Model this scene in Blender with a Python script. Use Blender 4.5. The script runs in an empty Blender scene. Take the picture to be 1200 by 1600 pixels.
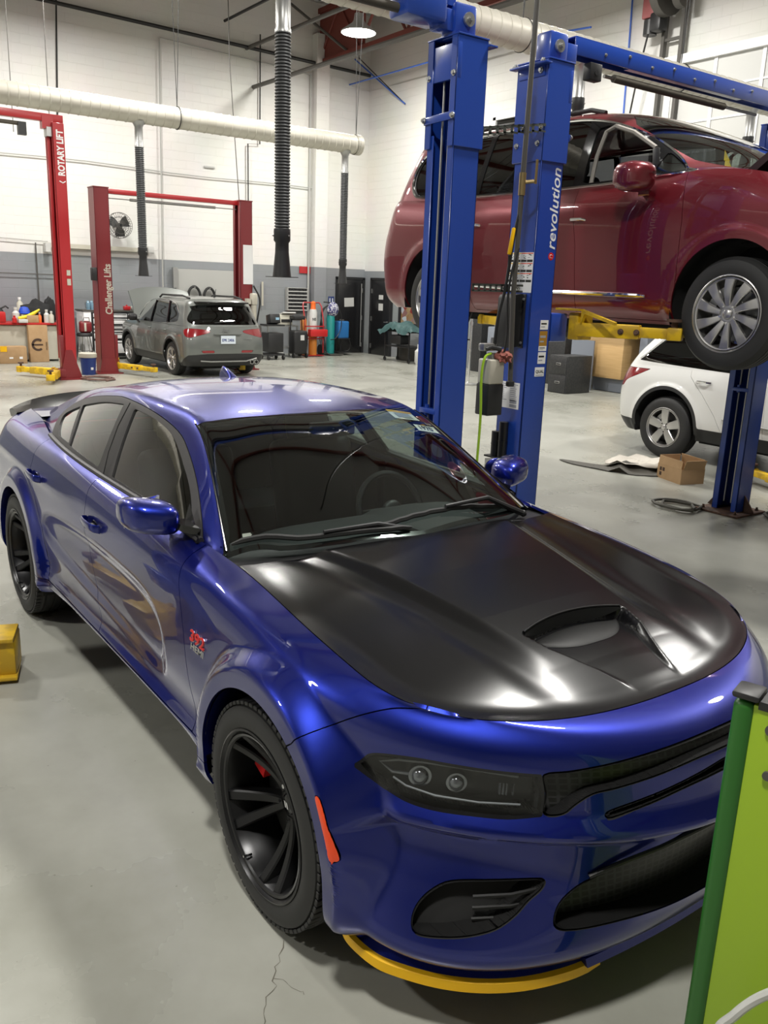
import bpy, bmesh, math, random
import numpy as np
from mathutils import Vector, Matrix
random.seed(7)
SC = bpy.context.scene
PI = math.pi
# ---------------------------------------------------------------- camera (x: nose of the blue sedan, y: its left, z up; metres)
CAM_POS = (2.08973576, -2.05154277, 1.96497817); YAW, PITCH, ROLL, FPX = math.radians(144.08476794), math.radians(14.77384408), math.radians(2.10153283), 1329.7236
def _camera():
    a, b, c = YAW, PITCH, ROLL
    f = Vector((math.cos(b)*math.cos(a), math.cos(b)*math.sin(a), -math.sin(b))); r = Vector((math.sin(a), -math.cos(a), 0)); u = r.cross(f)
    r2 = r*math.cos(c)+u*math.sin(c); u2 = -r*math.sin(c)+u*math.cos(c)
    M = Matrix(((r2.x, u2.x, -f.x, CAM_POS[0]), (r2.y, u2.y, -f.y, CAM_POS[1]), (r2.z, u2.z, -f.z, CAM_POS[2]), (0, 0, 0, 1)))
    cam = bpy.data.cameras.new('camera'); cam.sensor_fit = 'HORIZONTAL'; cam.sensor_width = 36; cam.lens = FPX/1200*36; cam.clip_start = .05; cam.clip_end = 200
    o = bpy.data.objects.new('camera', cam); SC.collection.objects.link(o); o.matrix_world = M; SC.camera = o
_camera()
# ---------------------------------------------------------------- world, exposure
W = bpy.data.worlds.new('world'); SC.world = W; W.use_nodes = True
W.node_tree.nodes['Background'].inputs[0].default_value = (.9, .95, 1, 1); W.node_tree.nodes['Background'].inputs[1].default_value = .3
SC.view_settings.view_transform = 'Standard'; SC.view_settings.look = 'None'; SC.view_settings.gamma = 1; SC.view_settings.use_curve_mapping = False
SC.view_settings.exposure = 0.0
SC.cycles.max_bounces = 8; SC.cycles.transparent_max_bounces = 24; SC.cycles.glossy_bounces = 5; SC.cycles.caustics_reflective = False; SC.cycles.caustics_refractive = False
SC.cycles.sample_clamp_indirect = 6
SC.cycles.use_denoising = True
LAMP_Z = 7.6
LAMPS = [(-16.1, 9.9), (-9.4, 3.7), (-16.1, 3.7), (-9.4, 9.9), (-1.3, 3.7), (-2.2, 9.9), (-9.4, -2.6), (-16.1, -2.6), (1.4, -2.5), (-4.0, -8.5)]
LAMP_TEXT = ['round white high bay lamp shining in the far corner under the roof', 'high bay lamp over the end of the far duct', 'high bay lamp above the grey SUV', 'high bay lamp above the small upper window', 'high bay lamp above the burgundy minivan', 'high bay lamp above the white SUV', 'high bay lamp over the empty left bay', 'high bay lamp above the workbench', 'high bay lamp above the front wheel of the blue sedan', 'high bay lamp over the bays left of the camera']
LAMP_W = 400
# ---------------------------------------------------------------- materials
def mat(name, col, rough=.5, metal=0., coat=0., coat_r=.03, emit=None, es=0., bump=None, spec=.5, noise=None, alpha=None, trans=0.):
    """procedural principled material; bump=(scale, strength, distance), noise=(scale, other colour, contrast)"""
    m = bpy.data.materials.new(name); m.use_nodes = True; nt = m.node_tree; b = nt.nodes['Principled BSDF']
    b.inputs['Base Color'].default_value = (*col, 1); b.inputs['Roughness'].default_value = rough; b.inputs['Metallic'].default_value = metal
    b.inputs['Coat Weight'].default_value = coat; b.inputs['Coat Roughness'].default_value = coat_r; b.inputs['Specular IOR Level'].default_value = spec
    if trans: b.inputs['Transmission Weight'].default_value = trans
    if emit: b.inputs['Emission Color'].default_value = (*emit, 1); b.inputs['Emission Strength'].default_value = es
    tc = nt.nodes.new('ShaderNodeTexCoord')
    if bump:
        n = nt.nodes.new('ShaderNodeTexNoise'); n.inputs['Scale'].default_value = bump[0]; n.inputs['Detail'].default_value = 4
        bp = nt.nodes.new('ShaderNodeBump'); bp.inputs['Strength'].default_value = bump[1]; bp.inputs['Distance'].default_value = bump[2] if len(bump) > 2 else .01
        nt.links.new(tc.outputs['Object'], n.inputs['Vector']); nt.links.new(n.outputs['Fac'], bp.inputs['Height']); nt.links.new(bp.outputs['Normal'], b.inputs['Normal'])
    if noise:
        n = nt.nodes.new('ShaderNodeTexNoise'); n.inputs['Scale'].default_value = noise[0]; n.inputs['Detail'].default_value = 5
        r = nt.nodes.new('ShaderNodeValToRGB'); w = noise[2] if len(noise) > 2 else .15
        r.color_ramp.elements[0].position = .5-w; r.color_ramp.elements[1].position = .5+w
        r.color_ramp.elements[0].color = (*noise[1], 1); r.color_ramp.elements[1].color = (*col, 1)
        nt.links.new(tc.outputs['Object'], n.inputs['Vector']); nt.links.new(n.outputs['Fac'], r.inputs['Fac']); nt.links.new(r.outputs['Color'], b.inputs['Base Color'])
    return m
def glass(name, tint, rough=0.0, boost=1.75):
    """thin automotive glass: tinted see-through with a fresnel reflection"""
    m = bpy.data.materials.new(name); m.use_nodes = True; nt = m.node_tree; nt.nodes.clear()
    out = nt.nodes.new('ShaderNodeOutputMaterial'); t = nt.nodes.new('ShaderNodeBsdfTransparent'); t.inputs[0].default_value = (*tint, 1)
    g = nt.nodes.new('ShaderNodeBsdfGlossy'); g.inputs['Roughness'].default_value = rough; g.inputs['Color'].default_value = (1, 1, 1, 1)
    f = nt.nodes.new('ShaderNodeFresnel'); f.inputs['IOR'].default_value = 1.52; mu = nt.nodes.new('ShaderNodeMath'); mu.operation = 'MULTIPLY'; mu.inputs[1].default_value = boost
    geo = nt.nodes.new('ShaderNodeNewGeometry'); ior = nt.nodes.new('ShaderNodeMix'); ior.data_type = 'FLOAT'
    ior.inputs[2].default_value = 1.52; ior.inputs[3].default_value = 1/1.52
    nt.links.new(geo.outputs['Backfacing'], ior.inputs[0]); nt.links.new(ior.outputs[0], f.inputs['IOR'])
    # the fresnel node inverts its ior on back faces, so feed it the inverse there
    mx = nt.nodes.new('ShaderNodeMixShader'); nt.links.new(f.outputs[0], mu.inputs[0]); nt.links.new(mu.outputs[0], mx.inputs[0])
    nt.links.new(t.outputs[0], mx.inputs[1]); nt.links.new(g.outputs[0], mx.inputs[2]); nt.links.new(mx.outputs[0], out.inputs[0]); return m
def carpaint(name, base, metal=.6, rough=.32, flake=.0, flip=None):
    m = mat(name, base, rough, metal, 1.0, .02); nt = m.node_tree; b = nt.nodes['Principled BSDF']; b.inputs['Coat IOR'].default_value = 1.55
    if flip:     # pigment that shifts colour with the viewing angle
        lw = nt.nodes.new('ShaderNodeLayerWeight'); lw.inputs[0].default_value = .4; mx = nt.nodes.new('ShaderNodeMix'); mx.data_type = 'RGBA'
        mx.inputs[6].default_value = (*base, 1); mx.inputs[7].default_value = (*flip, 1); nt.links.new(lw.outputs['Facing'], mx.inputs[0]); nt.links.new(mx.outputs[2], b.inputs['Base Color'])
    if flake:
        tc = nt.nodes.new('ShaderNodeTexCoord'); v = nt.nodes.new('ShaderNodeTexVoronoi'); v.inputs['Scale'].default_value = 900
        bp = nt.nodes.new('ShaderNodeBump'); bp.inputs['Strength'].default_value = flake; bp.inputs['Distance'].default_value = .002
        nt.links.new(tc.outputs['Object'], v.inputs['Vector']); nt.links.new(v.outputs['Color'], bp.inputs['Height']); nt.links.new(bp.outputs['Normal'], b.inputs['Normal'])
    return m
M = {}
M['blue_paint'] = carpaint('blue_metallic_paint', (.003, .014, .205), .80, .33, .10, (.008, .008, .165))
M['matte_black'] = mat('satin_black_paint', (.004, .004, .0045), .22, spec=.5)
M['black_gloss'] = mat('gloss_black_trim', (.008, .008, .009), .12)
M['black_plastic'] = mat('black_plastic', (.016, .016, .017), .45)
M['dark_void'] = mat('dark_underbody', (.006, .006, .006), .8)
M['rubber'] = mat('tyre_rubber', (.017, .017, .017), .62, bump=(60, .15, .002))
M['rubber_trim'] = mat('window_trim_rubber', (.035, .033, .034), .42)
M['wheel_black'] = mat('satin_black_wheel', (.022, .022, .023), .30, .55)
M['disc_steel'] = mat('brake_disc_steel', (.25, .25, .25), .35, .9)
M['red_caliper'] = mat('red_brake_caliper', (.55, .012, .015), .35)
M['chrome'] = mat('chrome', (.85, .85, .86), .08, 1.)
M['alloy'] = mat('silver_alloy', (.55, .54, .53), .28, .9)
M['galv'] = mat('galvanised_steel', (.42, .42, .41), .38, .8)
M['ws_glass'] = glass('windscreen_glass', (.70, .79, .75))
M['side_glass'] = glass('side_glass', (.35, .40, .38))
M['clear_lens'] = glass('clear_lens', (.72, .74, .75), boost=1.0)
M['dark_glass'] = glass('privacy_glass', (.06, .065, .07))
M['interior'] = mat('charcoal_interior', (.018, .018, .02), .7)
M['leather'] = mat('black_leather', (.012, .012, .013), .5)
M['orange_reflector'] = mat('orange_side_reflector', (.80, .065, .01), .35, coat=.6)
M['yellow_guard'] = mat('yellow_lip_guard', (.85, .47, .0), .45)
M['white'] = mat('white_print', (.8, .8, .8), .5)
M['black'] = mat('black_print', (.01, .01, .01), .5)
M['red'] = mat('red_print', (.65, .02, .02), .4)
M['red_lens'] = mat('red_lamp_lens', (.50, .01, .015), .12, coat=1)
M['yellow_steel'] = mat('yellow_painted_steel', (.78, .50, .012), .42, noise=(9, (.55, .34, .02), .06))
M['blue_steel'] = mat('blue_painted_steel', (.014, .055, .33), .33, .0, .5, .15)
M['red_steel'] = mat('red_painted_steel', (.40, .016, .020), .38, coat=.3, coat_r=.2)
M['dark_red_steel'] = mat('dark_red_painted_steel', (.19, .014, .018), .42, coat=.2, coat_r=.2)
M['cardboard'] = mat('brown_cardboard', (.42, .27, .14), .85, noise=(6, (.38, .24, .12), .1))
M['rusty'] = mat('rusty_steel', (.13, .07, .045), .8, noise=(20, (.07, .04, .03), .1))
M['cable'] = mat('black_cable', (.012, .012, .012), .5)
M['steel_cable'] = mat('steel_cable', (.28, .27, .26), .4, .8)
# ---------------------------------------------------------------- mesh building
class MB:
    """collects shapes, builds ONE mesh object"""
    def __init__(s): s.v = []; s.f = []; s.mi = []; s.cur = 0
    def add(s, vs, fs):
        n = len(s.v); s.v += [tuple(float(c) for c in v) for v in vs]; s.f += [tuple(int(i)+n for i in f) for f in fs]; s.mi += [s.cur]*len(fs); return s
    def m(s, i): s.cur = i; return s
    def box(s, c, d, rot=None, bev=0., seg=2):
        bm = bmesh.new(); bmesh.ops.create_cube(bm, size=1)
        for v in bm.verts: v.co = Vector((v.co.x*d[0], v.co.y*d[1], v.co.z*d[2]))
        if bev > 0: bmesh.ops.bevel(bm, geom=bm.edges[:]+bm.verts[:], offset=min(bev, min(d)*.49), segments=seg, affect='EDGES', profile=.5)
        R = rot if isinstance(rot, Matrix) else (Matrix.Rotation(rot, 3, 'Z') if rot is not None else None); c = Vector(c)
        bm.verts.index_update(); vs = [(R @ v.co if R is not None else v.co)+c for v in bm.verts]; fs = [[v.index for v in f.verts] for f in bm.faces]; bm.free(); return s.add(vs, fs)
    def cyl(s, p0, p1, r0, r1=None, seg=16, cap=True):
        p0, p1 = Vector(p0), Vector(p1); r1 = r0 if r1 is None else r1; d = (p1-p0).normalized(); a = d.orthogonal().normalized(); b = d.cross(a); vs = []
        for p, r in ((p0, r0), (p1, r1)):
            for i in range(seg): t = 2*PI*i/seg; vs.append(p+(a*math.cos(t)+b*math.sin(t))*r)
        fs = [(i, (i+1) % seg, seg+(i+1) % seg, seg+i) for i in range(seg)]
        if cap: fs += [tuple(range(seg))[::-1], tuple(range(seg, 2*seg))]
        return s.add(vs, fs)
    def tube(s, pts, r, seg=8, closed=False, cap=True):
        P = [Vector(p) for p in pts]; n = len(P); rs = r if hasattr(r, '__len__') else [r]*n; vs = []; N = None
        for i in range(n):
            if closed: d = (P[(i+1) % n]-P[i-1]).normalized()
            else: d = (P[min(i+1, n-1)]-P[max(i-1, 0)]).normalized()
            if N is None: N = d.orthogonal().normalized()
            else: N = (N-d*N.dot(d)).normalized() if (N-d*N.dot(d)).length > 1e-6 else d.orthogonal().normalized()
            B = d.cross(N)
            for k in range(seg): t = 2*PI*k/seg; vs.append(P[i]+(N*math.cos(t)+B*math.sin(t))*rs[i])
        fs = []
        for i in range(n if closed else n-1):
            j = (i+1) % n
            for k in range(seg): q = (k+1) % seg; fs.append((i*seg+k, i*seg+q, j*seg+q, j*seg+k))
        if not closed and cap: fs += [tuple(range(seg))[::-1], tuple(range((n-1)*seg, n*seg))]
        return s.add(vs, fs)
    def lathe(s, prof, c=(0, 0, 0), axis='Z', seg=32, closed=False, a0=0, a1=2*PI):
        """prof: (radius, height along the axis)"""
        c = Vector(c); vs = []; full = abs(a1-a0-2*PI) < 1e-6; n = seg if full else seg+1
        for r, h in prof:
            for k in range(n):
                t = a0+(a1-a0)*k/seg; x, y = r*math.cos(t), r*math.sin(t)
                vs.append(c+(Vector((x, y, h)) if axis == 'Z' else Vector((x, h, y)) if axis == 'Y' else Vector((h, x, y))))
        fs = []; m = len(prof); fl = axis == 'Y'
        for i in range(m if closed else m-1):
            j = (i+1) % m
            for k in range(seg if not full else n):
                q = (k+1) % n; f = (i*n+k, i*n+q, j*n+q, j*n+k); fs.append(f[::-1] if fl else f)
        return s.add(vs, fs)
    def prism(s, poly, o, ux, uy, depth, cap=True):
        """polygon in the plane (o, ux, uy) pushed along the normal by depth"""
        o, ux, uy = Vector(o), Vector(ux), Vector(uy); nrm = ux.cross(uy).normalized()*depth; n = len(poly)
        a = [o+ux*p[0]+uy*p[1] for p in poly]; vs = a+[p+nrm for p in a]; fs = [(i, (i+1) % n, n+(i+1) % n, n+i) for i in range(n)]
        if cap: fs += [tuple(range(n))[::-1], tuple(range(n, 2*n))]
        return s.add(vs, fs)
    def surf(s, S):
        return s.add(S.v.tolist(), S.t.tolist()) if len(S.v) else s
    def sphere(s, c, r, seg=16, rings=10, sc=(1, 1, 1), rot=None):
        vs = []; fs = []; c = Vector(c)
        for i in range(rings+1):
            for k in range(seg):
                p = PI*i/rings; t = 2*PI*k/seg; v = Vector((math.sin(p)*math.cos(t)*r*sc[0], math.sin(p)*math.sin(t)*r*sc[1], math.cos(p)*r*sc[2]))
                vs.append(c+(rot @ v if rot is not None else v))
        for i in range(rings):
            for k in range(seg): q = (k+1) % seg; fs.append((i*seg+k, (i+1)*seg+k, (i+1)*seg+q, i*seg+q))
        return s.add(vs, fs)
    def loft(s, rings, closed=True, cap=True):
        n = len(rings[0]); vs = [p for r in rings for p in r]; fs = []
        for i in range(len(rings)-1):
            for k in range(n if closed else n-1): q = (k+1) % n; fs.append((i*n+k, i*n+q, (i+1)*n+q, (i+1)*n+k))
        if cap: fs += [tuple(range(n))[::-1], tuple(range((len(rings)-1)*n, len(rings)*n))]
        return s.add(vs, fs)
    def text(s, body, o, ux, uy, size, thick=.002, font=None, sx=1., shear=0., bold=0., align='LEFT'):
        cu = bpy.data.curves.new('t', 'FONT'); cu.body = body; cu.size = size; cu.extrude = thick/2; cu.shear = shear; cu.offset = bold; cu.align_x = align; cu.resolution_u = 3
        ob = bpy.data.objects.new('t', cu); me = bpy.data.meshes.new_from_object(ob); ux, uy, o = Vector(ux).normalized(), Vector(uy).normalized(), Vector(o); n = ux.cross(uy)
        s.add([o+ux*(v.co.x*sx)+uy*v.co.y+n*v.co.z for v in me.vertices], [tuple(p.vertices) for p in me.polygons])
        bpy.data.objects.remove(ob); bpy.data.curves.remove(cu); bpy.data.meshes.remove(me); return s
    def xf(s, Mx):
        s.v = [tuple(Mx @ Vector(v)) for v in s.v]; return s
    def build(s, name, m, parent=None, smooth=38, normals=True):
        me = bpy.data.meshes.new(name); me.from_pydata(s.v, [], s.f); ms = m if isinstance(m, (list, tuple)) else [m]
        for q in ms: me.materials.append(M[q] if isinstance(q, str) else q)
        if len(ms) > 1: me.polygons.foreach_set('material_index', s.mi)
        me.validate()
        if normals:
            bm = bmesh.new(); bm.from_mesh(me); bmesh.ops.recalc_face_normals(bm, faces=bm.faces); bm.to_mesh(me); bm.free()
        if smooth: me.shade_smooth(); me.set_sharp_from_angle(angle=math.radians(smooth))
        else: me.shade_flat()
        o = bpy.data.objects.new(name, me); SC.collection.objects.link(o)
        if parent: o.parent = parent
        return o
def tag(o, label, cat, group=None, kind=None):
    o['label'] = label; o['category'] = cat
    if group: o['group'] = group
    if kind: o['kind'] = kind
    return o
def thing(name, label, cat, loc=(0, 0, 0), rz=0, group=None):
    o = bpy.data.objects.new(name, None); SC.collection.objects.link(o); o.location = loc; o.rotation_euler = (0, 0, rz); o.empty_display_size = .1
    return tag(o, label, cat, group)
def struct(name, mb, m, smooth=0, label=None):
    o = mb.build(name, m, None, smooth); o['kind'] = 'structure'
    if label: o['label'] = label
    return o
def dup(root, loc=None, rz=None, label=None, group=None, parent=None):
    """copy of a thing or part with copies of its children, sharing meshes"""
    def rec(o, par):
        c = o.copy(); SC.collection.objects.link(c); c.parent = par
        for ch in kids[o]: rec(ch, c)
        return c
    kids = {}
    def walk(o):
        kids[o] = list(o.children)
        for ch in kids[o]: walk(ch)
    walk(root); r = rec(root, parent)
    if loc is not None: r.location = loc
    if rz is not None: r.rotation_euler = (0, 0, rz)
    if label: r['label'] = label
    if group: r['group'] = group
    return r
def hang(p0, p1, sag, n=12):
    p0, p1 = Vector(p0), Vector(p1); return [p0.lerp(p1, i/n)+Vector((0, 0, -4*sag*(i/n)*(1-i/n))) for i in range(n+1)]
def arc3(pts, n=8):
    return smooth_poly(pts, n, closed=False)
M['padding'] = mat('foam_padding', (.075, .065, .05), .7)
M['label_ochre'] = mat('ochre_label', (.35, .18, .02), .5)
M['strut_steel'] = mat('strut_steel', (.10, .11, .10), .45, .5)
M['pipe_grey'] = mat('dark_grey_pipe', (.075, .07, .062), .5)
M['brass'] = mat('aged_brass', (.35, .26, .12), .4, .8)
M['tank_white'] = mat('translucent_tank', (.55, .52, .44), .35, trans=.1)
M['hose_green'] = mat('lime_hose', (.35, .58, .03), .4)
M['rag_red'] = mat('faded_red_cloth', (.28, .09, .07), .9, bump=(30, .4))
M['hose_brown'] = mat('dirty_red_hose', (.13, .07, .055), .6)
M['hose_dark'] = mat('dirty_grey_hose', (.085, .08, .065), .6)
M['duct'] = mat('spiral_duct', (.60, .575, .50), .42, .25, noise=(2.5, (.52, .49, .42), .2))
M['hose_black'] = mat('ribbed_hose', (.045, .046, .047), .5)
M['conduit'] = mat('pale_conduit', (.40, .40, .38), .5)
M['hose_blue'] = mat('blue_air_line', (.04, .12, .5), .4)
M['door_black'] = mat('black_painted_door', (.010, .010, .011), .25, bump=(2, .1))
M['paper_white'] = mat('paper_notice', (.5, .5, .48), .7)
M['door_white'] = mat('white_door_panel', (.52, .52, .50), .5)
M['hoist_red'] = mat('hoist_housing', (.30, .09, .09), .5)
M['bench_white'] = mat('cream_bench_panel', (.52, .50, .42), .6)
M['red_top'] = mat('red_bench_top', (.45, .02, .02), .4)
M['emblem_brown'] = mat('dark_brown_print', (.05, .025, .015), .7)
M['bucket_blue'] = mat('blue_bucket', (.012, .035, .18), .4)
M['water_blue'] = mat('bottle_plastic', (.30, .48, .62), .15)
M['cone_orange'] = mat('faded_orange', (.75, .35, .2), .6)
M['cloth_black'] = mat('black_cloth', (.012, .012, .013), .85, bump=(20, .3))
M['plastic_red'] = mat('red_plastic', (.50, .02, .02), .35)
M['plastic_blue'] = mat('blue_plastic', (.02, .07, .50), .35)
M['plastic_white'] = mat('white_plastic', (.55, .55, .53), .4)
M['plastic_yellow'] = mat('yellow_plastic', (.80, .60, .02), .4)
M['plastic_orange'] = mat('orange_plastic', (.75, .14, .02), .4)
M['teal'] = mat('teal_cylinder', (.012, .23, .22), .4)
M['sign_blue'] = mat('blue_sign', (.02, .04, .16), .4)
M['bottle_orange'] = mat('orange_cylinder', (.70, .25, .04), .45)
M['cloth_print'] = mat('patterned_cloth', (.05, .05, .16), .8, noise=(22, (.55, .55, .6), .04))
M['machine_blue'] = mat('blue_machine_plastic', (.02, .14, .38), .4)
M['tarp'] = mat('dark_green_cover', (.035, .085, .085), .55, bump=(6, .6, .05))
M['cab_black'] = mat('scratched_black_metal', (.022, .023, .026), .42, noise=(30, (.035, .035, .035), .05))
M['board_grey'] = mat('blue_grey_board', (.20, .22, .26), .6)
M['shield_pale'] = mat('pale_heat_shield', (.52, .48, .42), .55, bump=(8, .5, .02))
M['shield_dark'] = mat('dirty_black_tray', (.06, .055, .045), .6, bump=(8, .5, .02))
M['lime'] = mat('lime_green_panel', (.27, .42, .012), .45, coat=.2, coat_r=.3)
M['dark_green'] = mat('dark_green_post', (.018, .115, .012), .4)
# ---------------------------------------------------------------- vehicle body surfaces (pure numpy)
def nspline(xs, ys):
    """natural cubic spline through points -> callable; ends continue straight"""
    xs = np.array(xs, float); ys = np.array(ys, float)
    if xs[0] > xs[-1]: xs = xs[::-1]; ys = ys[::-1]
    n = len(xs)
    if n == 2:
        return lambda t: ys[0] + (np.asarray(t, float)-xs[0])*(ys[1]-ys[0])/(xs[1]-xs[0])
    h = np.diff(xs); A = np.zeros((n, n)); b = np.zeros(n); A[0, 0] = A[-1, -1] = 1
    for i in range(1, n-1):
        A[i, i-1] = h[i-1]; A[i, i] = 2*(h[i-1]+h[i]); A[i, i+1] = h[i]
        b[i] = 6*((ys[i+1]-ys[i])/h[i] - (ys[i]-ys[i-1])/h[i-1])
    M = np.linalg.solve(A, b)
    def f(t):
        t = np.asarray(t, float); i = np.clip(np.searchsorted(xs, t)-1, 0, n-2)
        tt = np.clip(t, xs[0], xs[-1]); a = (xs[i+1]-tt)/h[i]; c = (tt-xs[i])/h[i]
        y = a*ys[i]+c*ys[i+1]+((a**3-a)*M[i]+(c**3-c)*M[i+1])*h[i]**2/6
        s0 = (ys[1]-ys[0])/h[0]-h[0]*(2*M[0]+M[1])/6
        s1 = (ys[-1]-ys[-2])/h[-1]+h[-1]*(M[-2]+2*M[-1])/6
        return y+np.where(t < xs[0], (t-xs[0])*s0, 0)+np.where(t > xs[-1], (t-xs[-1])*s1, 0)
    return f
def lerpf(pairs):
    xs = [p[0] for p in pairs]; ys = [p[1] for p in pairs]
    if len(xs) == 1: return lambda t: np.full_like(np.asarray(t, float), ys[0])
    return nspline(xs, ys)
def sstep(x, a, b):
    t = np.clip((np.asarray(x, float)-a)/(b-a), 0, 1); return t*t*(3-2*t)
def row_curve(row, U):
    """plan curve of one body row. U in [0,1]: front cap, side, rear cap"""
    W = lerpf(row['W']); Z = lerpf(row['Z'])
    xf, xr, Lf, Lr = row['xf'], row['xr'], row['Lf'], row['Lr']; nf = row.get('nf', 2.4); nr = row.get('nr', 3)
    a, b = 0.34, 0.84
    x = np.empty_like(U); y = np.empty_like(U)
    m = U < a; th = (U[m]/a)*np.pi/2; th = th*1.0
    # superellipse by angle
    c, s = np.cos(th), np.sin(th); rr = (np.abs(c)**nf+np.abs(s)**nf)**(-1/nf)
    x[m] = xf-Lf+Lf*rr*c; y[m] = W(x[m])*rr*s
    m2 = (U >= a) & (U <= b); t = (U[m2]-a)/(b-a); x[m2] = (xf-Lf)+(xr+Lr-xf+Lf)*t; y[m2] = W(x[m2])
    m3 = U > b; th = (1-(U[m3]-b)/(1-b))*np.pi/2; c, s = np.cos(th), np.sin(th); rr = (np.abs(c)**nr+np.abs(s)**nr)**(-1/nr)
    x[m3] = xr+Lr-Lr*rr*c; y[m3] = W(x[m3])*rr*s
    return np.stack([x, y, Z(x)], -1)
def vspline(P, vk, V):
    """interpolate row points P (nr,nu,3) at parameters vk over V"""
    out = np.empty((len(V), P.shape[1], 3))
    n = len(vk); h = np.diff(vk); A = np.zeros((n, n)); A[0, 0] = A[-1, -1] = 1
    for i in range(1, n-1):
        A[i, i-1] = h[i-1]; A[i, i] = 2*(h[i-1]+h[i]); A[i, i+1] = h[i]
    B = np.zeros((n,)+P.shape[1:])
    for i in range(1, n-1): B[i] = 6*((P[i+1]-P[i])/h[i]-(P[i]-P[i-1])/h[i-1])
    M = np.linalg.solve(A, B.reshape(n, -1)).reshape(B.shape)
    for k, t in enumerate(V):
        i = min(max(int(np.searchsorted(vk, t))-1, 0), n-2)
        a = (vk[i+1]-t)/h[i]; c = 1-a
        out[k] = a*P[i]+c*P[i+1]+((a**3-a)*M[i]+(c**3-c)*M[i+1])*h[i]**2/6
    return out
class Surf:
    """triangle mesh with per-vertex attributes; v: (n,3), a: dict name->(n,), t: (m,3)"""
    def __init__(s, v, t, a): s.v, s.t, s.a = v, t, a
    def split(s, sd):
        """cut along sd=0 -> (negative part, positive part)"""
        sd = np.where(np.abs(sd) < 1e-7, 1e-7, sd)
        sg = sd[s.t] > 0; k = sg.sum(1)
        neg = s.t[k == 0]; pos = s.t[k == 3]; mix = s.t[(k > 0) & (k < 3)]
        keys = list(s.a); V = [s.v]; A = {q: [s.a[q]] for q in keys}; cache = {}; nv = []; na = {q: [] for q in keys}; n0 = len(s.v)
        def mid(i, j):
            e = (i, j) if i < j else (j, i)
            if e in cache: return cache[e]
            i, j = e; f = sd[i]/(sd[i]-sd[j]); nv.append(s.v[i]+(s.v[j]-s.v[i])*f)
            for q in keys: na[q].append(s.a[q][i]+(s.a[q][j]-s.a[q][i])*f)
            cache[e] = n0+len(nv)-1; return cache[e]
        pn, pp = [], []
        for tri in mix:
            tri = [int(q) for q in tri]; g = [sd[q] > 0 for q in tri]
            odd = g.index(True) if sum(g) == 1 else g.index(False)
            a, b, c = tri[odd], tri[(odd+1) % 3], tri[(odd+2) % 3]
            ab, ac = mid(a, b), mid(a, c)
            one = [(a, ab, ac)]; two = [(ab, b, c), (ab, c, ac)]
            if g[odd]: pp += one; pn += two
            else: pn += one; pp += two
        if nv:
            V.append(np.array(nv))
            for q in keys: A[q].append(np.array(na[q]))
        v = np.concatenate(V); a = {q: np.concatenate(A[q]) for q in keys}
        def mk(t, extra):
            t = np.concatenate([t.reshape(-1, 3), np.array(extra, int).reshape(-1, 3)])
            if len(t) == 0: return Surf(np.zeros((0, 3)), np.zeros((0, 3), int), {q: np.zeros(0) for q in keys})
            u, inv = np.unique(t, return_inverse=True)
            return Surf(v[u], inv.reshape(-1, 3), {q: a[q][u] for q in keys})
        return mk(neg, pn), mk(pos, pp)
    def edges(s):
        """oriented boundary edges"""
        e = np.concatenate([s.t[:, [0, 1]], s.t[:, [1, 2]], s.t[:, [2, 0]]])
        k = {}
        for a, b in e: k[(int(a), int(b))] = 1
        return [(a, b) for (a, b) in k if (b, a) not in k]
    def normals(s):
        n = np.cross(s.v[s.t[:, 1]]-s.v[s.t[:, 0]], s.v[s.t[:, 2]]-s.v[s.t[:, 0]]); N = np.zeros_like(s.v)
        for i in range(3): np.add.at(N, s.t[:, i], n)
        return N/np.maximum(np.linalg.norm(N, axis=1), 1e-12)[:, None]
    def offset(s, d):
        return Surf(s.v+s.normals()*(d[:, None] if np.ndim(d) else d), s.t, s.a)
    def shift(s, vec): return Surf(s.v+np.array(vec), s.t, s.a)
    def rim(s, off):
        """walls from the boundary to the boundary displaced by off (vector or array of vectors)"""
        e = [p for p in s.edges() if abs(s.v[p[0]][1]) > 1e-4 or abs(s.v[p[1]][1]) > 1e-4]; off = np.broadcast_to(np.array(off, float), s.v.shape)
        if not e: return Surf(np.zeros((0, 3)), np.zeros((0, 3), int), {})
        ids = sorted({i for p in e for i in p}); m = {q: i for i, q in enumerate(ids)}; n = len(ids)
        v = np.concatenate([s.v[ids], s.v[ids]+off[ids]]); t = []
        for a, b in e: a, b = m[a], m[b]; t += [(a, a+n, b), (b, a+n, b+n)]
        return Surf(v, np.array(t), {})
    def mirror(s): return Surf(s.v*np.array([1, -1, 1]), s.t[:, ::-1], s.a)
def join(*ss):
    v, t, n = [], [], 0
    for s in ss:
        if len(s.v) == 0: continue
        v.append(s.v); t.append(s.t+n); n += len(s.v)
    if not v: return Surf(np.zeros((0, 3)), np.zeros((0, 3), int), {})
    return Surf(np.concatenate(v), np.concatenate(t), {})
def grid_surf(G, attrs, flip=False):
    nv, nu = G.shape[:2]; idx = np.arange(nv*nu).reshape(nv, nu)
    a, b, c, d = idx[:-1, :-1].ravel(), idx[:-1, 1:].ravel(), idx[1:, 1:].ravel(), idx[1:, :-1].ravel()
    t = np.concatenate([np.stack([a, b, c], 1), np.stack([a, c, d], 1)])
    if flip: t = t[:, ::-1]
    return Surf(G.reshape(-1, 3), t, {k: q.ravel() for k, q in attrs.items()})
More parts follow.
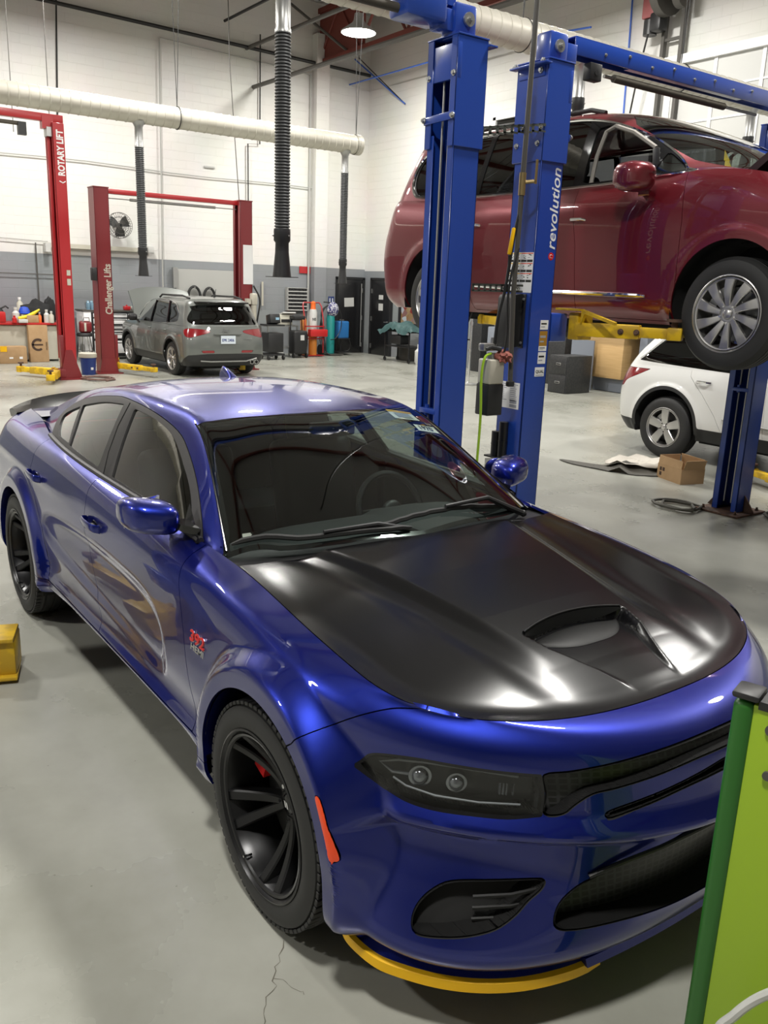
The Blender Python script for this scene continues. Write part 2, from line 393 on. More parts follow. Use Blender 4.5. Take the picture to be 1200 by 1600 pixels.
def lower_body(rows, nu=420, nv=90, vk=None):
    U = np.linspace(0, 1, nu)
    P = np.stack([row_curve(r, U) for r in rows])
    if vk is None:
        d = np.linalg.norm(np.diff(P, axis=0), axis=2).mean(1); vk = np.concatenate([[0], np.cumsum(d)])
    V = np.linspace(vk[0], vk[-1], nv); G = vspline(P, vk, V)
    mid = P[len(rows)//2]; s = np.concatenate([[0], np.cumsum(np.linalg.norm(np.diff(mid[:, :2], axis=0), axis=1))])
    return grid_surf(G, dict(s=np.broadcast_to(s, G.shape[:2]).copy(), v=np.broadcast_to(V[:, None], G.shape[:2]).copy()), flip=False)
def polysd(px, py, poly):
    """signed distance to a closed polygon, negative inside"""
    P = np.array(poly, float); Q = np.roll(P, -1, axis=0); best = np.full(px.shape, 1e9); ins = np.zeros(px.shape, bool)
    for (x0, y0), (x1, y1) in zip(P, Q):
        dx, dy = x1-x0, y1-y0; L = dx*dx+dy*dy+1e-18
        t = np.clip(((px-x0)*dx+(py-y0)*dy)/L, 0, 1); best = np.minimum(best, (px-x0-t*dx)**2+(py-y0-t*dy)**2)
        if y0 != y1: ins ^= ((y0 > py) != (y1 > py)) & (px < dx*(py-y0)/dy+x0)
    d = np.sqrt(best); return np.where(ins, -d, d)
def linesd(px, py, pts):
    best = np.full(px.shape, 1e9)
    for (x0, y0), (x1, y1) in zip(pts[:-1], pts[1:]):
        dx, dy = x1-x0, y1-y0; t = np.clip(((px-x0)*dx+(py-y0)*dy)/(dx*dx+dy*dy+1e-18), 0, 1)
        best = np.minimum(best, (px-x0-t*dx)**2+(py-y0-t*dy)**2)
    return np.sqrt(best)
def smooth_poly(pts, n=8, closed=True):
    """centripetal-ish Catmull-Rom; a point given twice stays a corner"""
    P = [np.array(p, float) for p in pts]; out = []; N = len(P)
    for i in range(N if closed else N-1):
        p1, p2 = P[i], P[(i+1) % N]
        if np.allclose(p1, p2): continue
        p0 = P[i-1] if (closed or i > 0) else p1; p3 = P[(i+2) % N] if (closed or i < N-2) else p2
        if np.allclose(p0, p1): p0 = p1-(p2-p1)
        if np.allclose(p2, p3): p3 = p2+(p2-p1)
        for k in range(n):
            t = k/n; out.append(0.5*((2*p1)+(p2-p0)*t+(2*p0-5*p1+4*p2-p3)*t*t+(3*p1-p0-3*p2+p3)*t**3))
    if not closed: out.append(P[-1])
    return [tuple(o) for o in out]
def resample(pts, n):
    P = np.array(pts, float); d = np.concatenate([[0], np.cumsum(np.linalg.norm(np.diff(P, axis=0), axis=1))])
    t = np.linspace(0, d[-1], n); return np.stack([np.interp(t, d, P[:, i]) for i in range(P.shape[1])], 1)
def section_surf(secs, xs, nv=70, vk=None):
    """greenhouse: secs = list of (yfun, zfun) rows over x, from the belt up to the centreline"""
    P = np.stack([np.stack([xs, np.asarray(fy(xs))*np.ones_like(xs), fz(xs)], -1) for fy, fz in secs])
    if vk is None:
        d = np.linalg.norm(np.diff(P, axis=0), axis=2).mean(1); vk = np.concatenate([[0], np.cumsum(d)])
    V = np.linspace(vk[0], vk[-1], nv); G = vspline(P, vk, V)
    return grid_surf(G, dict(v=np.broadcast_to(V[:, None], G.shape[:2]).copy()), flip=True)
# ---------------------------------------------------------------- the workshop shell (room axes = sedan axes)
XW, YW = -20.0, 12.9           # far-left wall plane, right-hand wall plane
XB, YL, CEIL = 12.0, -12.0, 9.3
def wall_mat(name, split=2.55):
    """painted block wall: light above, grey below"""
    m = mat(name, (.6, .6, .6), .55); nt = m.node_tree; b = nt.nodes['Principled BSDF']
    geo = nt.nodes.new('ShaderNodeNewGeometry'); sx = nt.nodes.new('ShaderNodeSeparateXYZ'); nt.links.new(geo.outputs['Position'], sx.inputs[0])
    gt = nt.nodes.new('ShaderNodeMath'); gt.operation = 'GREATER_THAN'; gt.inputs[1].default_value = split; nt.links.new(sx.outputs['Z'], gt.inputs[0])
    ad = nt.nodes.new('ShaderNodeMath'); ad.operation = 'ADD'; nt.links.new(sx.outputs['X'], ad.inputs[0]); nt.links.new(sx.outputs['Y'], ad.inputs[1])
    cb = nt.nodes.new('ShaderNodeCombineXYZ'); nt.links.new(ad.outputs[0], cb.inputs[0]); nt.links.new(sx.outputs['Z'], cb.inputs[1])
    br = nt.nodes.new('ShaderNodeTexBrick'); br.inputs['Scale'].default_value = 1; br.inputs['Brick Width'].default_value = .41; br.inputs['Row Height'].default_value = .205; br.inputs['Mortar Size'].default_value = .006; br.inputs['Mortar Smooth'].default_value = .3
    nt.links.new(cb.outputs[0], br.inputs['Vector'])
    bp = nt.nodes.new('ShaderNodeBump'); bp.invert = True; bp.inputs['Strength'].default_value = .5; bp.inputs['Distance'].default_value = .01; nt.links.new(br.outputs['Fac'], bp.inputs['Height']); nt.links.new(bp.outputs[0], b.inputs['Normal'])
    n = nt.nodes.new('ShaderNodeTexNoise'); n.inputs['Scale'].default_value = .8; nt.links.new(geo.outputs['Position'], n.inputs['Vector'])
    c = nt.nodes.new('ShaderNodeMix'); c.data_type = 'RGBA'; c.inputs[6].default_value = (.25, .265, .275, 1); c.inputs[7].default_value = (.72, .707, .672, 1); nt.links.new(gt.outputs[0], c.inputs[0])
    d = nt.nodes.new('ShaderNodeMix'); d.data_type = 'RGBA'; d.blend_type = 'MULTIPLY'; d.inputs[0].default_value = .12; nt.links.new(c.outputs[2], d.inputs[6]); nt.links.new(n.outputs['Color'], d.inputs[7]); nt.links.new(d.outputs[2], b.inputs['Base Color'])
    return m
def floor_mat():
    m = mat('polished_concrete', (.4, .4, .38), .25); nt = m.node_tree; b = nt.nodes['Principled BSDF']; tc = nt.nodes.new('ShaderNodeTexCoord')
    n1 = nt.nodes.new('ShaderNodeTexNoise'); n1.inputs['Scale'].default_value = .9; n1.inputs['Detail'].default_value = 6; n1.inputs['Roughness'].default_value = .6
    n2 = nt.nodes.new('ShaderNodeTexNoise'); n2.inputs['Scale'].default_value = 9; n2.inputs['Detail'].default_value = 5
    n3 = nt.nodes.new('ShaderNodeTexVoronoi'); n3.inputs['Scale'].default_value = 7.5
    for n in (n1, n2, n3): nt.links.new(tc.outputs['Object'], n.inputs['Vector'])
    r = nt.nodes.new('ShaderNodeValToRGB'); r.color_ramp.elements[0].position = .33; r.color_ramp.elements[0].color = (.295, .295, .255, 1); r.color_ramp.elements[1].position = .66; r.color_ramp.elements[1].color = (.385, .385, .345, 1); nt.links.new(n1.outputs['Fac'], r.inputs[0])
    r2 = nt.nodes.new('ShaderNodeValToRGB'); r2.color_ramp.elements[0].position = .25; r2.color_ramp.elements[0].color = (.93, .93, .92, 1); r2.color_ramp.elements[1].position = .75; r2.color_ramp.elements[1].color = (1, 1, 1, 1); nt.links.new(n2.outputs['Fac'], r2.inputs[0])
    r3 = nt.nodes.new('ShaderNodeValToRGB'); r3.color_ramp.elements[0].position = .022; r3.color_ramp.elements[0].color = (.25, .24, .2, 1); r3.color_ramp.elements[1].position = .03; r3.color_ramp.elements[1].color = (1, 1, 1, 1); nt.links.new(n3.outputs['Distance'], r3.inputs[0])
    a = nt.nodes.new('ShaderNodeMix'); a.data_type = 'RGBA'; a.blend_type = 'MULTIPLY'; a.inputs[0].default_value = 1; nt.links.new(r.outputs[0], a.inputs[6]); nt.links.new(r2.outputs[0], a.inputs[7])
    c = nt.nodes.new('ShaderNodeMix'); c.data_type = 'RGBA'; c.blend_type = 'MULTIPLY'; c.inputs[0].default_value = .45; nt.links.new(a.outputs[2], c.inputs[6]); nt.links.new(r3.outputs[0], c.inputs[7]); nt.links.new(c.outputs[2], b.inputs['Base Color'])
    rr = nt.nodes.new('ShaderNodeMapRange'); rr.inputs[3].default_value = .16; rr.inputs[4].default_value = .42; nt.links.new(n1.outputs['Fac'], rr.inputs[0]); nt.links.new(rr.outputs[0], b.inputs['Roughness'])
    bp = nt.nodes.new('ShaderNodeBump'); bp.inputs['Strength'].default_value = .12; bp.inputs['Distance'].default_value = .004; nt.links.new(n1.outputs['Fac'], bp.inputs['Height']); nt.links.new(bp.outputs[0], b.inputs['Normal'])
    return m
M['floor'] = floor_mat(); M['wall'] = wall_mat('painted_block_wall', 2.46); M['wall_right'] = wall_mat('painted_block_wall_right', 2.42)
M['ceiling'] = mat('ceiling_deck', (.36, .36, .35), .7, bump=(3, .1)); M['truss_red'] = mat('red_oxide_steel', (.17, .035, .025), .6)
M['wall_far_side'] = mat('insulated_panel_wall', (.42, .42, .40), .6)
struct('floor', MB().box(((XW+XB)/2, (YL+YW)/2, -.1), (XB-XW, YW-YL, .2)), 'floor')
struct('ceiling', MB().box(((XW+XB)/2, (YL+YW)/2, CEIL+.1), (XB-XW, YW-YL, .2)), 'ceiling')
struct('wall_left', MB().box((XW-.1, (YL+YW)/2, CEIL/2), (.2, YW-YL+.4, CEIL)), 'wall')
struct('wall_right', MB().box(((XW+XB)/2, YW+.1, CEIL/2), (XB-XW, .2, CEIL)), 'wall_right')
struct('wall_back', MB().box((XB+.1, (YL+YW)/2, CEIL/2), (.2, YW-YL+.4, CEIL)), 'wall_far_side')
struct('wall_near', MB().box(((XW+XB)/2, YL-.1, CEIL/2), (XB-XW, .2, CEIL)), 'wall_far_side')
# ---- high-bay lamps
M['lamp_disc'] = mat('lamp_disc', (1, 1, 1), .5, emit=(1, .97, .90), es=38)
M['lamp_shell'] = mat('lamp_shell', (.5, .5, .5), .4, .5)
def high_bay(x, y, label):
    t = thing('high_bay_lamp', label, 'ceiling lamp', (x, y, LAMP_Z), 0, 'high bay lamps under the roof')
    m = MB(); m.lathe([(.03, .42), (.10, .40), (.12, .26), (.16, .20), (.41, .03), (.41, .0), (.395, .0), (.38, .03), (.13, .18)], seg=32); m.build('lamp_shade', 'lamp_shell', t)
    m = MB(); m.lathe([(.0005, .004), (.38, .004), (.39, .02)], seg=32); m.build('lamp_lens', 'lamp_disc', t)
    m = MB(); m.cyl((0, 0, .40), (0, 0, CEIL-LAMP_Z), .008); m.build('hanger', 'galv', t)
    L = bpy.data.lights.new('high_bay_light', 'AREA'); L.shape = 'DISK'; L.size = .76; L.energy = LAMP_W*(.72 if y > 9 and x > -12 else 1); L.color = (1, .98, .93); lo = bpy.data.objects.new('high_bay_light', L); SC.collection.objects.link(lo); lo.parent = t; lo.location = (0, 0, -.01)
    return t
for (x, y), q in zip(LAMPS, LAMP_TEXT): high_bay(x, y, q)
# ---------------------------------------------------------------- the blue sedan: body lines (metres, x forward from the front axle, y to its left)
CH_ROWS = [
 dict(W=[(.9,.86),(-4,.86)], Z=[(.92,.185),(.6,.19),(.3,.21),(-.4,.25),(-.9,.275),(-2.3,.262),(-3.4,.28),(-4,.30)], xf=0.875, xr=-3.95, Lf=0.55, Lr=.5, nf=2.5),
 dict(W=[(.9,.935),(0,.935),(-.5,.940),(-2.5,.945),(-3,.95),(-4,.93)], Z=[(.92,.26),(.4,.27),(-.4,.32),(-.9,.335),(-2.6,.325),(-4,.38)], xf=0.925, xr=-4.0, Lf=0.6, Lr=.5, nf=2.35),
 dict(W=[(.9,.935),(0,.93),(-1.5,.925),(-3,.94),(-4,.93)], Z=[(.92,.38),(.4,.38),(-.4,.39),(-2.6,.40),(-4,.46)], xf=0.94, xr=-4.02, Lf=0.72, Lr=.5, nf=2.05),
 dict(W=[(.9,.94),(0,.94),(-1.5,.932),(-3,.948),(-4,.94)], Z=[(.92,.50),(.4,.51),(-.4,.52),(-2.6,.53),(-4,.56)], xf=0.955, xr=-4.05, Lf=0.9, Lr=.5, nf=1.95),
 dict(W=[(.9,.945),(0,.945),(-1.5,.94),(-3,.955),(-4,.94)], Z=[(.92,.60),(.4,.62),(-.4,.65),(-2.6,.67),(-4,.70)], xf=0.965, xr=-4.06, Lf=0.92, Lr=.5, nf=1.88),
 dict(W=[(.9,.94),(0,.94),(-1.5,.938),(-3,.955),(-4,.94)], Z=[(.92,.70),(.4,.73),(-.4,.78),(-2.6,.80),(-4,.82)], xf=0.948, xr=-4.05, Lf=0.92, Lr=.5, nf=1.85),
 dict(W=[(.9,.92),(.3,.93),(0,.932),(-.8,.93),(-1.5,.928),(-3,.945),(-4,.92)], Z=[(.92,.775),(.5,.80),(0,.85),(-.6,.885),(-2.6,.91),(-4,.93)], xf=0.93, xr=-4.03, Lf=0.88, Lr=.5, nf=1.85),
 dict(W=[(.9,.83),(.45,.85),(0,.885),(-.6,.893),(-1.5,.895),(-3,.90),(-4,.86)], Z=[(.92,.825),(.6,.842),(.3,.875),(0,.91),(-.5,.95),(-1.5,.985),(-2.6,1.02),(-3.3,1.045),(-4,1.06)], xf=0.86, xr=-4.0, Lf=0.76, Lr=.5, nf=2),
 dict(W=[(.8,.76),(.45,.785),(0,.80),(-.54,.785),(-.9,.81),(-1.5,.825),(-2.8,.815),(-3.3,.74),(-4,.70)], Z=[(.75,.845),(.5,.868),(.3,.898),(0,.938),(-.54,.992),(-.9,1.02),(-1.8,1.045),(-2.8,1.085),(-3.4,1.12),(-4,1.12)], xf=0.74, xr=-3.93, Lf=0.5, Lr=.3, nf=2.4),
]
FW, RW, TR = 0.0, -3.055, 0.361          # axles, tyre radius
def ch_lower():
    S = lower_body(CH_ROWS, 460, 110)
    x, y, z = S.v.T; s = S.a['s']; nrm = S.normals()
    # wide wheel flares
    add = np.zeros(len(x))
    for cx, r0 in ((FW, .385), (RW, .385)):
        r = np.hypot(x-cx, z-.375)
        w = (1-sstep(r, .445, .515))*sstep(z, .14, .24)*(0.7+0.3*sstep(z, .2, .5))
        add = np.maximum(add, w)
    side = sstep(s, .84, 1.04)*sstep(s.max()-s, .6, .9)
    y = y+add*side*(1.0-np.minimum(y, 1.0))*0.95
    # sill blade between the wheels
    sk = (sstep(x, -2.75, -2.55)*(1-sstep(x, -.5, -.38)))*(1-sstep(z, .30, .335))
    y = y+sk*.03*np.clip(np.maximum(1-(x+.35)/-.45, 1-(x+2.8)/.7), 0, 1)
    # door scallop: a long hollow, blunt at the front
    sc = smooth_poly([(-2.45,.76),(-2.0,.80),(-1.5,.80),(-1.1,.775),(-.92,.70),(-.86,.58),(-.90,.47),(-1.0,.42),(-1.4,.45),(-2.0,.50),(-2.5,.56),(-2.62,.66)])
    d = polysd(x, z, sc); y = y-.020*(1-sstep(d, -.075, .005))*(y > .5)
    # crease running back from the headlamp over the rear haunch
    y = y+.010*np.exp(-((z-(.86+.02*(-x)))/.035)**2)*(x < -1.9)*sstep(-x, 1.9, 2.6)*(z > .7)
    # nose: a rounded ridge under the lamps, hollow below it
    fr = 1-sstep(s, .95, 1.08); k = fr*(np.interp(z, [.42, .548, .584, .602, .645], [0, -.020, .027, .031, 0])); nx, ny = nrm[:, 0], nrm[:, 1]; h = np.hypot(nx, ny)+1e-6
    x = x+k*nx/h; y = y+k*ny/h
    y = np.where(s < 1e-6, 0, np.maximum(y, 0)); S.v = np.stack([x, y, z], -1); return S
def ch_hood_z(x, y):
    zc = nspline([-.7,-.54,0,.33,.45,.55,.65,.745,.85], [1.022,1.018,.972,.934,.917,.894,.867,.846,.828])(x)
    dd = nspline([-.7,-.54,0,.45,.8], [.036,.034,.044,.066,.066])(x)
    ay = np.abs(y); z = zc-dd*(ay/.8)**2
    # dome between two ridges that close in towards the nose
    yr = nspline([-.6,-.45,-.1,.15,.30,.6], [.50,.455,.372,.325,.300,.262])(x)
    h = np.interp(x, [-.6,-.45,-.1,.22,.36,.52], [.004,.016,.020,.014,.007,.0])
    z = z+h*(1-sstep(ay, yr-.02, yr+.05))
    z = z-.007*np.exp(-((ay-yr-.10)/.05)**2)*(1-sstep(x, .45, .7))
    # the scoop valley: drops at the mouth, runs out at the nose
    hw = np.interp(x, [.30,.36,.44,.51,.575,.645,.70], [.240,.236,.216,.178,.147,.122,.112]); mouth = .304+.74*y**2
    inside = (1-sstep(ay, hw-.026, hw))*sstep(x, mouth-.004, mouth+.006)
    depth = np.interp(x-mouth, [0,.10,.25,.39], [.046,.032,.013,.0])
    return z-inside*depth
def ch_hood():
    xs = np.linspace(-.62, .80, 400); ys = np.linspace(0, .86, 160)
    X, Yy = np.meshgrid(xs, ys); G = np.stack([X, Yy, ch_hood_z(X, Yy)], -1)
    return grid_surf(G, dict(v=Yy.copy()), flip=False)
def ch_green():
    xs = np.concatenate([np.linspace(-3.62, -.36, 380)])
    yb = nspline([-3.7,-3.3,-2.8,-1.5,-.9,-.36], [.66,.73,.80,.81,.80,.775]); zb = nspline([-3.7,-2.8,-1.8,-.9,-.36], [1.10,1.07,1.035,1.01,.97])
    yr = nspline([-3.7,-3.3,-2.8,-2.2,-1.7,-1.32,-1.0,-.66,-.3], [.60,.585,.58,.585,.59,.592,.665,.765,.86])
    zr = nspline([-3.7,-3.32,-2.78,-2.15,-1.62,-1.32,-1.0,-.66,-.3], [1.10,1.215,1.345,1.395,1.393,1.362,1.20,.985,.75])
    zc = nspline([-3.7,-3.4,-3.0,-2.6,-2.2,-1.75,-1.45,-1.22,-.9,-.6,-.42,-.3], [1.08,1.165,1.315,1.415,1.462,1.468,1.447,1.408,1.272,1.112,1.012,.943])
    def mix(f, g, t, bow=0): return lambda x: (1-t)*f(x)+t*g(x)+bow*np.minimum(1, np.maximum(0, (zr(x)-zb(x))/.3))
    secs = [(yb, zb), (mix(yb, yr, .45, .014), mix(zb, zr, .42)), (mix(yb, yr, .85, .010), mix(zb, zr, .84)), (yr, zr)]
    for q, k in ((.90, .34), (.70, .62), (.40, .88), (.0, 1.0)):
        secs.append((lambda x, q=q: yr(x)*q, lambda x, k=k: zr(x)+(zc(x)-zr(x))*k))
    S = section_surf(secs, xs, 110)
    return S
CH_RAIL = nspline([-3.7,-3.3,-2.8,-2.2,-1.7,-1.32,-1.0,-.66,-.3], [.60,.585,.58,.585,.59,.592,.665,.765,.86])
# ---------------------------------------------------------------- wheels (axle along y, outer face at +y; built at the origin)
def tyre_mb(R, w, rr, blocks=72, groove=True):
    """R tyre radius, w width, rr rim radius; outer sidewall at y=0, tyre runs to y=-w"""
    h = R-rr
    prof = [(rr-.012, -.012), (rr+.004, -.004), (rr+h*.25, .004), (rr+h*.55, .004), (rr+h*.80, -.006), (R-.016, -.020), (R-.005, -.034)]
    mid = []
    g = [-.06, -.11, -.155, -.20, -.245] if w > .27 else [-.055, -.095, -.135, -.175]
    for q in g:
        if q > -w+.05: mid += [(R, q+.006), (R-.007, q+.004), (R-.007, q-.004), (R, q-.006)]
    prof += mid+[(R-.005, -w+.034), (R-.018, -w+.018), (rr+h*.6, -w-.002), (rr, -w+.006)]
    m = MB(); m.lathe(prof, axis='Y', seg=96)
    # shoulder tread blocks
    if groove:
        for k in range(blocks):
            t = 2*PI*k/blocks; c, s_ = math.cos(t), math.sin(t)
            for yc in (-.028, -w+.028):
                Rm = Matrix(((c, 0, -s_), (0, 1, 0), (s_, 0, c))).transposed(); Rm = Matrix(((c, 0, -s_), (0, 1, 0), (s_, 0, c)))
                m.box(((R-.009)*c, yc, (R-.009)*s_), (.013, .040, 2*PI*R/blocks*.78), rot=Matrix(((c, 0, -s_), (0, 1, 0), (s_, 0, c))), bev=.002, seg=1)
    return m
def spoke_mb(a_in, a_out, r_in, r_out, w_in, w_out, y_in, y_out, th, curve=0., n=10, crown=.006):
    """one blade from the hub to the rim"""
    rings = []
    for i in range(n+1):
        t = i/n; r = r_in+(r_out-r_in)*t; a = a_in+(a_out-a_in)*(t**.9); y = y_in+(y_out-y_in)*(t**1.6)+curve*math.sin(PI*t); w = w_in+(w_out-w_in)*t; d = th*(1-.25*t)
        c, s_ = math.cos(a), math.sin(a); R_ = Vector((c, 0, s_)); T = Vector((-s_, 0, c)); Yv = Vector((0, 1, 0)); p = R_*r+Yv*y
        rings.append([p+T*(-w/2)+Yv*(-d), p+T*(-w/2)+Yv*(-.006), p+T*(-w/2+.005), p+Yv*crown*.4, p+T*(w/2-.005), p+T*(w/2)+Yv*(-.006), p+T*(w/2)+Yv*(-d)])
    return MB().loft(rings)
def rim_parts(parent, R_, w, mname, spokes, hub_y, hub_r, cap_mat='black_gloss', lugs=5, lug_r=.057, depth=.03, lip=.010, lugm='chrome', cap_r=.032):
    b = MB(); b.lathe([(R_+lip, -.004), (R_+lip, .002), (R_+lip-.006, .004), (R_-.004, -.006), (R_-.010, -.020), (R_-.018, -.05), (R_-.045, -w+.05), (R_-.030, -w+.01), (R_, -w+.004)], axis='Y', seg=72)
    b.lathe([(R_-.020, -.012), (R_-.016, -.006), (R_-.008, -.004)], axis='Y', seg=72)
    rim = b.build('rim', mname, parent, 40)
    h = MB(); h.lathe([(0.001, hub_y+.004), (cap_r, hub_y+.004), (cap_r+.004, hub_y-.004), (hub_r*.72, hub_y-.002), (hub_r, hub_y-.010), (hub_r+.004, hub_y-depth), (.02, hub_y-depth-.02)], axis='Y', seg=40); h.build('hub', mname, rim, 40)
    for s in spokes: s.build('spoke', mname, rim, 24)
    c = MB(); c.lathe([(.0005, hub_y+.010), (cap_r-.008, hub_y+.009), (cap_r, hub_y+.004)], axis='Y', seg=32); c.build('centre_cap', cap_mat, rim)
    for k in range(lugs):
        t = 2*PI*(k+.5)/lugs+PI/2; l = MB(); l.cyl((lug_r*math.cos(t), hub_y-.02, lug_r*math.sin(t)), (lug_r*math.cos(t), hub_y+.004, lug_r*math.sin(t)), .010, .008, 6); l.build('lug_nut', lugm, rim, 30)
    return rim
def brake_parts(parent, R_, ymid, cal='red_caliper', side=1):
    d = MB(); d.lathe([(.06, ymid), (R_, ymid), (R_, ymid-.028), (.06, ymid-.028)], axis='Y', seg=48, closed=True)
    d.lathe([(.001, ymid+.02), (.08, ymid+.02), (.085, ymid)], axis='Y', seg=32); d.build('brake_disc', 'disc_steel', parent)
    c = MB(); a0, a1 = (PI*.52, PI*1.02) if side > 0 else (0, PI*.48)
    prof = [(R_*.70, ymid+.055), (R_+.012, ymid+.050), (R_+.016, ymid-.04), (R_*.72, ymid-.05)]
    c.lathe(prof, axis='Y', seg=14, closed=True, a0=a0+.18, a1=a1-.18); c.build('brake_caliper', cal, parent, 30)
def sedan_wheel(parent, loc, side, steer=0.):
    """wide black wheel with five split spokes. side=+1: outer face to +y"""
    R_, r, w = .361, .262, .300
    t = tyre_mb(R_, w, r).build('wheel', 'rubber', parent, 35)
    sp = []
    for k in range(5):
        a = math.radians(45+72*k)
        for q in (-1, 1):
            sp.append(spoke_mb(a+q*.13, a+q*.20, .045, r-.008, .028, .038, -.112, -.012, .055, -.004, crown=.001))
        sp.append(spoke_mb(a-.13, a+.13, .10, .10001, .012, .012, -.060, -.060, .03, n=1))
    sp = [x for i, x in enumerate(sp) if i % 3 != 2]
    rim = rim_parts(t, r, w, "wheel_black", sp, -.112, .066)
    cp = MB()
    for q in (-.006, .006): cp.add([(q-.004+.004, -.1015, .010), (q+.004+.004, -.1015, .010), (q+.004-.004, -.1015, -.010), (q-.004-.004, -.1015, -.010)], [(0, 1, 2, 3)])
    cp.build('cap_stripes', 'white', rim, 0)
    v = MB(); v.cyl((.10, -.03, -.215), (.10, .0, -.212), .004, seg=8); v.build('tyre_valve', 'chrome', t)
    brake_parts(t, .205, -.150, side=side)
    t.location = loc; t.rotation_euler = (0, 0, (0 if side > 0 else PI)+steer); return t
# ---------------------------------------------------------------- the blue sedan
def put(parent, name, m, *ss, weld=True, smooth=42):
    """surfaces -> one mesh object"""
    S = join(*ss)
    if len(S.v) == 0: return None
    me = bpy.data.meshes.new(name); me.from_pydata(S.v.tolist(), [], S.t.tolist()); me.materials.append(M[m] if isinstance(m, str) else m)
    if weld:
        bm = bmesh.new(); bm.from_mesh(me); bmesh.ops.remove_doubles(bm, verts=bm.verts, dist=5e-4); bmesh.ops.dissolve_degenerate(bm, edges=bm.edges, dist=1e-5); bm.to_mesh(me); bm.free()
    me.shade_smooth(); me.set_sharp_from_angle(angle=math.radians(smooth))
    o = bpy.data.objects.new(name, me); SC.collection.objects.link(o); o.parent = parent; return o
def both(parent, name, m, *ss, smooth=42):
    S = join(*ss); a = put(parent, name, m, S, smooth=smooth); b = put(parent, name, m, S.mirror(), smooth=smooth); return a, b
def panel(S, d=.012):
    """a panel with its folded edge"""
    return [S, S.rim(-S.normals()*d)]
def carve(S, sd, gap=.002):
    inner, t = S.split(sd+gap); strip, outer = t.split(sdkeep(t, S, sd)-gap) if False else (None, None)
    return inner, t
def carve_poly(S, keyx, keyy, poly, gap=.002):
    get = lambda Q, k: Q.v[:, 'xyz'.index(k)] if k in 'xyz' else Q.a[k]
    inner, t = S.split(polysd(get(S, keyx), get(S, keyy), poly)+gap)
    strip, outer = t.split(polysd(get(t, keyx), get(t, keyy), poly)-gap)
    return inner, strip, outer
def sym(poly):
    """half outline (first and last on y=0 side get mirrored)"""
    return poly+[(-a, b) for a, b in reversed(poly)]
def make_sedan():
    t = thing('sports_sedan', 'glossy deep blue sports sedan with a satin black hood, front right', 'car')
    S = ch_lower(); S.v[:, 1] = np.maximum(S.v[:, 1], 0)
    gaps = []
    # wheel openings
    for cx in (FW, RW):
        x, y, z = S.v.T; sd = np.where(z > .375, np.hypot(x-cx, z-.375), np.abs(x-cx))-.392
        hole, S = S.split(sd)
    # ---- front end: everything ahead of the fender seam (in girth s, height z)
    bump = smooth_poly([(1.0,.90),(1.004,.87),(1.064,.857),(1.13,.825),(1.197,.774),(1.241,.728)], 4, closed=False)
    bumper_poly = [(-1, 1.3), (1.0, 1.3)]+bump+[(1.30,.69),(1.5,.60),(1.5,-.2),(-1,-.2)]
    B, g, S = carve_poly(S, 's', 'z', bumper_poly); gaps.append(g)
    # headlamp
    HL = smooth_poly([(1.088,.700),(1.088,.700),(1.065,.727),(1.02,.741),(.93,.752),(.839,.753),(.70,.750),(.593,.748),(.593,.748),(.585,.70),(.593,.645),(.593,.645),(.68,.636),(.77,.634),(.87,.632),(.945,.636),(1.00,.646),(1.039,.659)], 5)
    hl, g, B = carve_poly(B, 's', 'z', HL, .004); hlg = g
    # upper grille, slot under the crossbar, lower intake, corner pockets
    GR = [(-.2,.806),(0,.806),(.12,.803),(.23,.796),(.33,.786),(.45,.770),(.52,.760),(.585,.750),(.577,.70),(.585,.648),(.534,.648),(.50,.672),(.45,.700),(.39,.711),(.32,.725),(.253,.738),(.18,.752),(.10,.762),(0,.766),(-.2,.766)]
    gr, g1, B = carve_poly(B, 's', 'z', smooth_poly(GR, 3), .003)
    SL = [(-.2,.738),(0,.738),(.107,.722),(.253,.689),(.33,.672),(.400,.655),(.42,.643),(.400,.637),(.286,.662),(.19,.684),(.107,.697),(0,.706),(-.2,.706)]
    sl, g2, B = carve_poly(B, 's', 'z', smooth_poly(SL, 3), .003)
    IN = [(-.2,.562),(0,.560),(.12,.545),(.240,.512),(.36,.480),(.468,.444),(.528,.408),(.552,.37),(.547,.338),(.49,.326),(.341,.322),(.18,.312),(0,.305),(-.2,.305)]
    inn, g3, B = carve_poly(B, 's', 'z', smooth_poly(IN, 3), .003)
    FG = [(.980,.328),(.962,.366),(.91,.405),(.837,.435),(.71,.450),(.60,.458),(.576,.454),(.586,.434),(.626,.406),(.665,.372),(.72,.341),(.80,.322),(.885,.312),(.960,.309)]
    fg, g4, B = carve_poly(B, 's', 'z', smooth_poly(FG, 4), .003)
    OR = smooth_poly([(.360,.632),(.374,.632),(.400,.592),(.423,.545),(.447,.490),(.448,.476),(.436,.473),(.425,.500),(.405,.545),(.381,.590)], 3)
    orr, g5, B = carve_poly(B, 'x', 'z', OR, .001)
    bump_o = put(t, 'front_bumper', 'blue_paint', *panel(B), *[q.mirror() for q in panel(B)])
    both(bump_o, 'side_marker', 'orange_reflector', *panel(orr.offset(.002), .004))
    def sink(Q, d, m, name, parent=bump_o, rimm='black_plastic', mirror_join=True):
        """a recessed floor with walls round it"""
        off = np.tile(np.array([-d, 0, 0]), (len(Q.v), 1)); F = Surf(Q.v+off, Q.t, Q.a); R_ = Q.rim(off); rimm = 'dark_void'
        if mirror_join: o = put(parent, name, m, F, F.mirror()); put(o, 'surround', rimm, R_, R_.mirror())
        else:
            for q in (1, -1):
                o = put(parent, name, m, F if q > 0 else F.mirror()); put(o, 'surround', rimm, R_ if q > 0 else R_.mirror())
        return o
    sink(join_attr(gr, g1), .035, 'grille_mesh', 'upper_grille'); sink(join_attr(sl, g2), .05, 'grille_mesh', 'grille_slot')
